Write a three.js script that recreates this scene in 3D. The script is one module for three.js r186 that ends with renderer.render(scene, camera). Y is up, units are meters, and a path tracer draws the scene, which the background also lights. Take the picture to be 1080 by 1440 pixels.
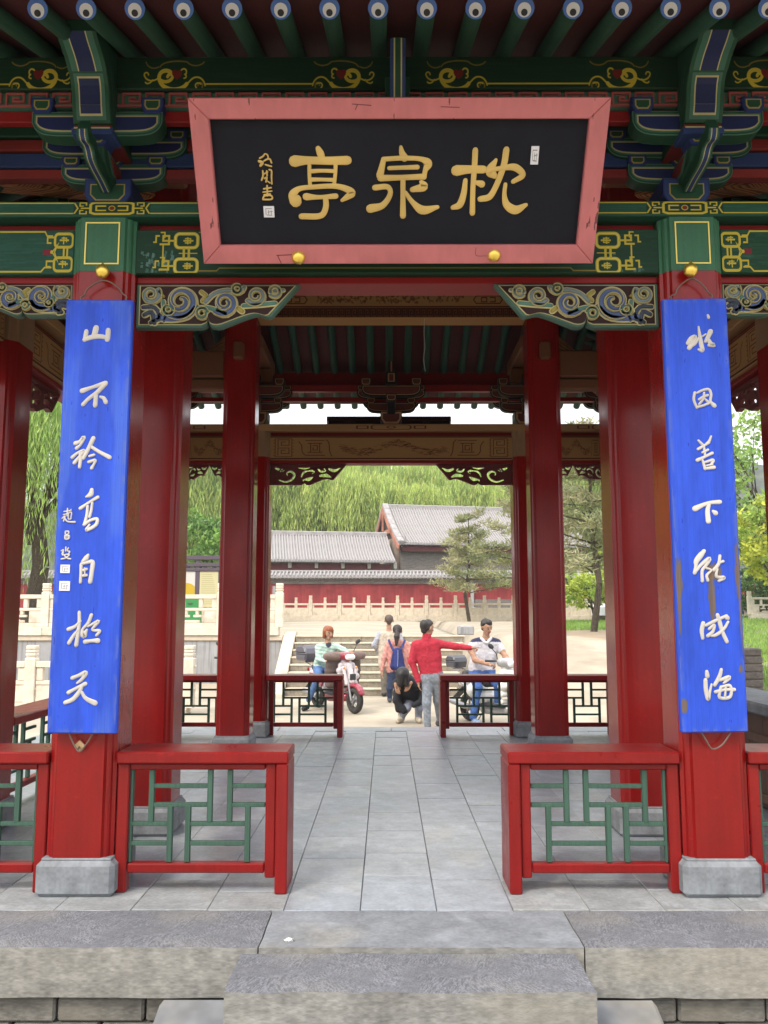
import * as THREE from 'three';
import { mergeGeometries } from 'three/addons/utils/BufferGeometryUtils.js';

// ---------------------------------------------------------------- camera, sky, sun, exposure
const scene = new THREE.Scene();
const EYE = 1.15, FPX = 1180, PITCH = Math.atan(144 / FPX), VPX = 543;
const camera = new THREE.PerspectiveCamera(2 * Math.atan(720 / FPX) * 180 / Math.PI, 0.75, 0.1, 900);
camera.position.set(0, EYE, 0);
camera.rotation.order = 'YXZ';
camera.rotation.set(PITCH, 3 / FPX, 0);
const renderer = new THREE.WebGLRenderer({ antialias: true });
renderer.toneMapping = THREE.LinearToneMapping;
renderer.toneMappingExposure = 2.0;
renderer.shadowMap.enabled = true;
{ // bright overcast sky: pale everywhere, a little brighter overhead and towards the veiled sun
  const W = 128, H = 64, d = new Float32Array(W * H * 4), sunDir = new THREE.Vector3(-0.45, 0.75, 0.6).normalize(), v = new THREE.Vector3();
  for (let j = 0; j < H; j++) for (let i = 0; i < W; i++) {
    const el = (j + 0.5) / H * Math.PI - Math.PI / 2, az = (i + 0.5) / W * 2 * Math.PI - Math.PI;
    v.set(Math.cos(el) * Math.cos(az), Math.sin(el), Math.cos(el) * Math.sin(az));
    const k = el < 0 ? 0.6 : 0.66 + 0.84 * Math.sin(el) + 0.35 * Math.pow(Math.max(0, v.dot(sunDir)), 5);
    const o = (j * W + i) * 4;
    d[o] = k * 1.0; d[o + 1] = k * 1.01; d[o + 2] = k * 1.035; d[o + 3] = 1;
  }
  const t = new THREE.DataTexture(d, W, H, THREE.RGBAFormat, THREE.FloatType);
  t.mapping = THREE.EquirectangularReflectionMapping; t.magFilter = t.minFilter = THREE.LinearFilter; t.wrapS = THREE.RepeatWrapping; t.needsUpdate = true;
  scene.background = t; scene.environment = t;
}
const sun = new THREE.DirectionalLight(0xfff1df, 1.4);
sun.position.set(-9, 15, 10); sun.target.position.set(0, 0, -2); sun.castShadow = true; sun.shadow.radius = 26;
sun.shadow.mapSize.set(2048, 2048);
Object.assign(sun.shadow.camera, { left: -40, right: 40, top: 40, bottom: -40, near: 0.5, far: 160 });
scene.add(sun, sun.target);

// ---------------------------------------------------------------- helpers
let seed = 7;
const rnd = () => { seed = (seed * 1664525 + 1013904223) >>> 0; return seed / 4294967296; };
const rr = (a, b) => a + (b - a) * rnd();
const reseed = (s) => { seed = s; };
const V = (x, y, z) => new THREE.Vector3(x, y, z);
const clamp = (x, a = 0, b = 1) => Math.min(b, Math.max(a, x));
const lerp = (a, b, t) => a + (b - a) * t;
const sst = (a, b, x) => { const t = clamp((x - a) / (b - a)); return t * t * (3 - 2 * t); };
// a point of the photograph, at a known distance D in front of the camera
function at(px, py, D) {
  const a = (px - VPX) / FPX, b = (720 - py) / FPX, s = Math.sin(PITCH), c = Math.cos(PITCH);
  const Z = c - b * s;
  return V(a / Z * D, EYE + (s + b * c) / Z * D, -D);
}
function onPlane(px, py, p0, n) {           // the same on a plane through p0 with normal n
  const q = at(px, py, 1), d = q.clone().sub(camera.position);
  return camera.position.clone().addScaledVector(d, p0.clone().sub(camera.position).dot(n) / d.dot(n));
}
const used = new Map();
function numbered(n) { const k = used.get(n) || 0; used.set(n, k + 1); return k ? n + '_' + String(k).padStart(3, '0') : n; }
function boxUV(g, ox = 0, oy = 0) {         // uv in metres, projected along the face's main axis
  const p = g.attributes.position, n = g.attributes.normal, uv = new Float32Array(p.count * 2);
  for (let i = 0; i < p.count; i++) {
    const ax = Math.abs(n.getX(i)), ay = Math.abs(n.getY(i)), az = Math.abs(n.getZ(i));
    let u, v;
    if (ax > ay && ax > az) { u = p.getZ(i); v = p.getY(i); } else if (ay > az) { u = p.getX(i); v = p.getZ(i); } else { u = p.getX(i); v = p.getY(i); }
    uv[2 * i] = u + ox; uv[2 * i + 1] = v + oy;
  }
  g.setAttribute('uv', new THREE.BufferAttribute(uv, 2));
  return g;
}
function flat(g) { const q = g.index ? g.toNonIndexed() : g; for (const k of Object.keys(q.attributes)) if (!['position', 'normal', 'color', 'uv'].includes(k)) q.deleteAttribute(k); return q; }
function tint(g, c) {
  const q = flat(g); const n = q.attributes.position.count, a = new Float32Array(n * 3);
  for (let i = 0; i < n; i++) a.set(c, i * 3);
  q.setAttribute('color', new THREE.BufferAttribute(a, 3)); return q;
}
function mg(list, keepUV = false) { const g = mergeGeometries(list.map((q) => { q = flat(q); if (!keepUV) q.deleteAttribute('uv'); return q; })); return keepUV ? g : boxUV(g); }
const cm = (list) => mg(list.map(([g, c]) => tint(g, c)));           // several colours in one mesh
function chamferBox(w, h, d, c = 0.006) {
  const H = [w / 2, h / 2, d / 2], pos = [], A = V(0, 0, 0), B = V(0, 0, 0);
  const tri = (a, b, e) => {
    A.subVectors(b, a); B.subVectors(e, a); A.cross(B);
    const out = (a.x + b.x + e.x) * A.x + (a.y + b.y + e.y) * A.y + (a.z + b.z + e.z) * A.z;
    for (const q of out > 0 ? [a, b, e] : [a, e, b]) pos.push(q.x, q.y, q.z);
  };
  const pt = (ax, s) => { const r = [0, 0, 0]; for (let i = 0; i < 3; i++) r[i] = s[i] * (i === ax ? H[i] : H[i] - c); return V(...r); };
  for (let ax = 0; ax < 3; ax++) for (const sg of [-1, 1]) {
    const b = (ax + 1) % 3, e = (ax + 2) % 3, P = [[-1, -1], [1, -1], [1, 1], [-1, 1]].map(([i, j]) => { const s = [0, 0, 0]; s[ax] = sg; s[b] = i; s[e] = j; return pt(ax, s); });
    tri(P[0], P[1], P[2]); tri(P[0], P[2], P[3]);
  }
  for (let ax = 0; ax < 3; ax++) for (const i of [-1, 1]) for (const j of [-1, 1]) {
    const b = (ax + 1) % 3, e = (ax + 2) % 3, mk = (f, k) => { const s = [0, 0, 0]; s[ax] = k; s[b] = i; s[e] = j; return pt(f, s); };
    tri(mk(b, -1), mk(b, 1), mk(e, 1)); tri(mk(b, -1), mk(e, 1), mk(e, -1));
  }
  for (const i of [-1, 1]) for (const j of [-1, 1]) for (const k of [-1, 1]) tri(pt(0, [i, j, k]), pt(1, [i, j, k]), pt(2, [i, j, k]));
  const g = new THREE.BufferGeometry();
  g.setAttribute('position', new THREE.Float32BufferAttribute(pos, 3)); g.computeVertexNormals();
  return g;
}
const bx = (w, h, d, x = 0, y = 0, z = 0, c = 0.004) => chamferBox(w, h, d, Math.min(c, w / 4, h / 4, d / 4)).translate(x, y, z);
const sb = (x0, x1, y0, y1, z0, z1, c = 0.004) => bx(x1 - x0, y1 - y0, z1 - z0, (x0 + x1) / 2, (y0 + y1) / 2, (z0 + z1) / 2, c);
function bar(a, b, w, h = w, c = 0.003) {    // a square bar from a to b
  const d = b.clone().sub(a), L = d.length(), g = chamferBox(w, h, L, Math.min(c, w / 4, h / 4));
  const o = new THREE.Object3D(); o.position.copy(a).add(b).multiplyScalar(0.5); o.up.set(0, 1, 0); if (Math.abs(d.y) > 0.999 * L) o.up.set(0, 0, 1);
  o.lookAt(b); o.updateMatrix(); return g.applyMatrix4(o.matrix);
}
function tube(pts, r, seg = 24, rad = 6, closed = false) { return new THREE.TubeGeometry(new THREE.CatmullRomCurve3(pts, closed), seg, r, rad, closed); }
function cyl(r0, r1, a, b, n = 10) { const d = b.clone().sub(a), g = new THREE.CylinderGeometry(r1, r0, d.length(), n); g.translate(0, d.length() / 2, 0); g.applyQuaternion(new THREE.Quaternion().setFromUnitVectors(V(0, 1, 0), d.normalize())); return g.translate(a.x, a.y, a.z); }
function prism(pts, depth, bevel = 0.003, holes = []) { // outline in x,y; extruded along +z
  const s = new THREE.Shape(pts.map(([x, y]) => new THREE.Vector2(x, y)));
  for (const h of holes) s.holes.push(new THREE.Path(h.map(([x, y]) => new THREE.Vector2(x, y))));
  return new THREE.ExtrudeGeometry(s, { depth: depth - 2 * bevel, bevelEnabled: bevel > 0, bevelThickness: bevel, bevelSize: bevel, bevelOffset: -bevel, bevelSegments: 1, curveSegments: 6 }).translate(0, 0, bevel);
}
function spline(pts, n = 6) { // smooth polyline through 2-D points
  if (pts.length < 3) return pts;
  const c = new THREE.CatmullRomCurve3(pts.map((p) => V(p[0], p[1], p[2] || 0)), false, 'centripetal'), N = (pts.length - 1) * n;
  const out = []; for (let i = 0; i <= N; i++) { const q = c.getPoint(i / N); out.push([q.x, q.y, q.z]); } return out;
}
// a brush stroke in relief: points [x, y, halfWidth], lying on z = z0, domed to height h
function stroke(pts, h, z0 = 0, flatTop = 0.5, n = 6) {
  const P = pts.length > 2 ? spline(pts, n) : (() => { const o = []; for (let i = 0; i <= n; i++) o.push([0, 1, 2].map((k) => lerp(pts[0][k], pts[1][k], i / n))); return o; })();
  const rows = [];
  const add = (x, y, nx, ny, w, k) => rows.push([[x - nx * w, y - ny * w, z0], [x - nx * w * flatTop, y - ny * w * flatTop, z0 + h * k], [x + nx * w * flatTop, y + ny * w * flatTop, z0 + h * k], [x + nx * w, y + ny * w, z0]]);
  for (let i = 0; i < P.length; i++) {
    const a = P[Math.max(0, i - 1)], b = P[Math.min(P.length - 1, i + 1)];
    let tx = b[0] - a[0], ty = b[1] - a[1]; const l = Math.hypot(tx, ty) || 1; tx /= l; ty /= l;
    const [x, y, w] = P[i];
    if (i === 0) { add(x - tx * w, y - ty * w, -ty, tx, w * 0.3, 0.1); add(x - tx * w * 0.7, y - ty * w * 0.7, -ty, tx, w * 0.75, 0.8); }
    add(x, y, -ty, tx, w, 1);
    if (i === P.length - 1) { add(x + tx * w * 0.7, y + ty * w * 0.7, -ty, tx, w * 0.75, 0.8); add(x + tx * w, y + ty * w, -ty, tx, w * 0.3, 0.1); }
  }
  const pos = [], idx = [];
  rows.forEach((r) => r.forEach((q) => pos.push(...q)));
  for (let i = 0; i + 1 < rows.length; i++) for (let k = 0; k < 3; k++) { const a = i * 4 + k, b = a + 4; idx.push(a, a + 1, b, b, a + 1, b + 1); }
  const g = new THREE.BufferGeometry(); g.setAttribute('position', new THREE.Float32BufferAttribute(pos, 3)); g.setIndex(idx); g.computeVertexNormals();
  // face outwards (+z)
  let s = 0; const nn = g.attributes.normal; for (let i = 0; i < nn.count; i++) s += nn.getZ(i);
  if (s < 0) { for (let i = 0; i < idx.length; i += 3) [idx[i + 1], idx[i + 2]] = [idx[i + 2], idx[i + 1]]; g.setIndex(idx); g.computeVertexNormals(); }
  return g;
}
function mesh(name, g, m, parent = scene) {
  const o = new THREE.Mesh(g, m); o.name = parent === scene ? numbered(name) : name; o.castShadow = o.receiveShadow = true; parent.add(o); return o;
}
function sub(name, parent, x = 0, y = 0, z = 0, ry = 0) { const o = new THREE.Group(); o.name = name; o.position.set(x, y, z); o.rotation.y = ry; parent.add(o); return o; }
function thing(name, label, category, [x, y, z] = [0, 0, 0], ry = 0, group) {
  const o = sub(numbered(name), scene, x, y, z, ry); o.userData = { label, category }; if (group) o.userData.group = group; return o;
}
function tag(o, label, category, group, kind) { o.userData.label = label; o.userData.category = category; if (group) o.userData.group = group; if (kind) o.userData.kind = kind; return o; }
function copyOf(o, pos, ry, label, group) { const c = o.clone(); c.name = numbered(o.name.replace(/_\d{3}$/, '')); c.position.copy(pos); c.rotation.y = ry; c.userData = { ...o.userData }; if (label) c.userData.label = label; if (group) c.userData.group = group; scene.add(c); return c; }
function structure(o, label, category) { o.userData.kind = 'structure'; o.userData.label = label; o.userData.category = category; return o; }

// ---------------------------------------------------------------- textures
function lattice(s) { const t = new Float32Array(4096); let q = s * 9781 + 1; for (let i = 0; i < 4096; i++) { q = (q * 1664525 + 1013904223) >>> 0; t[i] = q / 4294967296; } return t; }
function vnoise(px, py, s) { // value noise repeating after px, py cells
  const t = lattice(s);
  return (x, y) => {
    const xi = Math.floor(x), yi = Math.floor(y), fx = x - xi, fy = y - yi, u = fx * fx * (3 - 2 * fx), v = fy * fy * (3 - 2 * fy);
    const g = (i, j) => t[(Math.floor(t[((i % px) + px) % px] * 4096) + ((j % py) + py) % py * 3) & 4095];
    return lerp(lerp(g(xi, yi), g(xi + 1, yi), u), lerp(g(xi, yi + 1), g(xi + 1, yi + 1), u), v);
  };
}
function fbm(bx_, by_, oct, s) { const f = []; for (let o = 0; o < oct; o++) f.push([vnoise(bx_ << o, by_ << o, s + o * 3), bx_ << o, by_ << o, 0.5 ** o]); const tot = f.reduce((a, q) => a + q[3], 0); return (u, v) => { let r = 0; for (const [n, a, b, w] of f) r += n(u * a, v * b) * w; return r / tot; }; }
function tex(w, h, size, fn, srgb = true) { // fn(u, v) -> grey or [r, g, b]; size in metres
  const d = new Uint8Array(w * h * 4);
  for (let j = 0; j < h; j++) for (let i = 0; i < w; i++) {
    let c = fn((i + 0.5) / w, (j + 0.5) / h); if (!Array.isArray(c)) c = [c, c, c];
    const o = (j * w + i) * 4; for (let k = 0; k < 3; k++) d[o + k] = clamp(c[k]) * 255; d[o + 3] = 255;
  }
  const t = new THREE.DataTexture(d, w, h); t.wrapS = t.wrapT = THREE.RepeatWrapping; t.magFilter = t.minFilter = THREE.LinearFilter;
  const [a, b] = Array.isArray(size) ? size : [size, size]; t.repeat.set(1 / a, 1 / b);
  if (srgb) t.colorSpace = THREE.SRGBColorSpace; t.needsUpdate = true; return t;
}
const mixc = (a, b, t) => a.map((x, i) => lerp(x, b[i], t));
const T = {};
{
  const n1 = fbm(4, 4, 5, 1), n2 = fbm(16, 16, 4, 2), n3 = fbm(64, 3, 3, 3), n4 = fbm(3, 64, 3, 4), n5 = fbm(2, 2, 6, 5), n6 = fbm(32, 32, 3, 6), n7 = fbm(8, 8, 4, 8), n8 = fbm(150, 150, 2, 91), n9 = fbm(90, 40, 2, 95);
  T.mottle = tex(512, 512, 1.1, (u, v) => 0.83 + 0.17 * n1(u, v) + 0.1 * (n2(u, v) - 0.5));
  T.paint = tex(512, 512, 0.9, (u, v) => { const k = 0.84 + 0.18 * n1(u, v) + 0.1 * (n3(u, v) - 0.5) + 0.06 * (n8(u, v) - 0.5), s = sst(0.72, 0.82, n6(u, v)) * sst(0.5, 0.65, n7(u, v)) * 0.2; return [k + s, k + s * 1.6, k + s * 1.6]; });
  T.paintRough = tex(512, 512, 0.7, (u, v) => [0, 0.5 + 0.35 * n1(u, v) + 0.25 * (n2(u, v) - 0.4), 0], false);
  T.woodV = tex(512, 512, [0.35, 1.4], (u, v) => 0.78 + 0.22 * n3(u, v) + 0.12 * (n1(u, v) - 0.5));
  T.woodBump = tex(512, 512, [0.35, 1.4], (u, v) => n3(u, v), false);
  T.grainH = tex(512, 512, [1.2, 0.3], (u, v) => { const w = n5(u, v) * 9 + v * 14, r = Math.abs(((w % 1) + 1) % 1 - 0.5) * 2; return mixc([0.45, 0.28, 0.14], [0.84, 0.64, 0.40], sst(0.15, 0.7, r) * 0.8 + 0.2 * n4(u, v)); });
  T.slab = tex(1024, 1024, 1.6, (u, v) => {
    const a = n1(u, v), b = n7(u, v), c = n2(u, v), vein = 1 - sst(0.0, 0.035, Math.abs(n5(u, v) - 0.5)), f = n6(u, v);
    const k = 0.80 + 0.07 * (b - 0.5) + 0.13 * (c - 0.5) + 0.14 * (f - 0.5) + 0.05 * vein + 0.06 * (n4(u, v) - 0.5) + 0.12 * (n8(u, v) - 0.5);
    return mixc([k * 0.96, k * 0.99, k * 1.03], [k * 1.06, k * 1.0, k * 0.88], sst(0.55, 0.8, a) * 0.35);
  });
  T.slabBump = tex(512, 512, 1.1, (u, v) => 0.5 * n2(u, v) + 0.5 * n6(u, v), false);
  T.kerb = tex(1024, 1024, [2.3, 2.3], (u, v) => { // blue-grey stone with trodden yellow dust
    const c = n2(u, v), b = n7(u, v), dst = sst(0.47, 0.6, n5(u, v) + 0.1 * (c - 0.5)), k = 0.7 + 0.2 * (c - 0.5) + 0.22 * (n6(u, v) - 0.5) + 0.1 * (b - 0.5);
    return mixc([k * 0.97, k * 0.99, k * 1.03], [0.80, 0.76, 0.68], dst * 0.6);
  });
  const h1 = vnoise(60, 12, 201), h2 = vnoise(84, 24, 207), h3 = vnoise(200, 40, 211);
  const hatch = (u, v) => { // short slanting tooth-chisel marks in two directions
    const s = sst(0.46, 0.54, n1(u, v)), p = h1(180 * u + 60 * v, -12 * u + 36 * v), q = h2(168 * u - 84 * v, 24 * u + 48 * v), r = h3(200 * u, 80 * v);
    return clamp(0.65 * lerp(p, q, s) + 0.35 * r);
  };
  T.chisel = tex(1024, 1024, 0.62, (u, v) => clamp(0.75 * hatch(u, v) + 0.3 * (n6(u, v) - 0.25)), false);
  T.kerbTop = tex(1024, 1024, 0.62, (u, v) => {
    const k = 0.62 + 0.15 * (sst(0.25, 0.75, hatch(u, v)) - 0.4) * sst(0.25, 0.6, n7(u, v)) + 0.1 * (n6(u, v) - 0.5) + 0.05 * (n1(u, v) - 0.5) + 0.06 * (n2(u, v) - 0.5) + 0.16 * (n8(u, v) - 0.5);
    return mixc([k * 0.97, k * 0.985, k * 1.03], [0.80, 0.78, 0.72], sst(0.5, 0.8, n5(u, v)) * 0.35);
  });
  T.riser = tex(1024, 512, [2.4, 0.9], (u, v) => { const k = 0.74 + 0.13 * (n3(u, v) - 0.5) + 0.12 * (n7(u, v) - 0.5) + 0.14 * (n2(u, v) - 0.5) + 0.12 * (n6(u, v) - 0.5) + 0.2 * (n8(u, v) - 0.5) + 0.1 * (n9(u, v) - 0.5); return mixc([k * 0.99, k * 0.985, k * 0.96], [0.80, 0.77, 0.70], sst(0.45, 0.75, n1(u, v)) * 0.45); });
  T.riserBump = tex(1024, 512, [0.9, 0.45], (u, v) => 0.3 * n3(u, v) + 0.3 * n6(u, v) + 0.4 * n8(u, v), false);
  T.marble = tex(512, 512, 2.2, (u, v) => { const k = 0.9 + 0.1 * (n2(u, v) - 0.5) + 0.1 * (n6(u, v) - 0.5); return mixc([k, k * 0.97, k * 0.92], [0.66, 0.6, 0.53], sst(0.55, 0.75, n1(u, v)) * 0.5); });
  T.plaster = tex(512, 512, 6, (u, v) => { const k = 0.86 + 0.34 * (n1(u, v) - 0.5) + 0.2 * (n2(u, v) - 0.5) + 0.2 * (n3(u, v) - 0.5); return [k, k, k]; });
  T.greywall = tex(512, 512, 3, (u, v) => { const s = sst(0.5, 0.75, n3(u, v)) * 0.14, k = 0.8 + 0.24 * (n5(u, v) - 0.5) + 0.1 * (n2(u, v) - 0.5) - s; return [k, k, k * 1.01]; });
  T.farBrick = tex(512, 512, 1.6, (u, v) => { // brickwork 60 m away, bricks of about one pixel
    const R = 24, row = Math.floor(v * R), q = u * 6 + (row % 2) * 0.5, e = Math.min(((q % 1) + 1) % 1, 1 - ((q % 1) + 1) % 1) * 0.27, f = Math.min((v * R) % 1, 1 - (v * R) % 1) * 0.066;
    const id = n6((Math.floor(q) % 6) / 6 + 0.01, row / R + 0.01), k = 0.62 + 0.3 * (id - 0.5) + 0.1 * (n2(u, v) - 0.5); return Math.min(e, f) < 0.005 ? [0.78, 0.75, 0.72] : [k, k * 0.98, k * 0.97];
  });
  T.dirt = tex(1024, 1024, 7, (u, v) => { const k = 0.86 + 0.14 * (n7(u, v) - 0.5) + 0.1 * (n6(u, v) - 0.5) + 0.1 * (n1(u, v) - 0.5); return [k, k * 0.965, k * 0.9]; });
  T.soil = tex(512, 512, 3, (u, v) => { const k = 0.75 + 0.4 * (n7(u, v) - 0.5) + 0.25 * (n6(u, v) - 0.5); return [k, k, k]; });
  T.bark = tex(256, 512, [0.4, 0.8], (u, v) => { const k = 0.5 + 0.9 * (fbmB(u, v) - 0.5); return [k, k * 0.95, k * 0.88]; });
  function fbmB(u, v) { return 0.6 * n3(u, v) + 0.4 * n2(u, v); }
  T.cloth = tex(256, 256, 0.25, (u, v) => 0.86 + 0.22 * (n7(u, v) - 0.5) + 0.1 * (n6(u, v) - 0.5));
  T.blueBoard = tex(512, 1024, [0.7, 2.0], (u, v) => { // vertical brush marks and scuffs in the paint
    const k = 0.9 + 0.1 * (n3(u, v) - 0.5) + 0.1 * (n1(u, v) - 0.5), w = sst(0.62, 0.8, n5(u, v * 0.999)) * 0.25 * n3(u, v);
    return mixc([k, k, k], [1.25, 1.15, 1.0], w);
  });
}
const std = (c, rough = 0.8, o = {}) => new THREE.MeshStandardMaterial({ color: new THREE.Color().setRGB(...c), roughness: rough, metalness: 0, ...o });
const phys = (c, rough, o = {}) => new THREE.MeshPhysicalMaterial({ color: new THREE.Color().setRGB(...c), roughness: rough, ...o });
const M = {
  red: phys([0.235, 0.0075, 0.0072], 0.3, { map: T.paint, roughnessMap: T.paintRough, specularIntensity: 0.6 }),
  redRail: phys([0.225, 0.0095, 0.0088], 0.5, { map: T.paint, roughnessMap: T.paintRough, specularIntensity: 0.5 }),
  redDark: phys([0.215, 0.0085, 0.008], 0.5, { specularIntensity: 0.45, map: T.paint }),
  green: std([0.030, 0.150, 0.080], 0.7, { map: T.woodV, bumpMap: T.woodBump, bumpScale: 0.001 }),
  latticeGreen: std([0.042, 0.105, 0.072], 0.75, { map: T.woodV, bumpMap: T.woodBump, bumpScale: 0.001 }),
  paint: phys([0.58, 0.58, 0.58], 0.6, { specularIntensity: 0.5, vertexColors: true, map: T.mottle }),
  gilt: phys([0.72, 0.52, 0.10], 0.32, { metalness: 0.85 }),
  wire: std([0.16, 0.12, 0.10], 0.5, { metalness: 0.6 }),
  tan: std([0.66, 0.56, 0.46], 0.7, { map: T.grainH }),
  plinth: std([0.33, 0.33, 0.325], 0.9, { map: T.slab, bumpMap: T.slabBump, bumpScale: 0.004 }),
  slabs: [[0.50, 0.51, 0.525], [0.475, 0.49, 0.51], [0.52, 0.525, 0.525], [0.49, 0.50, 0.51]].map((c) => std(c, 0.33, { map: T.slab, bumpMap: T.slabBump, bumpScale: 0.0015 })),
  edge: std([0.40, 0.40, 0.40], 0.85, { map: T.slab, bumpMap: T.slabBump, bumpScale: 0.002 }),
  dusty: [[0.485, 0.472, 0.44], [0.48, 0.47, 0.442]].map((c) => std(c, 0.85, { map: T.slab, bumpMap: T.slabBump, bumpScale: 0.0015 })),
  kerbTop: std([0.47, 0.47, 0.475], 0.9, { map: T.kerbTop, bumpMap: T.chisel, bumpScale: 0.0025 }),
  kerb: std([0.46, 0.46, 0.455], 0.9, { map: T.kerb, bumpMap: T.slabBump, bumpScale: 0.002 }),
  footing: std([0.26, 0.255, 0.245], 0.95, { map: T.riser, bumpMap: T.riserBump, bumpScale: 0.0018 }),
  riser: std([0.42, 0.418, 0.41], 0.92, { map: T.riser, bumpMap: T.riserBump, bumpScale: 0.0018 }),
  mortar: std([0.34, 0.31, 0.26], 0.95, { map: T.soil }),
  marble: std([0.80, 0.77, 0.71], 0.75, { map: T.marble }),
  marbleWarm: std([0.70, 0.65, 0.58], 0.85, { map: T.marble }),
  greywall: std([0.50, 0.50, 0.50], 0.9, { map: T.greywall }),
  leaf: (c) => phys(c, 0.9, { vertexColors: true, side: THREE.DoubleSide, transmission: 0.35, thickness: 0 }),
  bark: std([0.36, 0.31, 0.26], 0.95, { map: T.bark, bumpMap: T.bark, bumpScale: 0.02 }),
};
// colours of the painted timber
const C = { green: [0.020, 0.105, 0.050], teal: [0.07, 0.22, 0.15], lteal: [0.13, 0.30, 0.23], navy: [0.017, 0.030, 0.135], blue: [0.06, 0.13, 0.42], gold: [0.72, 0.58, 0.13], cream: [0.80, 0.72, 0.34], red: [0.30, 0.028, 0.022], pink: [0.50, 0.12, 0.11], black: [0.012, 0.012, 0.012], tan: [0.40, 0.25, 0.11], white: [0.75, 0.73, 0.70], brown: [0.16, 0.07, 0.03] };
function canvasTex(w, h, draw) {
  const c = document.createElement('canvas'); c.width = w; c.height = h; draw(c.getContext('2d'), w, h);
  const t = new THREE.CanvasTexture(c); t.colorSpace = THREE.SRGBColorSpace; t.magFilter = t.minFilter = THREE.LinearFilter; return t;
}
// a timber whose front (+z) face carries a painted picture (uv 0..1); the other faces take one plain point of it
function pictureBox(x0, x1, y0, y1, z0, z1, plain = [0.5, 0.02], side = 1) {
  const g = sb(x0, x1, y0, y1, z0, z1, 0.005), p = g.attributes.position, n = g.attributes.normal, uv = new Float32Array(p.count * 2);
  for (let i = 0; i < p.count; i++) {
    const f = n.getZ(i) * side > 0.9;
    uv[2 * i] = f ? (side > 0 ? (p.getX(i) - x0) / (x1 - x0) : (x1 - p.getX(i)) / (x1 - x0)) : plain[0]; uv[2 * i + 1] = f ? (p.getY(i) - y0) / (y1 - y0) : plain[1];
  }
  g.setAttribute('uv', new THREE.BufferAttribute(uv, 2)); return g;
}
// ================================================================ THE PAVILION
const PX = 0.05, PZ = -5.975, zOf = (D) => -PZ - D;          // local z points to the camera
const pav = thing('pavilion', 'open red timber pavilion with painted eaves, square columns and railings', 'pavilion', [PX, 0, PZ]);
const loc = (px, py, D) => at(px, py, D).sub(pav.position);
const colX = [-2.27, -1.33, 1.33, 2.27], colZ = [2.225, 1.285, -1.275, -2.225], CW = 0.28;
const part = (name, g, m, rot = 0) => { if (rot) g.rotateY(rot); return mesh(name, g, m, pav); };
// ---- columns
function shaftGeo(w, h0, h1) {
  const h = w / 2, q = [];
  for (let k = 0; k < 4; k++) for (const [a, b] of [[h, h - 0.042], [h - 0.013, h - 0.034], [h - 0.017, h - 0.024], [h - 0.024, h - 0.017], [h - 0.034, h - 0.013], [h - 0.042, h]]) { const c = [1, 0, -1, 0][k], s = [0, 1, 0, -1][k]; q.push([a * c - b * s, a * s + b * c]); }
  return prism(q, h1 - h0, 0).rotateX(-Math.PI / 2).translate(0, h0, 0);
}
const plinthG = boxUV(mg([chamferBox(0.325, 0.142, 0.325, 0.018).translate(0, 0.07, 0)])), plinthTop = boxUV(bx(0.288, 0.010, 0.288, 0, 0.146, 0, 0.004));
const shaftOuter = boxUV(shaftGeo(CW, 0.15, 2.682)), shaftInner = boxUV(shaftGeo(CW, 0.15, 4.3)), headG = boxUV(shaftGeo(CW + 0.003, 2.682, 2.935));
const headTan = std([0.26, 0.16, 0.08], 0.7, { map: T.mottle }), headGreen = std(C.green.map((x) => x * 1.15), 0.6, { map: T.paint });
const goldLine = std(C.gold, 0.45, { metalness: 0.2 });
for (const [i, x] of colX.entries()) for (const [j, z] of colZ.entries()) {
  const inner = (i === 1 || i === 2) && (j === 1 || j === 2);
  const c = sub('column', pav, x, 0, z);
  mesh('plinth', plinthG, M.plinth, c); mesh('plinth_rim', plinthTop, M.plinth, c);
  mesh('shaft', inner ? shaftInner : shaftOuter, M.red, c);
  if (!inner) {
    mesh('head', headG, j === 0 ? headGreen : headTan, c);
    if (j === 0) { const z1 = CW / 2 + 0.003; mesh('gold_border', mg([sb(-0.078, 0.078, 2.905, 2.911, z1, z1 + 0.003, 0), sb(-0.078, 0.078, 2.712, 2.718, z1, z1 + 0.003, 0), sb(-0.078, -0.072, 2.718, 2.905, z1, z1 + 0.003, 0), sb(0.072, 0.078, 2.718, 2.905, z1, z1 + 0.003, 0)]), goldLine, c); }
  }
}
// a wooden tenon end on the face of each inner rear column
for (const s of [-1, 1]) part('tenon', sb(s * 1.33 - 0.045, s * 1.33 + 0.045, 3.35, 3.50, zOf(7.11), zOf(7.03), 0.012), M.tan);

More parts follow.
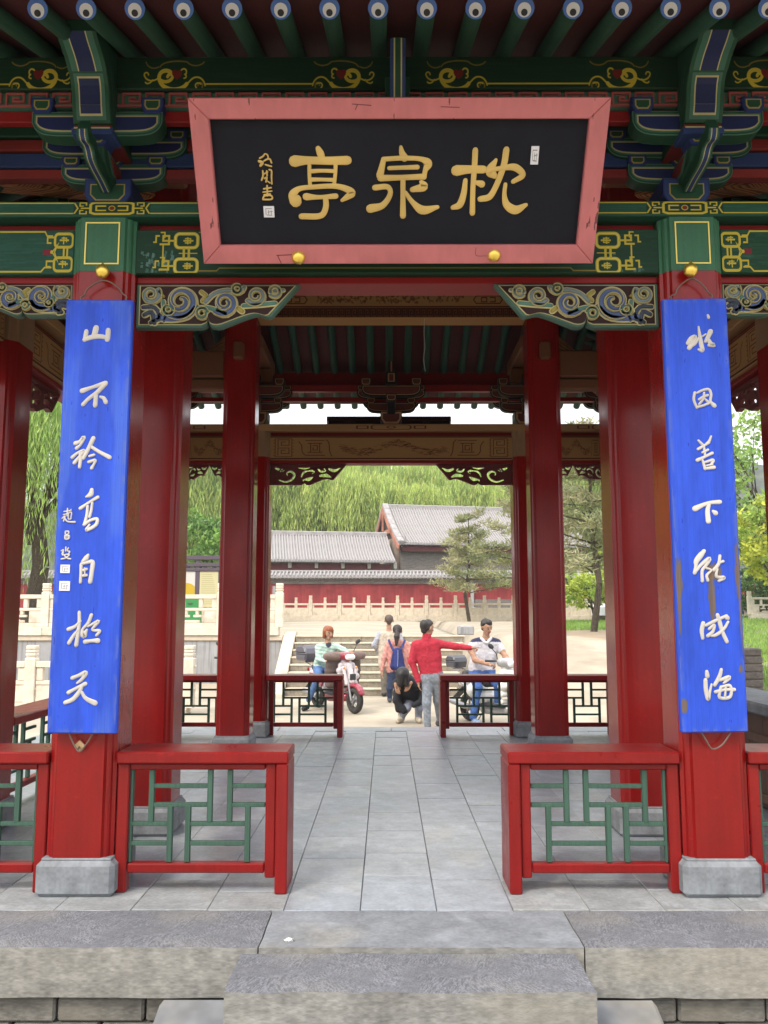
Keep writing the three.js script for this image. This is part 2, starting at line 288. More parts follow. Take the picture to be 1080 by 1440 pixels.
// ---- the picture bands of the front beams, drawn in photograph pixels
const G1 = '#d9c440', G2 = '#f2e77c';
function line(g, pts, w = 1.6, c = G1) { g.strokeStyle = c; g.lineWidth = w * 1.3; g.lineJoin = 'miter'; g.lineCap = 'butt'; g.beginPath(); pts.forEach(([x, y], i) => (i ? g.lineTo(x, y) : g.moveTo(x, y))); g.stroke(); }
function loopMotif(g, x, y, s) { // the double gold loop at the end of a beam, s = -1 mirrored; x = outer edge
  const X = (u) => x + s * u;
  for (const dy of [0, 36]) { // two rounded boxes
    g.strokeStyle = G1; g.lineWidth = 4.6; g.beginPath();
    const x0 = Math.min(X(31), X(62)), w = 31, y0 = y + dy; g.roundRect(x0, y0, w, 20, 6); g.stroke();
    g.strokeStyle = G2; g.lineWidth = 1.2; g.beginPath(); g.roundRect(x0, y0, w, 20, 6); g.stroke();
    line(g, [[X(42), y0 + 10], [X(56), y0 + 10]], 2); line(g, [[X(48), y0 + 5], [X(48), y0 + 15]], 1.6); line(g, [[X(44), y0 + 7], [X(52), y0 + 7], [X(52), y0 + 13], [X(44), y0 + 13]], 1.4);
    line(g, [[X(31), y0 + 10], [X(14), y0 + 10], [X(14), y0 + 3], [X(22), y0 + 3], [X(22), y0 + 15], [X(9), y0 + 15]], 2.2);
    line(g, [[X(9), y0 + 3], [X(4), y0 + 3], [X(4), y0 + 12], [X(0), y0 + 12]], 1.8); line(g, [[X(10), y0 - 2], [X(16), y0 - 2], [X(16), y0 + 6]], 1.6);
  }
  line(g, [[X(43), y + 20], [X(43), y + 36]], 2.6); line(g, [[X(50), y + 20], [X(50), y + 36]], 2.6); line(g, [[X(14), y + 15], [X(14), y + 40]], 1.6); line(g, [[X(36), y + 28], [X(62), y + 28]], 1.2);
}
function patina(g, x0, y0, x1, y1, n, cols, seed0) { let q = seed0; const r = () => (q = (q * 16807) % 2147483647) / 2147483647; for (let i = 0; i < n; i++) { g.fillStyle = cols[Math.floor(r() * cols.length)]; g.globalAlpha = 0.05 + 0.1 * r(); const w = 8 + 50 * r(), h = 0.6 + 3 * r(); g.fillRect(x0 + r() * (x1 - x0), y0 + r() * (y1 - y0), w, h); } g.globalAlpha = 1; }
function chips(g, x0, y0, x1, y1, n, c, seed0) { let q = seed0; const r = () => (q = (q * 16807) % 2147483647) / 2147483647; g.fillStyle = c; for (let i = 0; i < n; i++) { const x = x0 + r() * (x1 - x0), y = y0 + r() * (y1 - y0), w = 1 + 3 * r(), h = 2 + 9 * r(); g.globalAlpha = 0.4 + 0.5 * r(); g.beginPath(); g.moveTo(x, y); g.lineTo(x + w, y + r() * 2); g.lineTo(x + w * 0.8, y + h); g.lineTo(x - w * 0.3, y + h * 0.8); g.fill(); } g.globalAlpha = 1; }
const pic = (w, h, x0, x1, y0, y1, draw) => canvasTex(w, h, (g) => { g.scale(w / (x1 - x0), h / (y1 - y0)); g.translate(-x0, -y0); draw(g, x0, x1, y0, y1); });
const GREEN = '#14402a', TEAL = '#1f5443';
const tMid = pic(2048, 180, 197, 923, 322, 385, (g, x0, x1, y0, y1) => {
  g.fillStyle = GREEN; g.fillRect(x0, y0, x1 - x0, y1 - y0); patina(g, x0, y0, x1, y1, 500, ['#2f6a55', '#0b2617', '#4a7a70'], 11); chips(g, 205, 350, 250, 384, 40, '#6d9490', 5); chips(g, 860, 350, 915, 384, 8, '#5d8480', 9);
  loopMotif(g, 221, 328, 1); loopMotif(g, 899, 328, -1);
  line(g, [[284, 381], [310, 381], [314, 377], [800, 377], [804, 381], [836, 381]], 1.4, '#9c8a34'); line(g, [[284, 326], [836, 326]], 1.4, '#9c8a34');
});
const sideBeam = (flip, seed0) => pic(1024, 256, -135, 118, 322, 385, (g, x0, x1, y0, y1) => {
  if (flip) { g.translate(x0 + x1, 0); g.scale(-1, 1); }
  g.fillStyle = flip ? '#16482e' : TEAL; g.fillRect(x0, y0, x1 - x0, y1 - y0); patina(g, x0, y0, x1, y1, 300, ['#3c7a68', '#0f3324', '#5a8a80'], seed0);
  line(g, [[-135, 325], [66, 325], [70, 331], [80, 331]], 1.8); line(g, [[-135, 382], [62, 382], [68, 376], [80, 376]], 1.8);
  for (const y of [328, 362]) { g.strokeStyle = G1; g.lineWidth = 4; g.beginPath(); g.roundRect(84, y, 31, 19, 6); g.stroke(); line(g, [[92, y + 9], [108, y + 9]], 2); line(g, [[99, y + 4], [99, y + 15]], 1.6); line(g, [[95, y + 6], [104, y + 6], [104, y + 12]], 1.3); line(g, [[84, y + 5], [71, y + 5], [71, y + 13], [78, y + 13]], 2); }
  line(g, [[100, 347], [100, 362]], 2.4); line(g, [[106, 347], [106, 362]], 2.4); line(g, [[80, 354], [88, 345], [84, 354], [88, 364], [80, 354]], 1.6);
  g.fillStyle = '#8a2433'; g.fillRect(64, 350, 14, 8); g.fillStyle = G1; g.beginPath(); g.arc(79, 354, 2.6, 0, 7); g.fill();
});
const plateTex = pic(2048, 64, -180, 1300, 283, 311, (g, x0, x1, y0, y1) => {
  g.fillStyle = '#1d5540'; g.fillRect(x0, y0, x1 - x0, y1 - y0); patina(g, x0, y0, x1, y1, 600, ['#3f7d6e', '#123c2a', '#5a8c84'], 21);
  line(g, [[x0, 286.5], [x1, 286.5]], 1.6); line(g, [[x0, 305.5], [x1, 305.5]], 1.6);
  for (const cx of [157, 963, -158, 1278]) {
    g.fillStyle = '#143a28'; g.fillRect(cx - 54, 284.5, 108, 23);
    line(g, [[cx - 30, 288], [cx - 24, 285.5], [cx + 24, 285.5], [cx + 30, 288], [cx + 30, 304], [cx + 24, 306.5], [cx - 24, 306.5], [cx - 30, 304], [cx - 30, 288]], 3);
    for (const s of [-1, 1]) { line(g, [[cx + s * 8, 292], [cx + s * 22, 292], [cx + s * 22, 300], [cx + s * 8, 300]], 2); line(g, [[cx + s * 30, 296], [cx + s * 44, 296]], 2); line(g, [[cx + s * 36, 291], [cx + s * 36, 286], [cx + s * 45, 286], [cx + s * 45, 292], [cx + s * 40, 292]], 1.6); line(g, [[cx + s * 36, 301], [cx + s * 36, 306], [cx + s * 45, 306], [cx + s * 45, 300], [cx + s * 40, 300]], 1.6); line(g, [[cx + s * 53, 286], [cx + s * 48, 296], [cx + s * 53, 306]], 1.8); }
    g.fillStyle = G1; g.beginPath(); g.arc(cx, 296, 5, 0, 7); g.fill(); g.fillStyle = '#7a2a16'; g.beginPath(); g.arc(cx, 296, 3.6, 0, 7); g.fill();
  }
});
function flourish(g, x, y, s) { // gold scroll end with a red heart, x = tip next to the long line
  g.save(); g.translate(x, y); g.scale(s, 1.12); g.lineCap = 'round';
  const cv = (w, c, ...p) => { g.strokeStyle = c; g.lineWidth = w * 1.45; g.beginPath(); g.moveTo(p[0], p[1]); for (let i = 2; i < p.length; i += 6) g.bezierCurveTo(p[i], p[i + 1], p[i + 2], p[i + 3], p[i + 4], p[i + 5]); g.stroke(); };
  cv(1.5, G1, 0, 17, 3, 6, 14, 4, 20, 10, 26, 16, 34, 24, 48, 20); cv(3.6, G1, 26, 15, 34, 26, 62, 24, 65, 8, 66, -2, 52, -4, 48, 2);
  cv(3, G1, 65, 8, 62, 14, 48, 14, 46, 6, 46, 2, 52, 2, 53, 6); cv(1.4, G1, 66, 8, 76, 14, 84, 10, 86, 4, 86, 0, 80, 0, 80, 4); cv(1.3, G1, 74, 10, 76, 14, 82, 16, 84, 13);
  cv(1.5, '#8e7a30', 4, 20, 2, 12, 10, 12, 10, 17); cv(1.4, G1, 6, 15, 12, 12, 16, 16, 12, 20); cv(1.3, '#8e7a30', 2, -12, 8, -6, 20, -6, 26, -12, 34, -14, 60, -14, 64, -6); cv(1.2, '#8e7a30', 66, -6, 74, -2, 82, -6, 84, -12);
  cv(1.5, G1, 28, 4, 24, -2, 30, -6, 34, -2); cv(1.4, G1, 30, 8, 26, 8, 26, 4, 29, 3);
  g.fillStyle = '#7d1f1c'; g.beginPath(); g.moveTo(40, 10); g.bezierCurveTo(28, 4, 34, -6, 40, -1); g.bezierCurveTo(46, -6, 52, 2, 40, 10); g.fill();
  g.restore();
}
const purlinTex = pic(2048, 96, -120, 1240, 80, 125, (g, x0, x1, y0, y1) => {
  g.fillStyle = '#10361f'; g.fillRect(x0, y0, x1 - x0, y1 - y0); patina(g, x0, y0, x1, y1, 500, ['#1d4d31', '#0a2214', '#2d5a44'], 31);
  for (const [a, b] of [[-120, 14], [289, 440], [685, 828], [1117, 1240]]) line(g, [[a, 118], [b, 118]], 1.7);
  flourish(g, 14, 101, 1); flourish(g, 289, 101, -1); flourish(g, 440, 101, 1); flourish(g, 685, 101, -1); flourish(g, 828, 101, 1); flourish(g, 1117, 101, -1);
});
const picMat = (t, r = 0.6, k = 0.55) => new THREE.MeshPhysicalMaterial({ map: t, roughness: r, specularIntensity: 0.5, color: new THREE.Color(k, k, k) });
// ---- front row of beams (they carry the painted bands)
part('tie_beam', pictureBox(-1.19, 1.19, 2.684, 2.894, zOf(3.86), zOf(3.645), [0.4, 0.5]), picMat(tMid));
part('tie_beam', pictureBox(-2.135, -1.47, 2.684, 2.894, zOf(3.86), zOf(3.645), [0.4, 0.5]), picMat(sideBeam(false, 41)));
part('tie_beam', pictureBox(1.47, 2.135, 2.684, 2.894, zOf(3.86), zOf(3.645), [0.4, 0.5]), picMat(sideBeam(true, 43)));
part('cushion_board', sb(-1.19, 1.19, 2.894, 2.936, zOf(3.82), zOf(3.69)), M.redDark); part('cushion_board', sb(-2.13, -1.47, 2.894, 2.936, zOf(3.82), zOf(3.69)), M.redDark); part('cushion_board', sb(1.47, 2.13, 2.894, 2.936, zOf(3.82), zOf(3.69)), M.redDark);
{ const a = at(-180, 297, 3.6).x - PX, b = at(1300, 297, 3.6).x - PX; part('plate_beam', pictureBox(a, b, 2.936, 3.008, zOf(3.90), zOf(3.6), [0.3, 0.5]), picMat(plateTex)); }
part('beam_fillet', sb(-1.19, 1.19, 2.650, 2.684, zOf(3.83), zOf(3.68)), M.redDark); part('beam_fillet', sb(-2.13, -1.47, 2.650, 2.684, zOf(3.83), zOf(3.68)), M.redDark); part('beam_fillet', sb(1.47, 2.13, 2.650, 2.684, zOf(3.83), zOf(3.68)), M.redDark);
{ const a = at(-120, 100, 3.47).x - PX, b = at(1240, 100, 3.47).x - PX; part('eave_beam', pictureBox(a, b, 3.466, 3.622, zOf(3.56), zOf(3.47), [0.35, 0.6]), picMat(purlinTex)); }
// fretwork strip under the eave beam: green ground, pink meander
{
  const list = [[sb(-2.1, 2.1, 3.395, 3.466, zOf(3.56), zOf(3.50), 0), C.teal]], y0 = 3.397, H = 0.066, z0 = zOf(3.50), z1 = zOf(3.488), w = 0.009;
  for (let k = -20; k < 20; k++) { const x = k * 0.104 + 0.02 + PX * 0, b = (x0, x1, a, c) => list.push([sb(x + x0, x + x1, y0 + a, y0 + c, z0, z1, 0.001), C.pink]); b(0, w, 0, H); b(w, 0.085, H - w, H); b(0.085 - w, 0.085, 0.02, H - w); b(0.03, 0.085 - w, 0.02, 0.02 + w); b(0.03, 0.03 + w, 0.02 + w, 0.045); b(0.03 + w, 0.06, 0.045 - w, 0.045); b(w, 0.104, 0, w); }
  part('fretwork_strip', cm(list), M.paint);
  part('eave_board', sb(-2.2, 2.2, 3.34, 3.394, zOf(3.56), zOf(3.52)), M.redDark);
}
// bracket-level ties in the plane of the columns: green, red, blue, red
for (const [a, b, c] of [[3.50, 3.57, C.red], [3.40, 3.475, C.green], [3.33, 3.385, C.red], [3.245, 3.315, C.blue.map((x) => x * 0.45)], [3.19, 3.235, C.red]]) { for (const [x0, x1] of [[-2.2, -1.40], [-1.26, 1.26], [1.40, 2.2]]) part('bracket_tie', cm([[sb(x0, x1, a, b, zOf(3.79), zOf(3.73)), c]]), M.paint); }

// ---- carved brackets in the corners between column and beam
function spandrelOutline(L, Ht) { // from the column at x = 0
  return [[0, 0], [0, -Ht], [0.40 * L, -Ht], ...spline([[0.40 * L, -Ht], [0.435 * L, -0.93 * Ht], [0.44 * L, -0.80 * Ht], [0.455 * L, -0.95 * Ht], [0.50 * L, -1.0 * Ht], [0.58 * L, -0.90 * Ht], [0.66 * L, -0.78 * Ht], [0.74 * L, -0.70 * Ht], [0.81 * L, -0.76 * Ht]], 3).slice(1).map(([x, y]) => [x, y]), [0.83 * L, -0.74 * Ht], [L, 0]];
}
function spiral(cx, cy, r0, r1, a0, turns, n = 14) { const o = []; for (let i = 0; i <= n; i++) { const t = i / n, r = lerp(r0, r1, t), a = a0 + turns * 2 * Math.PI * t; o.push([cx + r * Math.cos(a), cy + r * Math.sin(a)]); } return o; }
const wv = (pts, w0, w1) => pts.map(([x, y], i) => [x, y, lerp(w0, w1, i / (pts.length - 1))]);
function spandrelPainted(s, L = 0.745, Ht = 0.205) {
  const o = spandrelOutline(L, Ht), list = [], u = (x, y) => [x * L, -y * Ht];
  const ins = o.map(([x, y]) => [clamp(x, 0.018, L - 0.045), y]);
  list.push([prism(o, 0.045, 0.004).translate(0, 0, -0.05), C.lteal.map((x) => x * 0.7)]);
  // hollow ground: dark red plate inside the border
  const shrink = (k, d) => { const cx = 0.45 * L, cy = -0.42 * Ht; return o.map(([x, y]) => [cx + (x - cx) * (1 - k), cy + (y - cy) * (1 - k * 2.1)]); };
  list.push([prism(shrink(0.045), 0.004, 0).translate(0, 0, -0.0045), C.cream.map((x) => x * 0.95)]);
  list.push([prism(shrink(0.062), 0.004, 0).translate(0, 0, -0.0025), C.red.map((x) => x * 0.12)]);
  const band = (pts, w, c, h = 0.012) => { if (w > 0.007) list.push([stroke(pts.map(([x, y, q]) => [x, y, (q || 1) * w + 0.0030]), h * 0.55, 0.0008, 0.9, 3), C.cream]); list.push([stroke(pts.map(([x, y, q]) => [x, y, (q || 1) * w]), h, 0.001, 0.6, 3), c]); };
  const scroll = (cx, cy, r, a0, turns, c, w = 0.017) => {
    const p = spiral(...u(cx, cy), r * Ht, 0.08 * Ht, a0, turns); band(p.map(([x, y], i) => [x, y, 1 - 0.6 * i / p.length]), w, c);
    const q = spiral(...u(cx, cy), r * Ht - w * 0.95, 0.05 * Ht, a0, turns); band(q, 0.0035, C.cream, 0.019); const e = spiral(...u(cx, cy), r * Ht + w * 0.95, 0.14 * Ht, a0, turns * 0.7); band(e, 0.003, C.cream, 0.017);
  };
  const blue = [0.13, 0.19, 0.40], gry = [0.28, 0.36, 0.38], grn = C.lteal;
  scroll(0.275, 0.42, 0.36, -2.2, 1.55, blue, 0.021); scroll(0.41, 0.70, 0.12, 0.5, 1.1, grn, 0.008); scroll(0.205, 0.62, 0.1, 2.0, 1.1, grn, 0.008); scroll(0.62, 0.14, 0.09, 1.0, 1.2, grn, 0.007); scroll(0.85, 0.2, 0.12, -2.4, 1.2, gry, 0.008); band([u(0.06, 0.72), u(0.1, 0.66), u(0.12, 0.9)], 0.013, [0.07, 0.09, 0.13]); band([u(0.18, 0.86), u(0.2, 0.66)], 0.008, blue); scroll(0.545, 0.46, 0.26, -2.4, 1.5, blue, 0.017); scroll(0.735, 0.30, 0.2, -2.6, 1.4, gry, 0.013); scroll(0.095, 0.27, 0.19, 0.6, -1.4, gry, 0.013);
  band([u(0.13, 0.78), u(0.22, 0.82), u(0.32, 0.75), u(0.37, 0.55)], 0.016, blue); band([u(0.05, 0.55), u(0.12, 0.56), u(0.15, 0.8), u(0.1, 0.9)], 0.012, [0.07, 0.09, 0.13]); band([u(0.16, 0.6), u(0.14, 0.85)], 0.006, C.cream);
  band([u(0.36, 0.60), u(0.42, 0.56), u(0.48, 0.60), u(0.56, 0.72)], 0.012, grn); band([u(0.17, 0.42), u(0.18, 0.62), u(0.24, 0.72)], 0.01, grn); band([u(0.66, 0.52), u(0.75, 0.5), u(0.85, 0.46)], 0.011, grn); band([u(0.43, 0.42), u(0.48, 0.24), u(0.56, 0.16), u(0.64, 0.2), u(0.66, 0.1)], 0.011, gry); band([u(0.4, 0.2), u(0.43, 0.3), u(0.41, 0.4)], 0.01, C.gold.map((x) => x * 0.75)); band([u(0.63, 0.58), u(0.65, 0.64)], 0.012, C.gold.map((x) => x * 0.7)); band([u(0.14, 0.18), u(0.17, 0.3)], 0.007, C.gold.map((x) => x * 0.7)); band([u(0.82, 0.2), u(0.9, 0.16)], 0.008, gry);
  const g = cm(list); if (s < 0) { g.scale(-1, 1, 1); const p = g.attributes; for (const k of ['position', 'normal', 'color', 'uv']) { const a = p[k].array, n = p[k].itemSize; for (let i = 0; i < p[k].count; i += 3) for (let q = 0; q < n; q++) { const t = a[(i + 1) * n + q]; a[(i + 1) * n + q] = a[(i + 2) * n + q]; a[(i + 2) * n + q] = t; } } }
  return g;
}
for (const s of [-1, 1]) {
  part('spandrel', spandrelPainted(-s).translate(s * 1.188, 2.646, zOf(3.67)), M.paint);
  part('spandrel', spandrelPainted(s, 0.52, 0.15).translate(s * 1.472, 2.646, zOf(3.67)), M.paint);
}
// openwork brackets of the other sides, dark red, the light shows through their scrolls
function leafHole(pts, w) { const c = spline(pts, 4), L = [], R = []; c.forEach(([x, y], i) => { const a = c[Math.max(0, i - 1)], b = c[Math.min(c.length - 1, i + 1)], l = Math.hypot(b[0] - a[0], b[1] - a[1]) || 1, t = i / (c.length - 1), q = w * (0.25 + 0.75 * Math.sin(Math.PI * clamp(t * 0.9 + 0.1))); L.push([x - (b[1] - a[1]) / l * q, y + (b[0] - a[0]) / l * q]); R.push([x + (b[1] - a[1]) / l * q, y - (b[0] - a[0]) / l * q]); }); return L.concat(R.reverse()); }
function spandrelOpen(L, Ht) {
  const o = spandrelOutline(L, Ht), u = ([x, y]) => [x * L, -y * Ht], W = Ht * 0.062;
  const H = [[[[0.1, 0.75], [0.2, 0.85], [0.28, 0.72], [0.31, 0.5], [0.26, 0.34], [0.21, 0.42], [0.22, 0.55]], 1], [[[0.4, 0.62], [0.43, 0.4], [0.5, 0.28], [0.57, 0.36], [0.54, 0.46]], 1], [[[0.42, 0.78], [0.5, 0.72], [0.56, 0.6]], 1.5], [[[0.05, 0.16], [0.12, 0.3], [0.08, 0.46]], 1.1], [[[0.15, 0.2], [0.13, 0.34], [0.19, 0.26]], 0.7], [[[0.36, 0.16], [0.46, 0.2], [0.52, 0.14]], 0.8], [[[0.62, 0.2], [0.66, 0.34], [0.72, 0.3], [0.7, 0.18]], 0.9], [[[0.64, 0.56], [0.72, 0.52], [0.80, 0.62]], 1.6], [[[0.76, 0.2], [0.84, 0.3], [0.92, 0.16]], 1.3]].map(([p, w]) => leafHole(p.map(u), W * w));
  return prism(o, 0.04, 0.003, H).translate(0, 0, -0.02);
}
const flipX = (g) => { const q = flat(g.clone()); q.scale(-1, 1, 1); const a = q.attributes.position.array; for (let i = 0; i < a.length; i += 9) for (let k = 0; k < 3; k++) { const t = a[i + 3 + k]; a[i + 3 + k] = a[i + 6 + k]; a[i + 6 + k] = t; } q.computeVertexNormals(); return boxUV(q); };
const openBig = boxUV(flat(spandrelOpen(0.745, 0.205))), openSmall = boxUV(flat(spandrelOpen(0.33, 0.15)));
const openMat = std([0.115, 0.011, 0.012], 0.6, { map: T.paint });  // carved wood in a darker red than the columns
// ---- sides and rear: ring beams seen from within, unpainted tan timber with brown drawings
const TAN = '#a5814f', DK = '#5a2a18';
function fretBox(g, x, y, w, h) { line(g, [[x, y], [x + w, y], [x + w, y + h], [x, y + h], [x, y]], 2, DK); const s = w / 6; for (const dy of [0.07, 0.52]) { const yy = y + h * dy, hh = h * 0.4; line(g, [[x + s, yy + hh], [x + s, yy], [x + w - s, yy], [x + w - s, yy + hh * 0.75], [x + 2.2 * s, yy + hh * 0.75], [x + 2.2 * s, yy + hh * 0.3], [x + w - 2.2 * s, yy + hh * 0.3]], 2.4, DK); } for (let k = 0; k < 6; k++) for (const e of [-5, w + 5]) { g.fillStyle = DK; g.beginPath(); g.arc(x + e, y + (k + 0.5) * h / 6, 2.2, 0, 7); g.fill(); } }
const tanBand = canvasTex(1024, 128, (g, w, h) => {
  g.fillStyle = TAN; g.fillRect(0, 0, w, h); patina(g, 0, 0, w, h, 600, ['#c49a5e', '#7c5a32', '#b88d54', '#8d6a3c'], 51);
  line(g, [[0, 4], [w, 4]], 7, DK); line(g, [[0, h - 4], [w, h - 4]], 8, '#4a1410');
  fretBox(g, 22, 14, 70, 98); fretBox(g, w - 92, 14, 70, 98);
  for (const s of [0, 1]) { g.save(); if (s) { g.translate(w, 0); g.scale(-1, 1); } g.strokeStyle = DK; g.lineWidth = 3.4; g.beginPath(); g.moveTo(120, 30); g.bezierCurveTo(150, 60, 120, 80, 150, 104); g.moveTo(150, 24); g.lineTo(230, 24); g.moveTo(160, 40); g.lineTo(220, 40); g.moveTo(160, 88); g.lineTo(222, 88); g.moveTo(150, 104); g.lineTo(232, 104); g.moveTo(172, 40); g.lineTo(172, 88); g.moveTo(210, 40); g.lineTo(210, 88); g.moveTo(180, 52); g.lineTo(200, 52); g.lineTo(200, 76); g.lineTo(182, 76); g.lineTo(182, 62); g.stroke(); g.beginPath(); g.moveTo(236, 20); g.bezierCurveTo(262, 40, 240, 64, 262, 110); g.stroke(); g.restore(); }
  let q = 77; const r = () => (q = (q * 16807) % 2147483647) / 2147483647; // landscape drawing in the middle
  for (let i = 0; i < 240; i++) { const x = 290 + r() * 450, y = 64 + 30 * Math.sin(x * 0.021) * 0.8 + (r() - 0.5) * 34; g.strokeStyle = DK; g.globalAlpha = 0.35 + 0.4 * r(); g.lineWidth = 1 + 2.5 * r(); g.beginPath(); g.moveTo(x, y); g.quadraticCurveTo(x + 8, y - 8 * r(), x + 10 + 16 * r(), y + (r() - 0.5) * 14); g.stroke(); } g.globalAlpha = 1;
});
const tanPlate = canvasTex(1024, 48, (g, w, h) => { g.fillStyle = '#a8855a'; g.fillRect(0, 0, w, h); patina(g, 0, 0, w, h, 300, ['#c49a5e', '#7c5a32', '#b88d54'], 61); for (const x of [512, 60, 964]) { g.strokeStyle = DK; g.lineWidth = 3; g.beginPath(); g.roundRect(x - 40, 8, 80, 32, 10); g.stroke(); g.beginPath(); g.arc(x, 24, 8, 0, 7); g.stroke(); g.strokeRect(x - 70, 14, 22, 20); g.strokeRect(x + 48, 14, 22, 20); } });
const mTanBand = picMat(tanBand, 0.7, 0.72), mTanPlate = picMat(tanPlate, 0.7, 0.72);
for (const [rot, half] of [[Math.PI, 2.225], [Math.PI / 2, 2.27], [-Math.PI / 2, 2.27]]) {
  for (const [x0, x1] of [[-1.19, 1.19], [-2.13, -1.47], [1.47, 2.13]]) {
    part('tie_beam', pictureBox(x0, x1, 2.655, 2.892, half - 0.10, half + 0.105, [0.3, 0.5], -1), mTanBand, rot);
    part('beam_fillet', sb(x0, x1, 2.625, 2.655, half - 0.07, half + 0.07), M.redDark, rot);
    part('cushion_board', sb(x0, x1, 2.892, 2.936, half - 0.06, half + 0.06), M.redDark, rot);
  }
  part('plate_beam', pictureBox(-2.45, 2.45, 2.936, 3.003, half - 0.145, half + 0.145, [0.3, 0.1], -1), mTanPlate, rot);
  for (const s of [-1, 1]) {
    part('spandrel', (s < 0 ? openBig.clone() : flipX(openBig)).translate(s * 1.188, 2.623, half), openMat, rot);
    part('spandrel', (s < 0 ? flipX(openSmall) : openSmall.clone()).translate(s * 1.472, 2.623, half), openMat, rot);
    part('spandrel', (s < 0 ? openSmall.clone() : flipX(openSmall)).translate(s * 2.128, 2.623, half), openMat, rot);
  }
  for (const [a, b] of [[3.46, 3.62], [3.36, 3.43], [3.26, 3.30]]) part('bracket_tie', sb(-2.2, 2.2, a, b, half - 0.03 + (a > 3.4 ? 0.22 : 0), half + 0.03 + (a > 3.4 ? 0.26 : 0)), M.redDark, rot);
  if (half > 2.25) part('fascia_board', sb(-2.2, 2.2, 3.30, 3.36, half + 0.02, half + 0.05), M.redDark, rot);
}
// ---- bracket sets
const SCH = {
  out: { edge: C.lteal, body: C.green, band: C.teal, line: C.cream.map((x) => x * 0.8), core: C.navy, bEdge: C.navy.map((x) => x * 1.5), bRim: C.blue.map((x) => x * 0.6), bLine: C.gold.map((x) => x * 0.8), bFace: C.green, under: C.red },
  in: { edge: C.black, body: C.black, band: [0.62, 0.37, 0.18], line: C.black, core: [0.20, 0.04, 0.03], bEdge: C.black, bRim: [0.64, 0.38, 0.19], bLine: C.black, bFace: [0.16, 0.035, 0.025], under: [0.1, 0.02, 0.02] },
};
function armProfile(L, h, e = 0) {
  const l = L / 2 - e, y0 = e, y1 = h - e, k = 0.115;
  const end = spline([[l, y0 + (y1 - y0) * 0.55], [l - 0.016, y0 + (y1 - y0) * 0.28], [l - 0.05, y0 + (y1 - y0) * 0.08], [l - k, y0]], 3).map(([x, y]) => [x, y]);
  return [[-l, y1], ...end.map(([x, y]) => [-x, y]), ...end.slice().reverse(), [l, y1]].reverse();
}
function armGeo(L, h, t, S) {
  const list = [[prism(armProfile(L, h), t, 0.003).translate(0, 0, -t / 2), S.body]];
  for (const [e, p, c] of [[0.0012, 0.0006, S.edge], [0.0042, 0.0013, S.body], [0.0125, 0.0020, S.band], [0.0195, 0.0032, S.line], [0.0265, 0.0046, S.core]]) if (h > 2.4 * e) { const q = prism(armProfile(L, h, e), t + 2 * p, 0).translate(0, 0, -t / 2 - p); list.push([q, c]); }
  return cm(list);
}
function blockGeo(w, h, S) {
  const pr = (e) => { const a = w / 2 - e, b = w * 0.36 - e * 0.8; return [[-a, h - e], [-a, h * 0.42], [-b, e], [b, e], [a, h * 0.42], [a, h - e]]; };
  const list = [[prism(pr(0), w * 0.94, 0.003).translate(0, 0, -w * 0.47), S.bEdge]];
  for (const [e, p, c] of [[0.008, 0.0016, S.bRim], [w * 0.11 + 0.004, 0.0032, S.bLine], [w * 0.11 + 0.010, 0.0048, S.bFace]]) if (h > 2.6 * e) list.push([prism(pr(e), w * 0.94 + 2 * p, 0).translate(0, 0, -w * 0.47 - p), c]);
  return cm(list);
}
// a ribbon of colour bands laid along a side profile (z, y)
function bandStrip(prof, bands, lift = 0.002) {
  const out = [];
  for (const [x0, x1, c] of bands) {
    const pos = [];
    for (let i = 0; i + 1 < prof.length; i++) {
      const [z0, y0] = prof[i], [z1, y1] = prof[i + 1], l = Math.hypot(z1 - z0, y1 - y0), nz = -(y0 - y1) / l * lift, ny = (z0 - z1) / l * lift;
      const a = [x0, y0 + ny, z0 + nz], b = [x1, y0 + ny, z0 + nz], d = [x0, y1 + ny, z1 + nz], e = [x1, y1 + ny, z1 + nz];
      pos.push(...a, ...b, ...e, ...a, ...e, ...d);
    }
    const g = new THREE.BufferGeometry(); g.setAttribute('position', new THREE.Float32BufferAttribute(pos, 3)); g.computeVertexNormals(); out.push([g, c]);
  }
  return out;
}
const sideProfile = (pts, w) => prism(pts, w, 0.004).translate(0, 0, -w / 2).rotateY(-Math.PI / 2);   // (z, y) outline, thickness in x
const Y0 = 3.008;
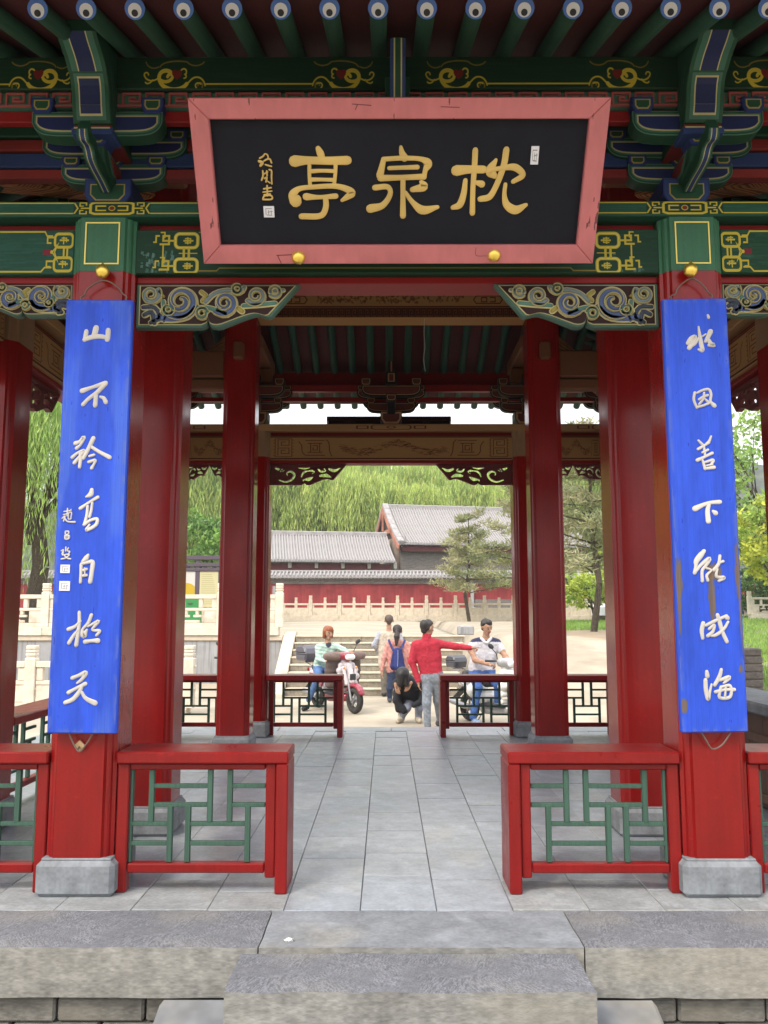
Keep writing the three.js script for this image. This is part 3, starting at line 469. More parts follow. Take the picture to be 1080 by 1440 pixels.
function bracketSet(x, z, rot, S, full) {
  const o = sub('bracket_set', pav, x, Y0, z, rot), add = (n, g, dx = 0, dy = 0, dz = 0) => mesh(n, g.translate(dx, dy, dz), M.paint, o);
  add('cap_block', blockGeo(0.215, 0.135, S));
  add('lateral_arm', armGeo(0.49, 0.10, 0.075, S), 0, 0.14, 0);
  for (const s of [-1, 0, 1]) add('small_block', blockGeo(0.088, 0.06, S), s * 0.2, 0.225, 0);
  add('lateral_arm', armGeo(0.68, 0.10, 0.075, S), 0, 0.27, 0);
  for (const s of [-1, 1]) add('small_block', blockGeo(0.088, 0.06, S), s * 0.295, 0.355, 0);
  // outward arms
  for (const d of full ? [1] : [1, -1]) {
    add('lateral_arm', armGeo(0.58, 0.115, 0.075, S), 0, 0.24, d * 0.235);
    for (const s of [-1, 1]) add('small_block', blockGeo(0.098, 0.075, S), s * 0.245, 0.345, d * 0.235);
    add('small_block', blockGeo(0.1, 0.07, S), 0, 0.19, d * 0.235);
  }
  add('outward_arm', cm([[sideProfile([[-0.2, 0.21], [-0.2, 0.14], [-0.12, 0.1], [0.16, 0.1], [0.25, 0.13], [0.28, 0.2], [0.28, 0.21]], 0.075), S.body], [sideProfile([[-0.17, 0.2], [-0.1, 0.12], [0.16, 0.12], [0.24, 0.2]], 0.079), S.band], [sideProfile([[-0.13, 0.192], [-0.09, 0.135], [0.14, 0.135], [0.2, 0.192]], 0.083), S.under]]));
  if (full) {
    // beak: a narrow curling tongue that drops back to the cap block
    const pr = [[0.12, 0.06], [0.2, 0.075], [0.29, 0.085], [0.335, 0.10], [0.36, 0.125], [0.385, 0.135], [0.42, 0.133], [0.435, 0.15], [0.44, 0.172]];
    const back = pr.map(([a, b]) => [a - 0.03, b + 0.055]).reverse();
    const bw = 0.048, q = bw / 2;
    const bands = [[-q, -q * 0.72, S.body], [-q * 0.72, -q * 0.5, S.band], [-q * 0.5, -q * 0.36, C.cream], [-q * 0.36, q * 0.36, C.blue.map((v) => v * 0.55)], [q * 0.36, q * 0.5, C.cream], [q * 0.5, q * 0.72, S.band], [q * 0.72, q, S.body]];
    add('beak', cm([[sideProfile(pr.concat(back), bw), S.body], ...bandStrip(spline(pr, 3), bands, 0.0025)]));
    // the thick head of the beam above
    const hw = 0.165, f = spline([[0.33, 0.265], [0.355, 0.33], [0.375, 0.41], [0.41, 0.455], [0.46, 0.49], [0.52, 0.515], [0.555, 0.535]], 4).map(([a, b]) => [a, b]);
    const top = [[0.56, 0.60], [0.50, 0.62], [0.2, 0.62], [-0.05, 0.60], [-0.05, 0.25]];
    const m = 0.5, h2 = hw / 2, g1 = [[-h2, -h2 * 0.8, S.body], [-h2 * 0.8, -h2 * 0.48, S.band], [-h2 * 0.48, -h2 * 0.42, C.cream], [-h2 * 0.42, h2 * 0.42, S.core], [h2 * 0.42, h2 * 0.48, C.cream], [h2 * 0.48, h2 * 0.8, S.band], [h2 * 0.8, h2, S.body]];
    const cut = Math.floor(f.length * 0.5), up = f.slice(cut), lo = f.slice(0, cut + 1);
    const L0 = lo[0], L1 = lo[lo.length - 1], pt = (t) => { const k = clamp(t) * (lo.length - 1), i = Math.min(lo.length - 2, Math.floor(k)); return [lerp(lo[i][0], lo[i + 1][0], k - i), lerp(lo[i][1], lo[i + 1][1], k - i)]; };
    const seg = (t0, t1) => [0, 0.25, 0.5, 0.75, 1].map((t) => pt(lerp(t0, t1, t)));
    const list = [[sideProfile(f.concat(top), hw), S.body], ...bandStrip(up, g1, 0.003)];
    list.push(...bandStrip(seg(0.06, 0.95), [[-h2 * 0.78, h2 * 0.78, S.band]], 0.002), ...bandStrip(seg(0.14, 0.88), [[-h2 * 0.6, h2 * 0.6, C.cream]], 0.0035), ...bandStrip(seg(0.185, 0.835), [[-h2 * 0.53, h2 * 0.53, S.core]], 0.005));
    for (const s of [-1, 1]) for (const e of [0.02, 0.05]) list.push([sideProfile([[0.30 - e, 0.30], [0.40 - e, 0.50], [0.388 - e, 0.505], [0.288 - e, 0.305]], hw + 0.004 + 0.001 * e), S.band]);
    list.push([bx(hw * 0.98, 0.012, 0.34, 0, 0.258, 0.15, 0.002), S.under]);
    add('beam_head', cm(list));
    add('head_seat', cm([[bx(hw * 1.1, 0.03, 0.12, 0, 0.232, 0.27), C.blue.map((v) => v * 0.6)], [bx(hw * 0.95, 0.006, 0.122, 0, 0.244, 0.271, 0), C.cream]]));
  } else {
    add('beam_head', cm([[bx(0.11, 0.12, 0.72, 0, 0.40, 0), S.body], [bx(0.07, 0.09, 0.724, 0, 0.40, 0), S.band], [bx(0.045, 0.07, 0.728, 0, 0.40, 0), S.core]]));
    add('vertical_strut', cm([[bx(0.06, 0.14, 0.05, 0, 0.50, -0.32), S.body], [bx(0.036, 0.12, 0.054, 0, 0.50, -0.32), S.under], [bx(0.014, 0.13, 0.058, 0, 0.50, -0.32), S.band]]));
  }
  return o;
}
for (const x of [-1.33, 1.33]) bracketSet(x, 2.225, 0, SCH.out, true);
// the set behind the name board shows only its beak above the frame
{ const o = bracketSet(0, 2.225, 0, SCH.out, false); const pr = [[0.42, 0.235], [0.46, 0.36], [0.485, 0.44], [0.50, 0.54]], q = 0.032; mesh('beak', cm([[sideProfile([...pr, [0.42, 0.56], [0.34, 0.235]], 0.066), SCH.out.bRim], ...bandStrip(spline(pr, 3), [[-q * 0.55, -q * 0.36, C.cream], [-q * 0.36, q * 0.36, SCH.out.body], [q * 0.36, q * 0.55, C.cream]], 0.0025)]), M.paint, o); }
for (const s of [-1, 1]) { bracketSet(s * 2.27, 2.225, 0, SCH.out, false); }
for (const x of [-2.27, -1.33, 0, 1.33, 2.27]) bracketSet(x, -2.225, Math.PI, SCH.in, false);
for (const z of [1.285, 0, -1.275]) for (const s of [-1, 1]) bracketSet(s * 2.27, z, s * Math.PI / 2, SCH.in, false);

// ---- inner ring: beams on the four tall columns, bridging beams to the outer ring
const innerBand = canvasTex(1024, 96, (g, w, h) => {
  g.fillStyle = '#a9824e'; g.fillRect(0, 0, w, h); patina(g, 0, 0, w, h, 500, ['#c49a5e', '#7c5a32', '#8d6a3c'], 71); line(g, [[0, 2], [w, 2]], 5, '#6a3a1c'); line(g, [[0, 54], [w, 54]], 4, '#5a2414');
  g.fillStyle = '#6e3d20'; g.fillRect(0, 58, w, 38); for (let x = 0; x < w; x += 24) line(g, [[x, 92], [x, 62], [x + 18, 62], [x + 18, 84], [x + 7, 84], [x + 7, 72], [x + 12, 72]], 3, '#2c0c08');
  for (const x of [90, w - 190]) { line(g, [[x, 14], [x + 90, 14], [x + 100, 28], [x + 90, 42], [x, 42], [x - 10, 28], [x, 14]], 3, DK); line(g, [[x + 20, 20], [x + 40, 20], [x + 40, 36], [x + 20, 36], [x + 20, 20]], 3, DK); line(g, [[x + 52, 20], [x + 72, 20], [x + 72, 36], [x + 52, 36]], 3, DK); }
  let q = 5; const r = () => (q = (q * 16807) % 2147483647) / 2147483647; for (let i = 0; i < 150; i++) { const x = 230 + r() * 560, y = 26 + (r() - 0.5) * 28; g.globalAlpha = 0.5; g.fillStyle = DK; g.beginPath(); g.ellipse(x, y, 3 + 7 * r(), 1.5 + 3 * r(), r() * 3, 0, 7); g.fill(); } g.globalAlpha = 1;
});
const mInner = picMat(innerBand, 0.7, 0.85);
for (const [rot, half] of [[0, 1.285], [Math.PI, 1.275], [Math.PI / 2, 1.33], [-Math.PI / 2, 1.33]]) {
  const e = half > 1.3 ? 1.14 : 1.19;
  part('inner_beam', pictureBox(-e, e, 3.75, 3.985, half - 0.1, half + 0.1, [0.3, 0.75], -1), mInner, rot);
  part('inner_beam', sb(-e, e, 4.0, 4.22, half - 0.09, half + 0.09), M.tan, rot);
  part('upper_wall', sb(-1.7, 1.7, 4.1, 4.92, half + 0.3, half + 0.36), M.redDark, rot);
}
for (const sx of [-1, 1]) for (const sz of [-1, 1]) { // bridging beams, tan timber with heavy grain
  const z = sz > 0 ? 1.285 : -1.275;
  part('bridging_beam', sb(Math.min(sx * 1.47, sx * 2.13), Math.max(sx * 1.47, sx * 2.13), 3.22, 3.46, z - 0.09, z + 0.09, 0.012), M.tan);
  part('bridging_beam', sb(Math.min(sx * 1.47, sx * 2.13), Math.max(sx * 1.47, sx * 2.13), 3.12, 3.21, z - 0.06, z + 0.06, 0.01), M.tan);
  part('bridging_beam', sb(sx * 1.33 - 0.15, sx * 1.33 + 0.15, 3.56, 3.69, sz > 0 ? 1.44 : -2.35, sz > 0 ? 2.05 : -1.43, 0.012), M.tan);
  part('beam_end', sb(sx * 1.33 - 0.16, sx * 1.33 + 0.16, 3.40, 3.55, sz > 0 ? 1.9 : -2.12, sz > 0 ? 2.0 : -2.02, 0.012), M.tan);
  // diagonal corner beams
  const a = V(sx * 1.42, 3.60, sz * 1.38), b = V(sx * 2.2, 3.30, sz * 2.15);
  part('hip_beam', boxUV(bar(a, b, 0.13, 0.16, 0.012)), M.tan);
}
for (const s of [-1, 1]) { const a = V(s * 2.35, 3.36, 1.5), b = V(s * 1.38, 3.13, 1.86); part('corner_beam', boxUV(bar(a, b, 0.16, 0.15, 0.012)), M.tan); part('corner_beam_stripe', cm([[bar(a.clone().add(V(s * 0.0, 0.0, 0.082)), b.clone().add(V(0, 0, 0.082)), 0.01, 0.06, 0.002), C.red.map((v) => v * 0.6)]]), M.paint); }

// ---- rafters, sheathing and roof
const RAFTER = 0.036, SL = 0.385, EAVE = 0.79;           // slope; overhang beyond the column line
const rafterMat = std([0.014, 0.072, 0.038], 0.6, { map: T.woodV }), rafterRear = std([0.014, 0.072, 0.045], 0.65, { map: T.woodV });
function rafterGeo(len) { return boxUV(flat(new THREE.CylinderGeometry(RAFTER, RAFTER, len, 10).rotateX(Math.PI / 2).translate(0, 0, -len / 2))); }
const rg = rafterGeo(2.0), disc = (r, y, z) => new THREE.CylinderGeometry(r, r, 0.002, 20).rotateX(Math.PI / 2).translate(0, y, z);
const eyeG = cm([[disc(RAFTER + 0.003, 0, 0.001), [0.055, 0.14, 0.42]], [disc(0.026, -0.007, 0.0035), [0.58, 0.61, 0.63]], [disc(0.0125, -0.0165, 0.006), [0.015, 0.017, 0.022]]]);
const eyeMat = std([1, 1, 1], 0.5, { vertexColors: true }), tilt = Math.atan(SL);
for (const [rot, half, end, withEye] of [[0, 2.225, 3.457, true], [Math.PI, 2.225, 3.41, false], [Math.PI / 2, 2.27, 3.41, false], [-Math.PI / 2, 2.27, 3.41, false]]) {
  for (let k = -11; k <= 11; k++) {
    const x = (withEye ? -0.08 : 0.02) + k * 0.1867; if (Math.abs(x) > 2.15) continue;
    const p = V(x, end, half + EAVE).applyAxisAngle(V(0, 1, 0), rot), o = sub('rafter', pav, p.x, p.y, p.z);
    o.rotation.order = 'YXZ'; o.rotation.set(tilt, rot, 0);
    mesh('pole', rg, withEye ? rafterMat : rafterRear, o); if (withEye) mesh('eye_roundel', eyeG, eyeMat, o);
  }
  // sheathing boards over the rafters, then the tiled roof body
  const ext = withEye ? 0.35 : 0.02, w0 = half + EAVE + ext, w1 = 1.2, y0 = end + RAFTER + 0.006 - ext * SL, y1 = y0 + (w0 - w1) * SL;
  const quad = (th) => { const q = [[-w0 - 0.1, y0, w0], [w0 + 0.1, y0, w0], [w1, y1, w1], [-w1, y1, w1]], p = []; const T0 = q.map((v) => V(...v)), T1 = q.map(([a, b, c]) => V(a, b + th, c)); const f = (a, b, c, d) => { for (const v of [a, b, c, a, c, d]) p.push(v.x, v.y, v.z); }; f(T1[0], T1[1], T1[2], T1[3]); f(T0[3], T0[2], T0[1], T0[0]); f(T0[0], T0[1], T1[1], T1[0]); f(T0[2], T0[3], T1[3], T1[2]); const g = new THREE.BufferGeometry(); g.setAttribute('position', new THREE.Float32BufferAttribute(p, 3)); g.computeVertexNormals(); return boxUV(g); };
  part('sheathing', quad(0.03), std([0.085, 0.010, 0.009], 0.7, { map: T.woodV }), rot);  // base red darkened to stand for the shade between the rafters
  part('roof_slope', quad(0.12).translate(0, 0.032, 0), std([0.20, 0.20, 0.20], 0.9, { map: T.slab }), rot);
}
{ const g = new THREE.ConeGeometry(3.3, 1.5, 4, 1).rotateY(Math.PI / 4).translate(0, 5.65, 0); part('upper_roof', boxUV(flat(g)), std([0.20, 0.20, 0.20], 0.9, { map: T.slab })); }

// ---- railings with seat board and green lattice
const LAT = { v: [[0.153, 0, 0.57], [0.296, 0.39, 1], [0.429, 0.39, 1], [0.588, 0, 0.57], [0.735, 0, 0.57], [0.871, 0.39, 1]], h: [[0.18, 0.153, 0.588], [0.18, 0.735, 1], [0.385, 0.153, 0.588], [0.385, 0.735, 1], [0.59, 0, 0.296], [0.59, 0.429, 0.871], [0.80, 0, 0.296], [0.80, 0.429, 0.871]] };
function railing(L, { open = false, mat = M.redRail, lat = M.latticeGreen } = {}, x, z, ry, mirror = false) {
  // runs from x = 0 (column) to x = L; open = free end with a full-depth end board
  const o = sub('railing', pav, x, 0, z, ry), X = (v) => (mirror ? -v : v), add = (n, x0, x1, y0, y1, z0, z1, m, c = 0.005) => mesh(n, boxUV(sb(Math.min(X(x0), X(x1)), Math.max(X(x0), X(x1)), y0, y1, z0, z1, c), rnd(), rnd()), m, o);
  add('seat_board', 0.002, L, 0.525, 0.575, -0.125, 0.125, mat, 0.007);
  const e = open ? L - 0.052 : L - 0.05;
  if (open) add('end_board', L - 0.052, L - 0.001, 0.0, 0.524, -0.122, 0.122, mat, 0.006);
  add('post', 0.004, 0.052, 0.0, 0.524, 0.04, 0.10, mat); add('post', e - (open ? 0.045 : 0), e + (open ? -0.002 : 0.046), open ? 0.06 : 0, 0.524, 0.04, 0.10, mat);
  add('top_rail', 0.054, e - (open ? 0.047 : 0.002), 0.497, 0.523, 0.045, 0.095, mat); add('bottom_rail', 0.054, e - (open ? 0.047 : 0.002), 0.078, 0.116, 0.045, 0.095, mat);
  const a = 0.056, b = e - (open ? 0.049 : 0.004), T0 = 0.495, B0 = 0.118, U = (u) => lerp(a, b, u), W = (v) => lerp(T0, B0, v), t = 0.011;
  const n = Math.max(1, Math.round((b - a) / 0.62)), k = (b - a) / n;
  for (let q = 0; q < n; q++) {
    const UU = (u) => a + k * (q + u);
    for (const [u, v0, v1] of LAT.v) add('lattice_bar', UU(u) - t, UU(u) + t, W(v1), W(v0), 0.058, 0.082, lat, 0.002);
    for (const [v, u0, u1] of LAT.h) add('lattice_bar', UU(u0) + (u0 > 0.01 || q > 0 ? t : 0), UU(u1) - (u1 < 0.99 || q < n - 1 ? t : 0), W(v) - t * 0.8, W(v) + t * 0.8, 0.060, 0.080, lat, 0.002);
  }
  add('lattice_bar', a, a + 0.010, B0, T0, 0.058, 0.082, lat, 0.002);
  return o;
}
for (const [z, ry, f] of [[2.225, 0, 1], [-2.225, Math.PI, -1]]) { // front and rear: open in the middle
  railing(0.727, { open: true }, -1.188 * f, z, ry); railing(0.727, { open: true }, 1.188 * f, z, ry, true);
  railing(0.66, {}, -1.472 * f, z, ry, true); railing(0.66, {}, 1.472 * f, z, ry);
}
for (const s of [-1, 1]) {
  railing(0.66, {}, s * 2.27, 2.083, s * Math.PI / 2, s < 0);
  if (s < 0) railing(2.27, {}, s * 2.27, 1.143, s * Math.PI / 2, true);
  railing(0.66, {}, s * 2.27, -1.415, s * Math.PI / 2, s < 0);
}
// ================================================================ NAME BOARD, COUPLET BOARDS, KNOBS
// strokes are traced in zoom coordinates: [x, y, width] with a scale and an offset into the photograph
const nameTop = at(558, 137, 3.13), nameBot = at(560, 370, 3.5);
const plaqueN = V(0, 1, 0); { const up = nameTop.clone().sub(nameBot); up.x = 0; plaqueN.set(0, -up.z, up.y).normalize(); if (plaqueN.z < 0) plaqueN.negate(); }
const plaqueTilt = Math.atan2(nameTop.z - nameBot.z, nameTop.y - nameBot.y), plaqueH = Math.hypot(nameTop.z - nameBot.z, nameTop.y - nameBot.y), plaqueW = 1.69;
const plaque = thing('name_board', 'black name board with three gold characters in a pink frame, hung under the eave', 'name board', [PX + 0.003, nameBot.y, nameBot.z]);
plaque.rotation.x = plaqueTilt;
plaque.updateMatrixWorld(true);
const toPlaque = (px, py) => plaque.worldToLocal(onPlane(px, py, V(PX, nameBot.y, nameBot.z), plaqueN));
{
  const w = plaqueW / 2, H = plaqueH, b = 0.078, pinkT = tex(512, 512, 0.8, (() => { const a = fbm(6, 6, 5, 40), c = fbm(40, 10, 3, 44), d = fbm(3, 3, 4, 47); return (u, v) => { const k = 0.9 + 0.12 * (a(u, v) - 0.5) + 0.07 * (c(u, v) - 0.5), s = c(u, v) > 0.79 && d(u, v) > 0.52 ? 0.55 : 1; return [k * s, k * s * 0.98, k * s * 0.98]; }; })());
  const pink = std([0.54, 0.165, 0.17], 0.6, { map: pinkT });
  const panelMat = phys([0.010, 0.011, 0.017], 0.75, { map: T.mottle, specularIntensity: 0.35 });
  mesh('panel', boxUV(sb(-w + b - 0.01, w - b + 0.01, b - 0.01, H - b + 0.01, -0.035, -0.012)), panelMat, plaque);
  const rail = (pts) => boxUV(flat(prism(pts, 0.06, 0.004).translate(0, 0, -0.045)));
  mesh('frame_rail', rail([[-w, H], [-w + b, H - b], [w - b, H - b], [w, H]]), pink, plaque); mesh('frame_rail', rail([[-w, 0], [w, 0], [w - b, b], [-w + b, b]]), pink, plaque);
  mesh('frame_rail', rail([[-w, 0], [-w + b, b], [-w + b, H - b], [-w, H]]), pink, plaque); mesh('frame_rail', rail([[w, 0], [w, H], [w - b, H - b], [w - b, b]]), pink, plaque);
}
function character(parent, name, conv, strokes, sc, ox, oy, wpm, h, z0, mat, ft) {
  const list = strokes.map((s, i) => stroke(s.map(([x, y, q]) => { const p = conv(ox + x / sc, oy + y / sc); return [p.x, p.y, q / sc * wpm / 2 * 1.18]; }), h, z0 + i * 0.0002, ft));
  return mesh(name, mg(list), mat, parent);
}
const goldChar = std([0.66, 0.46, 0.13], 0.5, { map: T.mottle });
const PM = 3.45 / FPX;   // metres per photograph pixel on the name board
const pz = -0.0105;
// 亭   (scale 3.857 from 240, 120)
character(plaque, 'character', toPlaque, [
  [[800, 345, 26], [812, 370, 34], [820, 392, 30]], [[672, 412, 52], [740, 408, 36], [850, 410, 36], [958, 408, 40]],
  [[752, 432, 18], [752, 480, 18], [756, 545, 18]], [[895, 432, 20], [893, 480, 18], [886, 545, 18]], [[760, 467, 20], [820, 464, 17], [885, 466, 18]], [[760, 512, 20], [820, 512, 17], [885, 514, 18]],
  [[676, 625, 60], [664, 595, 44], [690, 565, 26], [780, 552, 22], [920, 552, 26], [985, 585, 34], [960, 605, 28], [930, 625, 16]],
  [[735, 605, 34], [800, 608, 20], [895, 602, 26]], [[840, 612, 26], [842, 660, 28], [820, 705, 28], [710, 712, 28]]], 3.857, 240, 120, PM, 0.006, pz, goldChar, 0.85);
// 泉   (scale 2.842 from 500, 120)
character(plaque, 'character', toPlaque, [
  [[182, 248, 12], [186, 270, 20], [196, 290, 26]], [[112, 300, 18], [104, 335, 22], [98, 360, 26]], [[112, 296, 16], [190, 292, 16], [270, 298, 18], [290, 314, 30], [280, 340, 18], [274, 368, 18]], [[135, 332, 14], [190, 330, 14], [248, 328, 16]], [[100, 372, 22], [180, 370, 18], [274, 366, 20]],
  [[190, 380, 18], [190, 440, 18], [190, 522, 22]], [[78, 410, 20], [130, 408, 18], [140, 430, 18], [110, 480, 22], [60, 494, 30]], [[264, 388, 16], [275, 405, 28], [228, 418, 18]], [[200, 430, 14], [230, 470, 18], [268, 500, 30], [328, 488, 14]]], 2.842, 500, 120, PM, 0.006, pz, goldChar, 0.85);
// 枕
character(plaque, 'character', toPlaque, [
  [[480, 262, 20], [477, 320, 20], [470, 420, 18], [468, 512, 20]], [[405, 342, 36], [450, 338, 28], [512, 338, 26]], [[440, 382, 16], [432, 440, 22], [416, 480, 24], [390, 490, 16]], [[478, 388, 12], [505, 396, 24]],
  [[604, 260, 22], [594, 320, 22], [560, 410, 20], [535, 448, 22], [500, 456, 20]], [[562, 300, 12], [540, 345, 34], [556, 362, 22]], [[540, 340, 16], [590, 332, 16], [640, 330, 24], [670, 360, 20], [632, 386, 16]], [[600, 398, 14], [596, 440, 16], [606, 480, 26], [640, 500, 30], [682, 480, 14]]], 2.842, 500, 120, PM, 0.006, pz, goldChar, 0.85);
// signature column and seals
character(plaque, 'signature', toPlaque, [
  [[482, 395, 8], [500, 385, 8], [510, 372, 6], [524, 378, 7], [528, 395, 7]], [[478, 412, 12], [496, 420, 14], [486, 436, 12]], [[505, 410, 8], [520, 402, 8], [536, 400, 8], [546, 420, 8]], [[512, 430, 7], [530, 436, 8], [546, 440, 7]],
  [[498, 465, 8], [500, 490, 9], [492, 515, 8]], [[508, 480, 7], [524, 470, 8]], [[520, 465, 8], [522, 490, 8]], [[534, 458, 8], [545, 462, 8], [546, 500, 8], [548, 535, 7]], [[508, 505, 8], [520, 500, 8], [516, 524, 8]], [[524, 520, 6], [538, 530, 7]],
  [[504, 562, 8], [544, 556, 8]], [[500, 580, 7], [548, 574, 7]], [[522, 545, 8], [524, 600, 8]], [[506, 594, 7], [540, 590, 7]], [[500, 618, 9], [506, 602, 8], [546, 600, 8], [550, 616, 8], [500, 620, 8]]], 3.857, 240, 120, PM, 0.003, pz, goldChar, 0.8);
const sealMat = std([0.62, 0.63, 0.66], 0.6, { map: canvasTex(64, 64, (g) => { g.fillStyle = '#fff'; g.fillRect(0, 0, 64, 64); g.strokeStyle = '#999'; g.lineWidth = 4; for (const [a, b, c, d] of [[14, 12, 14, 50], [14, 14, 50, 14], [30, 22, 30, 52], [24, 34, 54, 30], [46, 24, 46, 52], [18, 50, 50, 52]]) { g.beginPath(); g.moveTo(a, b); g.lineTo(c, d); g.stroke(); } }) });
function sealStone(parent, conv, x0, y0, x1, y1, z0, mat = sealMat) { const a = conv(x0, y0), b = conv(x1, y1); return mesh('seal', pictureBox(Math.min(a.x, b.x), Math.max(a.x, b.x), Math.min(a.y, b.y), Math.max(a.y, b.y), z0, z0 + 0.004, [0.5, 0.02]), mat, parent); }
sealStone(plaque, toPlaque, 370, 290, 386, 306, pz); sealStone(plaque, toPlaque, 748, 206, 757, 232, pz);
// worn scratches in the frame's paint are bare dark wood
{ const scr = std([0.13, 0.03, 0.03], 0.8), f = (pts) => mesh('scratch', mg(pts.map((s) => stroke(s.map(([x, y, w]) => { const p = toPlaque(x, y); return [p.x, p.y, w * PM / 2]; }), 0.0008, 0.0152, 0.6))), scr, plaque); f([[[496, 146, 1.2], [522, 148, 1.2]], [[503, 147, 1.3], [500, 154, 1]]]); f([[[620, 150, 1], [646, 151, 1]]]); f([[[390, 358, 1.6], [414, 357, 1.2]], [[391, 358, 1.4], [396, 369, 1.3]]]); f([[[669, 348, 0.8], [669, 358, 0.8], [684, 359, 0.7]]]); }

// ---- couplet boards
function coupletBoard(label, corners, seed0) {
  const [tl, tr, bl, br] = corners, cx = (tl.x + tr.x + bl.x + br.x) / 4, w = (tr.x - tl.x + br.x - bl.x) / 2, H = Math.hypot(tl.y - bl.y, tl.z - bl.z);
  const o = thing('couplet_board', label, 'couplet board', [cx, (bl.y + br.y) / 2, (bl.z + br.z) / 2]);
  o.rotation.order = 'ZXY'; o.rotation.x = Math.atan2(tl.z - bl.z, tl.y - bl.y); o.rotation.z = -Math.atan2((tl.x + tr.x - bl.x - br.x) / 2, tl.y - bl.y); o.updateMatrixWorld(true);
  const n = V(0, 0, 1).transformDirection(o.matrixWorld), p0 = o.position.clone();
  const conv = (px, py) => o.worldToLocal(onPlane(px, py, p0, n));
  return { o, conv, w, H };
}
const boardPaint = (seed0, stains) => { // blue paint, brushed downwards; where the photograph shows it worn, bare brown wood
  const a = fbm(5, 5, 5, seed0), b = fbm(70, 3, 3, seed0 + 1), c = fbm(2, 3, 5, seed0 + 2), d = fbm(20, 40, 3, seed0 + 3);
  return tex(512, 2048, 1, (u, v) => {
    const k = 1 + 0.24 * (a(u, v) - 0.5) + 0.12 * (b(u, v) - 0.5) + 0.1 * (d(u, v) - 0.5), pale = sst(0.56, 0.72, c(u, v)) * (0.35 + 0.65 * b(u, v)) * 0.55, q = sst(0.1, 0.0, Math.min(u, 1 - u, v * 6, (1 - v) * 6)) * sst(0.45, 0.62, d(u, v)) * 0.5;
    let r = mixc([0.165 * k, 0.29 * k, 0.72 * k], [0.33, 0.45, 0.76], pale); r = mixc(r, [0.42, 0.42, 0.55], q);
    for (const [su, sv, ru, rv] of stains) { const e = Math.hypot((u - su) / ru, (v - sv) / rv) + 0.9 * (d(u, v) - 0.5) + 0.5 * (b(u, v) - 0.5); if (e < 1) r = mixc(r, [0.36 + 0.12 * b(u, v), 0.29 + 0.1 * b(u, v), 0.21 + 0.06 * b(u, v)], sst(1, 0.6, e) * 0.85); }
    if (d(u, v) > 0.86) r = mixc(r, [0.12, 0.15, 0.5], 0.6);
    return r;
  });
};
function boardBody(B, t) {
  t.repeat.set(1, 1); t.wrapS = t.wrapT = THREE.ClampToEdgeWrapping;
  mesh('plank', pictureBox(-B.w / 2, B.w / 2, 0, B.H, -0.03, 0, [0.5, 0.5]), new THREE.MeshPhysicalMaterial({ map: t, roughness: 0.6, specularIntensity: 0.4, bumpMap: T.woodBump, bumpScale: 0.0004 }), B.o);
}
const charMat = std([0.60, 0.57, 0.52], 0.7, { map: T.mottle }), BM = 3.62 / FPX;
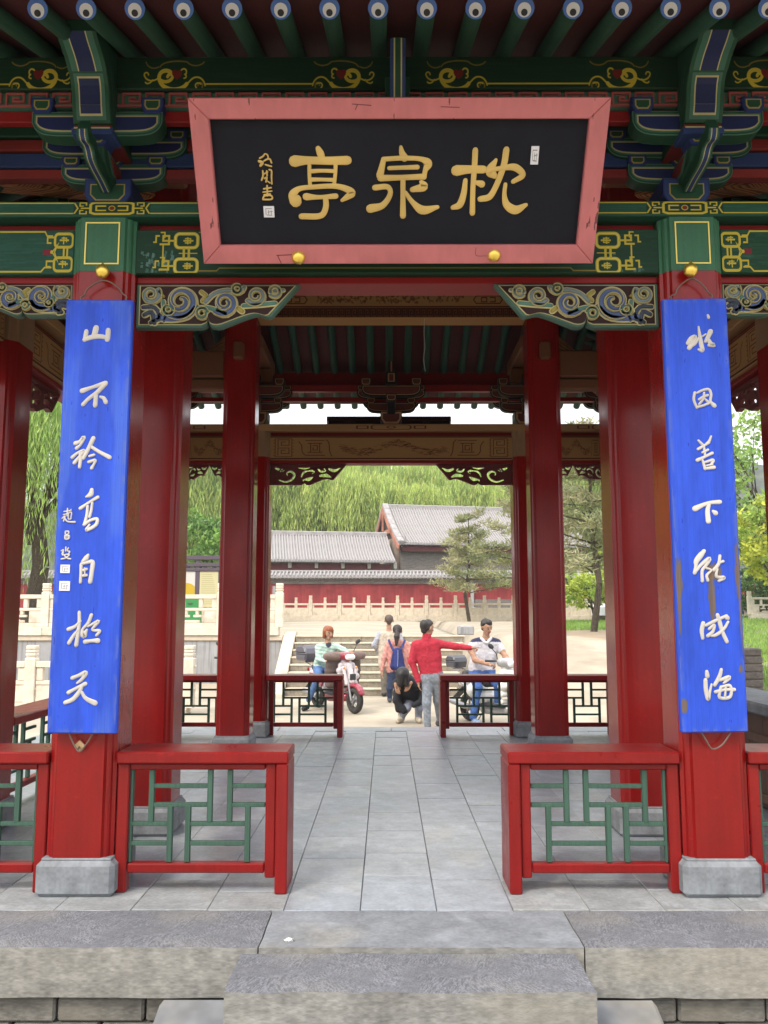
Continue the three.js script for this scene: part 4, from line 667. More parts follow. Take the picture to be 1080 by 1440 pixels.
{
  const B = coupletBoard('blue couplet board with a signature and two square seals, on a red column', [at(90, 421, 3.5), at(184, 421, 3.5), at(62, 1032, 3.555), at(160, 1032, 3.555)]);
  boardBody(B, boardPaint(101, []));
  const ch = (s, sc, ox, oy, nm = 'character', h = 0.005) => character(B.o, nm, B.conv, s, sc, ox, oy, BM, h, 0.0, charMat, 0.66);
  ch([[[400, 300, 36], [392, 350, 36], [384, 378, 32]], [[490, 268, 46], [480, 310, 46], [468, 340, 40]], [[384, 375, 34], [450, 352, 40], [520, 345, 38], [600, 358, 30]], [[602, 290, 40], [600, 330, 40], [594, 372, 42]]], 6.543, 60, 420);                                   // 山
  ch([[[362, 846, 40], [460, 812, 28], [575, 776, 40]], [[575, 780, 40], [500, 860, 34], [420, 920, 30], [370, 972, 32]], [[490, 880, 34], [486, 930, 36], [482, 980, 36]], [[530, 902, 20], [560, 914, 30], [580, 950, 36]]], 6.543, 60, 420);                                              // 不
  ch([[[300, 20, 34], [340, 4, 26], [376, -34, 34], [350, 30, 20], [310, 66, 28]], [[270, 150, 28], [320, 110, 22], [380, 88, 26], [340, 140, 24], [290, 200, 30]], [[345, 110, 26], [345, 180, 28], [338, 240, 26]], [[370, 160, 30], [410, 90, 32], [465, -24, 36]], [[450, 56, 26], [520, 100, 28], [615, 150, 34]], [[430, 140, 20], [470, 128, 22]], [[422, 194, 24], [484, 178, 24], [470, 215, 20], [450, 250, 28]]], 6.543, 60, 620);     // 矜
  ch([[[400, 514, 18], [440, 490, 40], [450, 450, 30]], [[345, 620, 28], [420, 570, 22], [505, 518, 28]], [[412, 600, 22], [405, 680, 24], [385, 760, 26]], [[455, 570, 20], [445, 640, 22], [430, 700, 22]], [[380, 770, 26], [440, 730, 24], [500, 718, 26], [490, 770, 28], [400, 820, 26], [430, 770, 16]]], 6.543, 60, 620);                                         // 高
  ch([[[365, 1110, 24], [400, 1075, 38], [415, 1052, 24]], [[352, 1140, 26], [350, 1220, 24], [345, 1300, 24]], [[355, 1130, 22], [410, 1118, 26], [455, 1112, 34], [450, 1200, 34], [435, 1296, 34]], [[372, 1190, 22], [402, 1180, 22]], [[370, 1240, 22], [400, 1236, 24]], [[385, 1170, 12], [388, 1240, 12]]], 6.543, 60, 620);                                 // 自
  ch([[[400, 270, 26], [400, 360, 28], [372, 570, 32]], [[300, 425, 30], [360, 400, 26], [410, 350, 20]], [[305, 550, 30], [350, 480, 26], [400, 420, 18]], [[512, 295, 28], [480, 370, 26], [430, 430, 24], [440, 480, 50], [470, 430, 18]], [[480, 400, 16], [580, 350, 26], [520, 430, 20], [590, 440, 24], [560, 480, 22]], [[455, 540, 34], [520, 530, 26], [570, 530, 40]]], 6.543, 50, 820);                                 // 極
  ch([[[335, 874, 30], [390, 852, 26], [460, 826, 36], [420, 890, 26], [380, 920, 18]], [[300, 1008, 30], [370, 970, 24], [455, 928, 32]], [[430, 940, 22], [400, 1000, 34], [340, 1070, 34], [270, 1100, 30]], [[420, 1000, 22], [460, 1060, 30], [545, 1104, 40]]], 6.543, 50, 820);                                     // 天
  ch([[[195, 650, 10], [260, 640, 10]], [[228, 622, 11], [224, 690, 11]], [[190, 678, 10], [240, 668, 10]], [[180, 712, 12], [205, 690, 11], [192, 738, 12]], [[205, 715, 10], [225, 740, 12], [295, 746, 16]], [[240, 660, 9], [262, 656, 10], [260, 715, 10]], [[236, 680, 9], [238, 720, 10], [262, 716, 9]], [[262, 630, 9], [250, 645, 9]]], 6.543, 60, 620, 'signature', 0.004);
  ch([[[208, 832, 11], [210, 862, 11], [232, 858, 11], [236, 832, 11], [208, 832, 11]], [[204, 872, 12], [206, 902, 12], [238, 898, 12], [240, 870, 12], [204, 874, 11]], [[210, 886, 9], [234, 884, 9]]], 6.543, 60, 620, 'signature', 0.004);
  ch([[[212, 978, 10], [210, 1015, 11]], [[170, 1012, 10], [190, 1000, 10], [176, 1040, 10]], [[190, 1022, 9], [184, 1050, 10]], [[235, 985, 10], [225, 1010, 10], [248, 1018, 10], [236, 1040, 10]], [[180, 1050, 11], [245, 1044, 11], [205, 1080, 12], [170, 1086, 12]], [[195, 1050, 10], [225, 1078, 13], [255, 1086, 13]]], 6.543, 60, 620, 'signature', 0.004);
  sealStone(B.o, B.conv, 85, 794, 98, 806, 0); sealStone(B.o, B.conv, 83.5, 817, 98, 831, 0);
}
{
  const B = coupletBoard('blue couplet board with brown worn patches and no signature, on a red column', [at(935, 420, 3.5), at(1025, 420, 3.5), at(962, 1030, 3.555), at(1056, 1030, 3.555)]);
  boardBody(B, boardPaint(131, [[0.06, 0.335, 0.06, 0.075], [0.05, 0.27, 0.025, 0.06], [0.97, 0.36, 0.07, 0.07], [0.98, 0.27, 0.03, 0.1], [0.55, 0.30, 0.055, 0.075], [0.6, 0.36, 0.12, 0.02], [0.93, 0.14, 0.04, 0.012], [0.05, 0.06, 0.06, 0.02]]));
  const ch = (s, sc, ox, oy) => character(B.o, 'character', B.conv, s, sc, ox, oy, BM, 0.005, 0.0, charMat, 0.66);
  ch([[[490, 155, 18], [498, 175, 24]]], 6.543, 920, 420);
  ch([[[405, 262, 14], [415, 330, 26], [430, 420, 36], [440, 480, 30], [405, 470, 18]], [[310, 410, 36], [340, 370, 40], [375, 350, 30], [350, 410, 40], [320, 455, 36]], [[330, 440, 30], [370, 420, 24], [400, 370, 20]], [[515, 305, 40], [490, 360, 34], [470, 395, 26]], [[440, 350, 14], [470, 330, 14]], [[495, 380, 30], [520, 420, 36], [545, 430, 34], [500, 432, 24]]], 6.543, 920, 420);   // 水
  ch([[[370, 868, 22], [362, 930, 22], [390, 1005, 20]], [[390, 870, 18], [450, 842, 20], [500, 838, 22], [520, 880, 22], [515, 950, 24], [550, 985, 36]], [[410, 930, 20], [450, 905, 22], [490, 890, 20]], [[455, 870, 18], [450, 920, 20], [410, 975, 18]], [[455, 920, 16], [490, 950, 22]], [[395, 1000, 20], [450, 985, 20], [510, 960, 20]]], 6.543, 920, 420);                       // 因
  ch([[[405, 130, 18], [425, 150, 20], [440, 165, 22]], [[520, 92, 16], [500, 140, 22], [475, 160, 18]], [[402, 208, 24], [450, 180, 20], [500, 150, 20]], [[450, 170, 16], [460, 230, 20], [465, 270, 18]], [[440, 240, 18], [490, 215, 20]], [[395, 310, 30], [460, 280, 22], [530, 245, 24]], [[440, 310, 18], [452, 345, 22], [465, 390, 24]], [[460, 330, 18], [540, 310, 24], [520, 350, 22]], [[480, 360, 16], [530, 350, 16]], [[470, 388, 22], [545, 376, 30]]], 6.543, 920, 600); // 善
  ch([[[375, 755, 46], [450, 720, 32], [520, 700, 30], [600, 694, 34]], [[500, 715, 30], [488, 780, 36], [496, 870, 40]], [[540, 780, 24], [560, 795, 40]]], 6.543, 920, 600);                                  // 下
  ch([[[455, 1145, 30], [420, 1190, 44], [385, 1240, 40], [380, 1285, 26], [370, 1345, 30]], [[375, 1335, 26], [430, 1270, 26], [505, 1215, 34], [470, 1280, 26], [440, 1320, 24], [440, 1420, 26]], [[470, 1300, 18], [520, 1320, 16], [480, 1370, 22], [490, 1415, 24]], [[600, 1190, 24], [590, 1260, 26], [545, 1320, 28]], [[600, 1250, 18], [630, 1240, 22]], [[575, 1310, 20], [570, 1380, 24], [640, 1390, 28], [590, 1420, 20]]], 6.543, 920, 600);            // 能
  ch([[[352, 600, 26], [342, 650, 26], [348, 708, 20]], [[370, 615, 18], [420, 590, 20], [520, 545, 18]], [[455, 540, 24], [470, 590, 26], [490, 660, 24], [522, 730, 24]], [[395, 640, 18], [430, 610, 18], [420, 660, 20], [385, 690, 22]], [[530, 590, 16], [500, 640, 18], [440, 685, 20], [410, 690, 14]], [[516, 552, 26], [526, 560, 28]]], 5.143, 920, 760);    // 成
  ch([[[378, 950, 22], [382, 980, 28]], [[368, 1010, 24], [372, 1080, 26], [388, 1150, 22], [400, 1090, 16], [412, 1040, 12]], [[482, 935, 20], [470, 980, 24], [435, 1045, 22]], [[470, 1010, 18], [540, 990, 26], [500, 1030, 14]], [[440, 1095, 20], [500, 1080, 18], [575, 1078, 22]], [[478, 1060, 18], [470, 1135, 20], [545, 1130, 20], [545, 1050, 18], [480, 1058, 16]], [[512, 1060, 14], [508, 1130, 14]]], 5.143, 920, 760); // 海
}
// ---- gilt knobs and the wires that hold the boards
{
  const knob = (() => { const g = new THREE.SphereGeometry(0.031, 16, 10), p = g.attributes.position; for (let i = 0; i < p.count; i++) { const a = Math.atan2(p.getX(i), p.getY(i)), k = 1 + 0.05 * Math.cos(a * 9) + 0.03 * Math.sin(a * 5 + p.getZ(i) * 90); p.setXYZ(i, p.getX(i) * k, p.getY(i) * k * 1.05, p.getZ(i) * 0.75); } g.computeVertexNormals(); return boxUV(flat(g)); })();
  for (const [px, py, D, label] of [[420, 361, 3.475, 'gilt knob on the lower frame of the name board, beside a black scratch'], [695, 358, 3.475, 'gilt knob on the name board frame, on the side of the white seal strip'], [144, 381, 3.565, 'gilt knob above the couplet board with seals'], [971, 380, 3.565, 'gilt knob above the couplet board with brown worn patches']]) {
    const p = at(px, py, D), o = thing('gilt_knob', label, 'knob', [p.x, p.y, p.z], 0, 'gilt knobs that carry the boards');
    mesh('boss', knob, M.gilt, o); mesh('tip', boxUV(flat(new THREE.ConeGeometry(0.008, 0.02, 8).translate(0, 0.036, 0))), M.gilt, o); mesh('stem', cyl(0.008, 0.008, V(0, 0, -0.045), V(0, 0, -0.01), 8), M.gilt, o);
  }
  for (const [pts, label] of [[[[116, 424], [113, 418], [119, 414], [121, 408], [134, 398], [146, 394], [158, 398], [168, 406], [173, 413], [178, 417], [175, 424]], 'bent wire loop above the couplet board with seals'], [[[946, 424], [943, 417], [949, 414], [952, 407], [962, 397], [972, 392], [984, 398], [992, 406], [996, 412], [1001, 416], [998, 424]], 'bent wire loop above the couplet board with brown worn patches'], [[[96, 1029], [100, 1040], [111, 1057], [122, 1045], [132, 1028]], 'wire loop below the couplet board with seals, around a brass hook'], [[[984, 1027], [992, 1040], [1001, 1053], [1014, 1048], [1027, 1030]], 'wire loop below the couplet board with brown worn patches']])
    tag(mesh('hanging_wire', boxUV(flat(tube(pts.map(([x, y]) => at(x, y, 3.575)), 0.0035, 40, 6))), M.wire), label, 'wire');
  const h = at(111, 1049, 3.59), hk = thing('brass_hook', 'small brass hook plate on the red column below the couplet board with seals', 'hook', [h.x, h.y, h.z]);
  mesh('plate', boxUV(bx(0.034, 0.034, 0.01, 0, 0, -0.008, 0.002).rotateZ(Math.PI / 4)), std([0.45, 0.30, 0.16], 0.45, { metalness: 0.6 }), hk); mesh('pin', cyl(0.004, 0.004, V(0, -0.005, 0), V(0, -0.012, 0.016), 8), M.wire, hk);
}

{ // the rear name board, seen from its unpainted back
  const o = thing('name_board', 'dark unpainted back of a second name board above the rear beam', 'name board', [PX - 0.02, 2.74, -8.56]); o.rotation.x = -0.55;
  mesh('panel', boxUV(bx(1.30, 0.56, 0.04, 0, 0.31, -0.02)), std([0.035, 0.02, 0.018], 0.8, { map: T.woodV }), o); for (const y of [0.03, 0.59]) mesh('frame_rail', boxUV(bx(1.34, 0.06, 0.07, 0, y, -0.02)), std([0.05, 0.02, 0.02], 0.8, { map: T.woodV }), o); for (const x of [-0.4, 0.4]) mesh('batten', boxUV(bx(0.07, 0.5, 0.03, x, 0.31, 0.018)), std([0.05, 0.03, 0.025], 0.8, { map: T.woodV }), o);
  const pts = [[597, 448], [596.5, 470], [597.5, 488], [596, 505], [598, 522]].map(([x, y]) => at(x, y, 6.9)); tag(mesh('cobweb_thread', boxUV(flat(tube(pts, 0.003, 24, 5))), std([0.5, 0.48, 0.45], 0.9)), 'pale dusty cobweb thread hanging from the inner beam', 'cobweb');
}
// ================================================================ TERRACE UNDER THE PAVILION
reseed(21);
const terrace = structure(sub('terrace', scene), 'grey stone terrace with paving slabs under the pavilion', 'terrace');
{
  const X0 = -3.35, X1 = 3.45, DF = 3.077, DK_ = 3.44, DB = 8.86;
  mesh('terrace_bed', boxUV(sb(X0 + 0.02, X1 - 0.02, -0.59, -0.022, -DB + 0.02, -DF - 0.12)), M.mortar, terrace);
  // floor slabs in strips that run away from the viewer
  const strips = []; for (let k = -12; k < 12; k++) strips.push(0.05 + (k + 0.0) * 0.3);
  let v = 0;
  for (const x of strips) {
    const xa = x - 0.002 - 0.149, xb = xa + 0.298; if (xb < X0 || xa > X1) continue;
    let d = DK_ + 0.004 + rr(0, 0.02), first = true;
    while (d < DB - 0.34) {
      const len = Math.min(first ? rr(0.18, 0.5) : rr(0.34, 0.64), DB - 0.32 - d); first = false; if (len < 0.06) break;
      const g = boxUV(sb(Math.max(xa, X0), Math.min(xb, X1), -0.03, rr(-0.0018, 0.0018), -(d + len - 0.003), -d, 0.0025), rr(0, 5), rr(0, 5));
      mesh('paving_slab', g, d < 3.6 && Math.abs(x) > 0.42 ? M.dusty[v++ % 2] : M.slabs[v++ % 4], terrace); d += len;
    }
  }
  // edge stones: front row (chiselled tops), their faces, and the rear edge
  const cuts = [X0, -1.62, -0.444, 0.69, 2.05, X1], chip = (g) => { const p = g.attributes.position; for (let i = 0; i < p.count; i++) { const x = p.getX(i), y = p.getY(i), z = p.getZ(i); p.setXYZ(i, x + 0.0015 * Math.sin(z * 31 + y * 17), y + 0.0015 * Math.sin(x * 23 + z * 11), z + (0.003 * Math.sin(x * 9.7 + y * 21) + 0.002 * Math.sin(x * 41 + y * 60)) * (z > -DF - 0.05 ? 1 : 0)); } return g; };
  for (let i = 0; i + 1 < cuts.length; i++) {
    const a = cuts[i] + 0.0025, b = cuts[i + 1] - 0.0025;
    const seg = []; const N = Math.max(1, Math.round((b - a) / 0.3)); // top slab split along its length so that its arris can wander
    const g = boxUV(chip(flat(new THREE.BoxGeometry(b - a, 0.165, DK_ - DF, N * 3, 3, 4).translate((a + b) / 2, -0.0825 + 0.001, -(DF + DK_) / 2))), i * 1.7, i * 0.6);
    // top faces carry the chisel marks, the front face the dusty weathered stone
    const p = g.attributes.position, n = g.attributes.normal, top = [], rest = [];
    for (let t = 0; t < p.count; t += 3) (n.getY(t) > 0.7 ? top : rest).push(t);
    const pick = (list) => { const q = new THREE.BufferGeometry(); for (const k of ['position', 'normal', 'uv']) { const s = g.attributes[k], m = s.itemSize, arr = new Float32Array(list.length * 3 * m); list.forEach((t, j) => arr.set(s.array.subarray(t * m, (t + 3) * m), j * 3 * m)); q.setAttribute(k, new THREE.BufferAttribute(arr, m)); } return q; };
    const st = sub('edge_stone', terrace); mesh('tread', pick(top), i === 2 ? M.edge : M.kerbTop, st); mesh('face', pick(rest), M.riser, st);
  }
  for (let k = 0; k < 6; k++) mesh('edge_stone', boxUV(sb(lerp(X0, X1, k / 6) + 0.003, lerp(X0, X1, (k + 1) / 6) - 0.003, -0.16, 0.0, -DB, -DB + 0.318, 0.006), k, k), M.slabs[k % 4], terrace);
  // recessed courses of brick under the edge
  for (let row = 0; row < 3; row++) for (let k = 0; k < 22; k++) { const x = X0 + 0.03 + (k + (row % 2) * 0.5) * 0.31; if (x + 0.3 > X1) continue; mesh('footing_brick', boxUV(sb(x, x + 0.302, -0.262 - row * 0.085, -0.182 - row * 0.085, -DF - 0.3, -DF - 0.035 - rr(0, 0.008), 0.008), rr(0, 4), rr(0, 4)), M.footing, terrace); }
  // steps down to the viewer, with sloping cheek stones
  const stepT = [[-0.018, 2.772], [-0.165, 2.47], [-0.31, 2.17], [-0.455, 1.87]]; let back = DF - 0.003;
  stepT.forEach(([h, d], i) => { const st = sub('step', terrace), g = boxUV(chip(flat(new THREE.BoxGeometry(1.16, 0.14, back - d + (i ? 0.03 : 0), 24, 3, 5).translate(PX + 0.024, h - 0.07, -(d + back + (i ? 0.03 : 0)) / 2))), i * 0.9, 0.3);
    const p = g.attributes.position, n = g.attributes.normal, top = [], rest = []; for (let t = 0; t < p.count; t += 3) (n.getY(t) > 0.7 ? top : rest).push(t);
    const pick = (list) => { const q = new THREE.BufferGeometry(); for (const k of ['position', 'normal', 'uv']) { const s = g.attributes[k], m = s.itemSize, arr = new Float32Array(list.length * 3 * m); list.forEach((t, j) => arr.set(s.array.subarray(t * m, (t + 3) * m), j * 3 * m)); q.setAttribute(k, new THREE.BufferAttribute(arr, m)); } return q; };
    mesh('tread', pick(top), M.kerbTop, st); mesh('face', pick(rest), M.riser, st); back = d; });
  for (const s of [-1, 1]) { const xi = PX + 0.024 + s * 0.583, xo = xi + s * 0.27; const g = prism([[-DF + 0.002, -0.17], [-DF + 0.002, -0.6], [-1.9, -0.6], [-1.9, -0.52]], 0.27, 0.012).rotateY(-Math.PI / 2); g.translate(s > 0 ? xo : xi, 0, 0); mesh('cheek_stone', boxUV(flat(g)), M.kerb, terrace); }
  // a crumb of white paper on the edge stone
  const pc = at(406, 1327, 3.13); const g = new THREE.IcosahedronGeometry(0.012, 1), p = g.attributes.position; for (let i = 0; i < p.count; i++) p.setXYZ(i, p.getX(i) * (1.2 + 0.5 * Math.sin(i * 3)), p.getY(i) * 0.6, p.getZ(i) * (0.8 + 0.4 * Math.cos(i * 5)));
  tag(mesh('paper_scrap', boxUV(flat(g.translate(pc.x, 0.007, pc.z))), std([0.85, 0.84, 0.8], 0.8)), 'crumpled white scrap of paper lying on the stone edge of the terrace', 'paper scrap');
}
// ================================================================ GROUND AND SURROUNDINGS
reseed(31);
const nz = fbm(1, 1, 1, 3), gn = vnoise(997, 997, 90), gnoise = (x, y) => gn(x + 400, y + 400) * 0.6 + gn(x * 2.3 + 77, y * 2.3 + 300) * 0.4;
function groundH(x, D) {
  const up = 0.64 + Math.max(0, D - 21) * 0.006, low = -0.6;
  if (D < 9.2) return low - 0.0;
  const st = x < 1.85 ? sst(20.55, 20.75, D) : 0;
  const ramp = lerp(-0.6, up, sst(13.2, 22.5, D)) + 0.03 * (gnoise(x * 0.8, D * 0.8) - 0.5);
  const bank = 0.34 + (D - 9) * 0.018 + 0.05 * (gnoise(x * 0.5, D * 0.5) - 0.5), a = x / D;
  let h = lerp(lerp(low, up, st), Math.max(ramp, low), sst(1.9, 3.2, x));
  h = lerp(h, bank, sst(0.295, 0.36, a) * sst(9.2, 10, D));
  return D > 60 ? up : h;
}
const isLawn = (x, D) => { const a = x / D; return sst(0.30, 0.35, a + 0.02 * (gnoise(x * 2, D * 2) - 0.5)) * sst(9.2, 10, D) + (a > 0.16 && a <= 0.36 ? sst(26, 28, D + 2 * gnoise(x, D)) : 0); };
{
  const xs = [], ds = []; for (let x = -300; x <= 300;) { xs.push(x); x += Math.abs(x) < 4 ? 0.25 : Math.abs(x) < 20 ? 0.5 : Math.abs(x) < 60 ? 4 : 30; }
  for (let d = -30; d <= 420;) { ds.push(d); d += d < 9 ? 3 : d < 24 ? 0.2 : d < 60 ? 1 : 20; }
  const pos = [], col = [], idx = [], n = xs.length;
  const dirt = [0.51, 0.475, 0.425], lawn = [0.13, 0.20, 0.045], soil = [0.34, 0.27, 0.20];
  for (const d of ds) for (const x of xs) {
    pos.push(x, groundH(x, d), -d);
    const pb = Math.hypot(x - 5.5, (d - 24) * 0.45) < 1.3 + 0.5 * gnoise(x * 3, d) ? 0.8 : 0;
    let c = mixc(dirt, soil, pb); c = mixc(c, soil, x > 2.5 && d < 30 ? 0.25 * sst(0.45, 0.7, gnoise(x * 2.2, d * 2.2)) : 0); c = mixc(c, lawn, clamp(isLawn(x, d)) * (0.55 + 0.45 * sst(0.35, 0.6, gnoise(x * 1.4, d * 1.4)))); if (d > 58) c = lawn; col.push(...c);
  }
  for (let j = 0; j + 1 < ds.length; j++) for (let i = 0; i + 1 < n; i++) { const a = j * n + i, b = a + 1, c = a + n, e = c + 1; idx.push(a, b, c, b, e, c); }
  const g = new THREE.BufferGeometry(); g.setAttribute('position', new THREE.Float32BufferAttribute(pos, 3)); g.setAttribute('color', new THREE.Float32BufferAttribute(col, 3)); g.setIndex(idx); g.computeVertexNormals();
  const uv = new Float32Array(pos.length / 3 * 2); for (let i = 0; i < uv.length / 2; i++) { uv[2 * i] = pos[3 * i]; uv[2 * i + 1] = pos[3 * i + 2]; } g.setAttribute('uv', new THREE.BufferAttribute(uv, 2));
  structure(mesh('ground', g, std([1, 1, 1], 0.95, { vertexColors: true, map: T.dirt, bumpMap: T.slabBump, bumpScale: 0.004 })), 'pale trodden plaza ground rising to a lawn', 'ground');
}
{ // grass on the bank
  const N = 42000, g = new THREE.BufferGeometry(); g.setAttribute('position', new THREE.Float32BufferAttribute([-0.5, 0, 0, 0.5, 0, 0, 0.12, 1, 0.25], 3)); g.computeVertexNormals();
  const im = new THREE.InstancedMesh(g, std([1, 1, 1], 0.9, { side: THREE.DoubleSide }), N), o = new THREE.Object3D(), c = new THREE.Color(); let k = 0, tries = 0;
  while (k < N && tries++ < 400000) { const D = 9.5 + 38 * rnd() ** 1.3, x = D * rr(0.17, 0.62); if (rnd() > isLawn(x, D) * (0.35 + 0.9 * sst(0.3, 0.6, gnoise(x * 1.4, D * 1.4)))) continue; const s = 0.6 + D / 22; o.position.set(x, groundH(x, D) - 0.01, -D); o.rotation.set(rr(-0.4, 0.4), rr(0, 6.3), rr(-0.4, 0.4)); o.scale.set(0.022 * s, rr(0.05, 0.12) * (0.8 + s * 0.25), 0.05); o.updateMatrix(); im.setMatrixAt(k, o.matrix); const t = rnd(); c.setRGB(0.14 + 0.12 * t, 0.26 + 0.12 * t, 0.05 + 0.03 * rnd()); im.setColorAt(k, c); k++; }
  im.count = k; im.name = 'grass'; im.castShadow = im.receiveShadow = true; tag(im, 'short green grass growing on the sunlit bank beside the pavilion', 'grass', null, 'stuff'); scene.add(im);
}
// ---- stairs to the upper court
{
  const o = thing('stone_staircase', 'wide flight of worn stone steps leading up to the balustraded court', 'stairs', [0, -0.6, -18.5]);
  const tread = std([0.62, 0.58, 0.51], 0.9, { map: T.marble }), riser = std([0.47, 0.42, 0.35], 0.92, { map: T.riser });
  for (let k = 0; k < 8; k++) { const s = sub('step', o), d = k * 0.29, xr = 1.55 + k * 0.05; for (const [a, b] of [[-2.2, -0.9 + 0.3 * Math.sin(k * 2)], [-0.9 + 0.3 * Math.sin(k * 2), 0.6 + 0.3 * Math.cos(k * 3)], [0.6 + 0.3 * Math.cos(k * 3), xr]]) { mesh('riser', boxUV(sb(a + 0.004, b - 0.004, k ? k * 0.155 - 0.02 : 0, (k + 1) * 0.155 - 0.04, -2.4, -d - 0.02, 0.006), a, k), riser, s); mesh('tread', boxUV(sb(a + 0.003, b - 0.003, (k + 1) * 0.155 - 0.039, (k + 1) * 0.155, -d - 0.36, -d, 0.008), a, k), tread, s); } }
  const ch = prism([[0.25, 0], [0.25, 0.06], [-2.25, 1.33], [-2.6, 1.33], [-2.6, 0]], 0.28, 0.015).rotateY(-Math.PI / 2); // side cheek
  mesh('cheek_stone', boxUV(flat(ch.translate(-2.21, 0, 0))), M.marbleWarm, o);
  tag(mesh('stone_block', boxUV(bx(0.42, 0.22, 0.3, 2.05, 0.74, -21.9, 0.02)), M.greywall), 'low grey stone block on the court above the steps', 'stone block');
}
// ---- marble balustrades
function balustrade(label, x0, x1, D, y0, pitch, { height = 1.02, base = 0.28, mat = M.marble, mid = false, carved = false, ry = 0, group, solid = false } = {}) {
  const n = Math.round((x1 - x0) / pitch), o = thing('marble_balustrade', label, 'balustrade', [x0, y0, -D], ry, group);
  const post = mg([bx(0.19, height * 0.86, 0.19, 0, height * 0.43, 0, 0.012), bx(0.15, 0.03, 0.15, 0, height * 0.875, 0), bx(0.175, 0.05, 0.175, 0, height * 0.92, 0, 0.01), bx(0.165, 0.05, 0.165, 0, height * 0.98, 0, 0.01), bx(0.17, 0.07, 0.17, 0, height * 1.045, 0, 0.012), ...(carved ? [0, 1, 2, 3, 4].map((k) => bx(0.196, 0.03, 0.12, Math.sin(k * 2) * 0.02, height * (0.2 + 0.13 * k), 0, 0.01)) : [])]);
  if (base > 0) for (let k = 0; k < n; k++) mesh('base_stone', boxUV(sb(k * pitch + 0.003, (k + 1) * pitch - 0.003, 0, base, -0.22, 0.2, 0.012), k, 0), mat, o);
  const f = (name, k, a, b, c, d, t) => mesh(name, boxUV(sb(k * pitch + a, k * pitch + b, base + c, base + d, -t, t, 0.008), k * 0.7, 0.2), mat, o);
  for (let k = 0; k <= n; k++) { const m = mesh('post', post, mat, o); m.position.set(k * pitch, base, 0); }
  for (let k = 0; k < n; k++) {
    const a = 0.1, b = pitch - 0.1, q = (b - a), H = height;
    if (solid) { f('top_rail', k, a, b, H * 0.56, H * 0.66, 0.075); f('panel', k, a, b, 0, H * 0.42, 0.06); for (const u of [0, 0.46, 0.94]) f('baluster', k, a + q * u, a + q * u + 0.1, H * 0.425, H * 0.555, 0.05); if (mid) { const m = mesh('short_post', post, mat, o); m.scale.set(0.8, 0.9, 0.8); m.position.set((k + 0.5) * pitch, base, 0); } continue; }
    f('top_rail', k, a, b, H * 0.70, H * 0.80, 0.075); f('bottom_rail', k, a, b, 0, H * 0.1, 0.07); f('middle_rail', k, a, b, H * 0.40, H * 0.47, 0.06);
    for (const u of [0, 0.32, 0.68, 1]) f('baluster', k, a + q * u - (u ? (u === 1 ? 0.12 : 0.05) : 0), a + q * u + (u === 0 ? 0.12 : u === 1 ? 0 : 0.05), H * 0.475, H * 0.695, 0.05);
    for (const [u0, u1, v0, v1] of [[0, 0.24, 0.105, 0.395], [0.30, 0.46, 0.24, 0.30], [0.36, 0.42, 0.305, 0.395], [0.54, 0.70, 0.24, 0.30], [0.58, 0.64, 0.305, 0.395], [0.76, 1, 0.105, 0.395], [0.34, 0.66, 0.105, 0.17]]) f('fret_piece', k, a + q * u0, a + q * u1, H * v0, H * v1, 0.05);
    if (mid) { const m = mesh('short_post', post, mat, o); m.scale.set(0.8, 0.9, 0.8); m.position.set((k + 0.5) * pitch, base, 0); }
  }
  return o;
}
{
  const w = thing('retaining_wall', 'grey rendered retaining wall below the marble balustrade, left of the stairs', 'wall', [0, -0.6, -20.5]);
  mesh('face', boxUV(sb(-16, -2.52, 0, 1.12, -0.4, 0, 0.01)), M.greywall, w); mesh('coping', boxUV(sb(-16, -2.5, 1.12, 1.24, -0.45, 0.05, 0.015)), M.marbleWarm, w);
  balustrade('white marble balustrade on the grey retaining wall beside the stairs', -16.85, -2.6, 20.6, 0.645, 1.425, { height: 0.98, base: 0.2 });
  balustrade('low white marble railing with carved posts standing on the plaza below the retaining wall', -9.15, -3.5, 15.2, -0.6, 1.41, { height: 1.02, base: 0.1, carved: true });
  balustrade('long pale marble balustrade across the court in front of the red wall', -13.6, 14.9, 46, groundH(0, 46), 1.58, { height: 1.0, base: 0.30, mat: M.marbleWarm, mid: true, solid: true });
  balustrade('short white marble balustrade on the lawn beyond the large pine', 17.2, 30, 40, groundH(17, 40), 1.6, { height: 1.0, base: 0.25 });
}
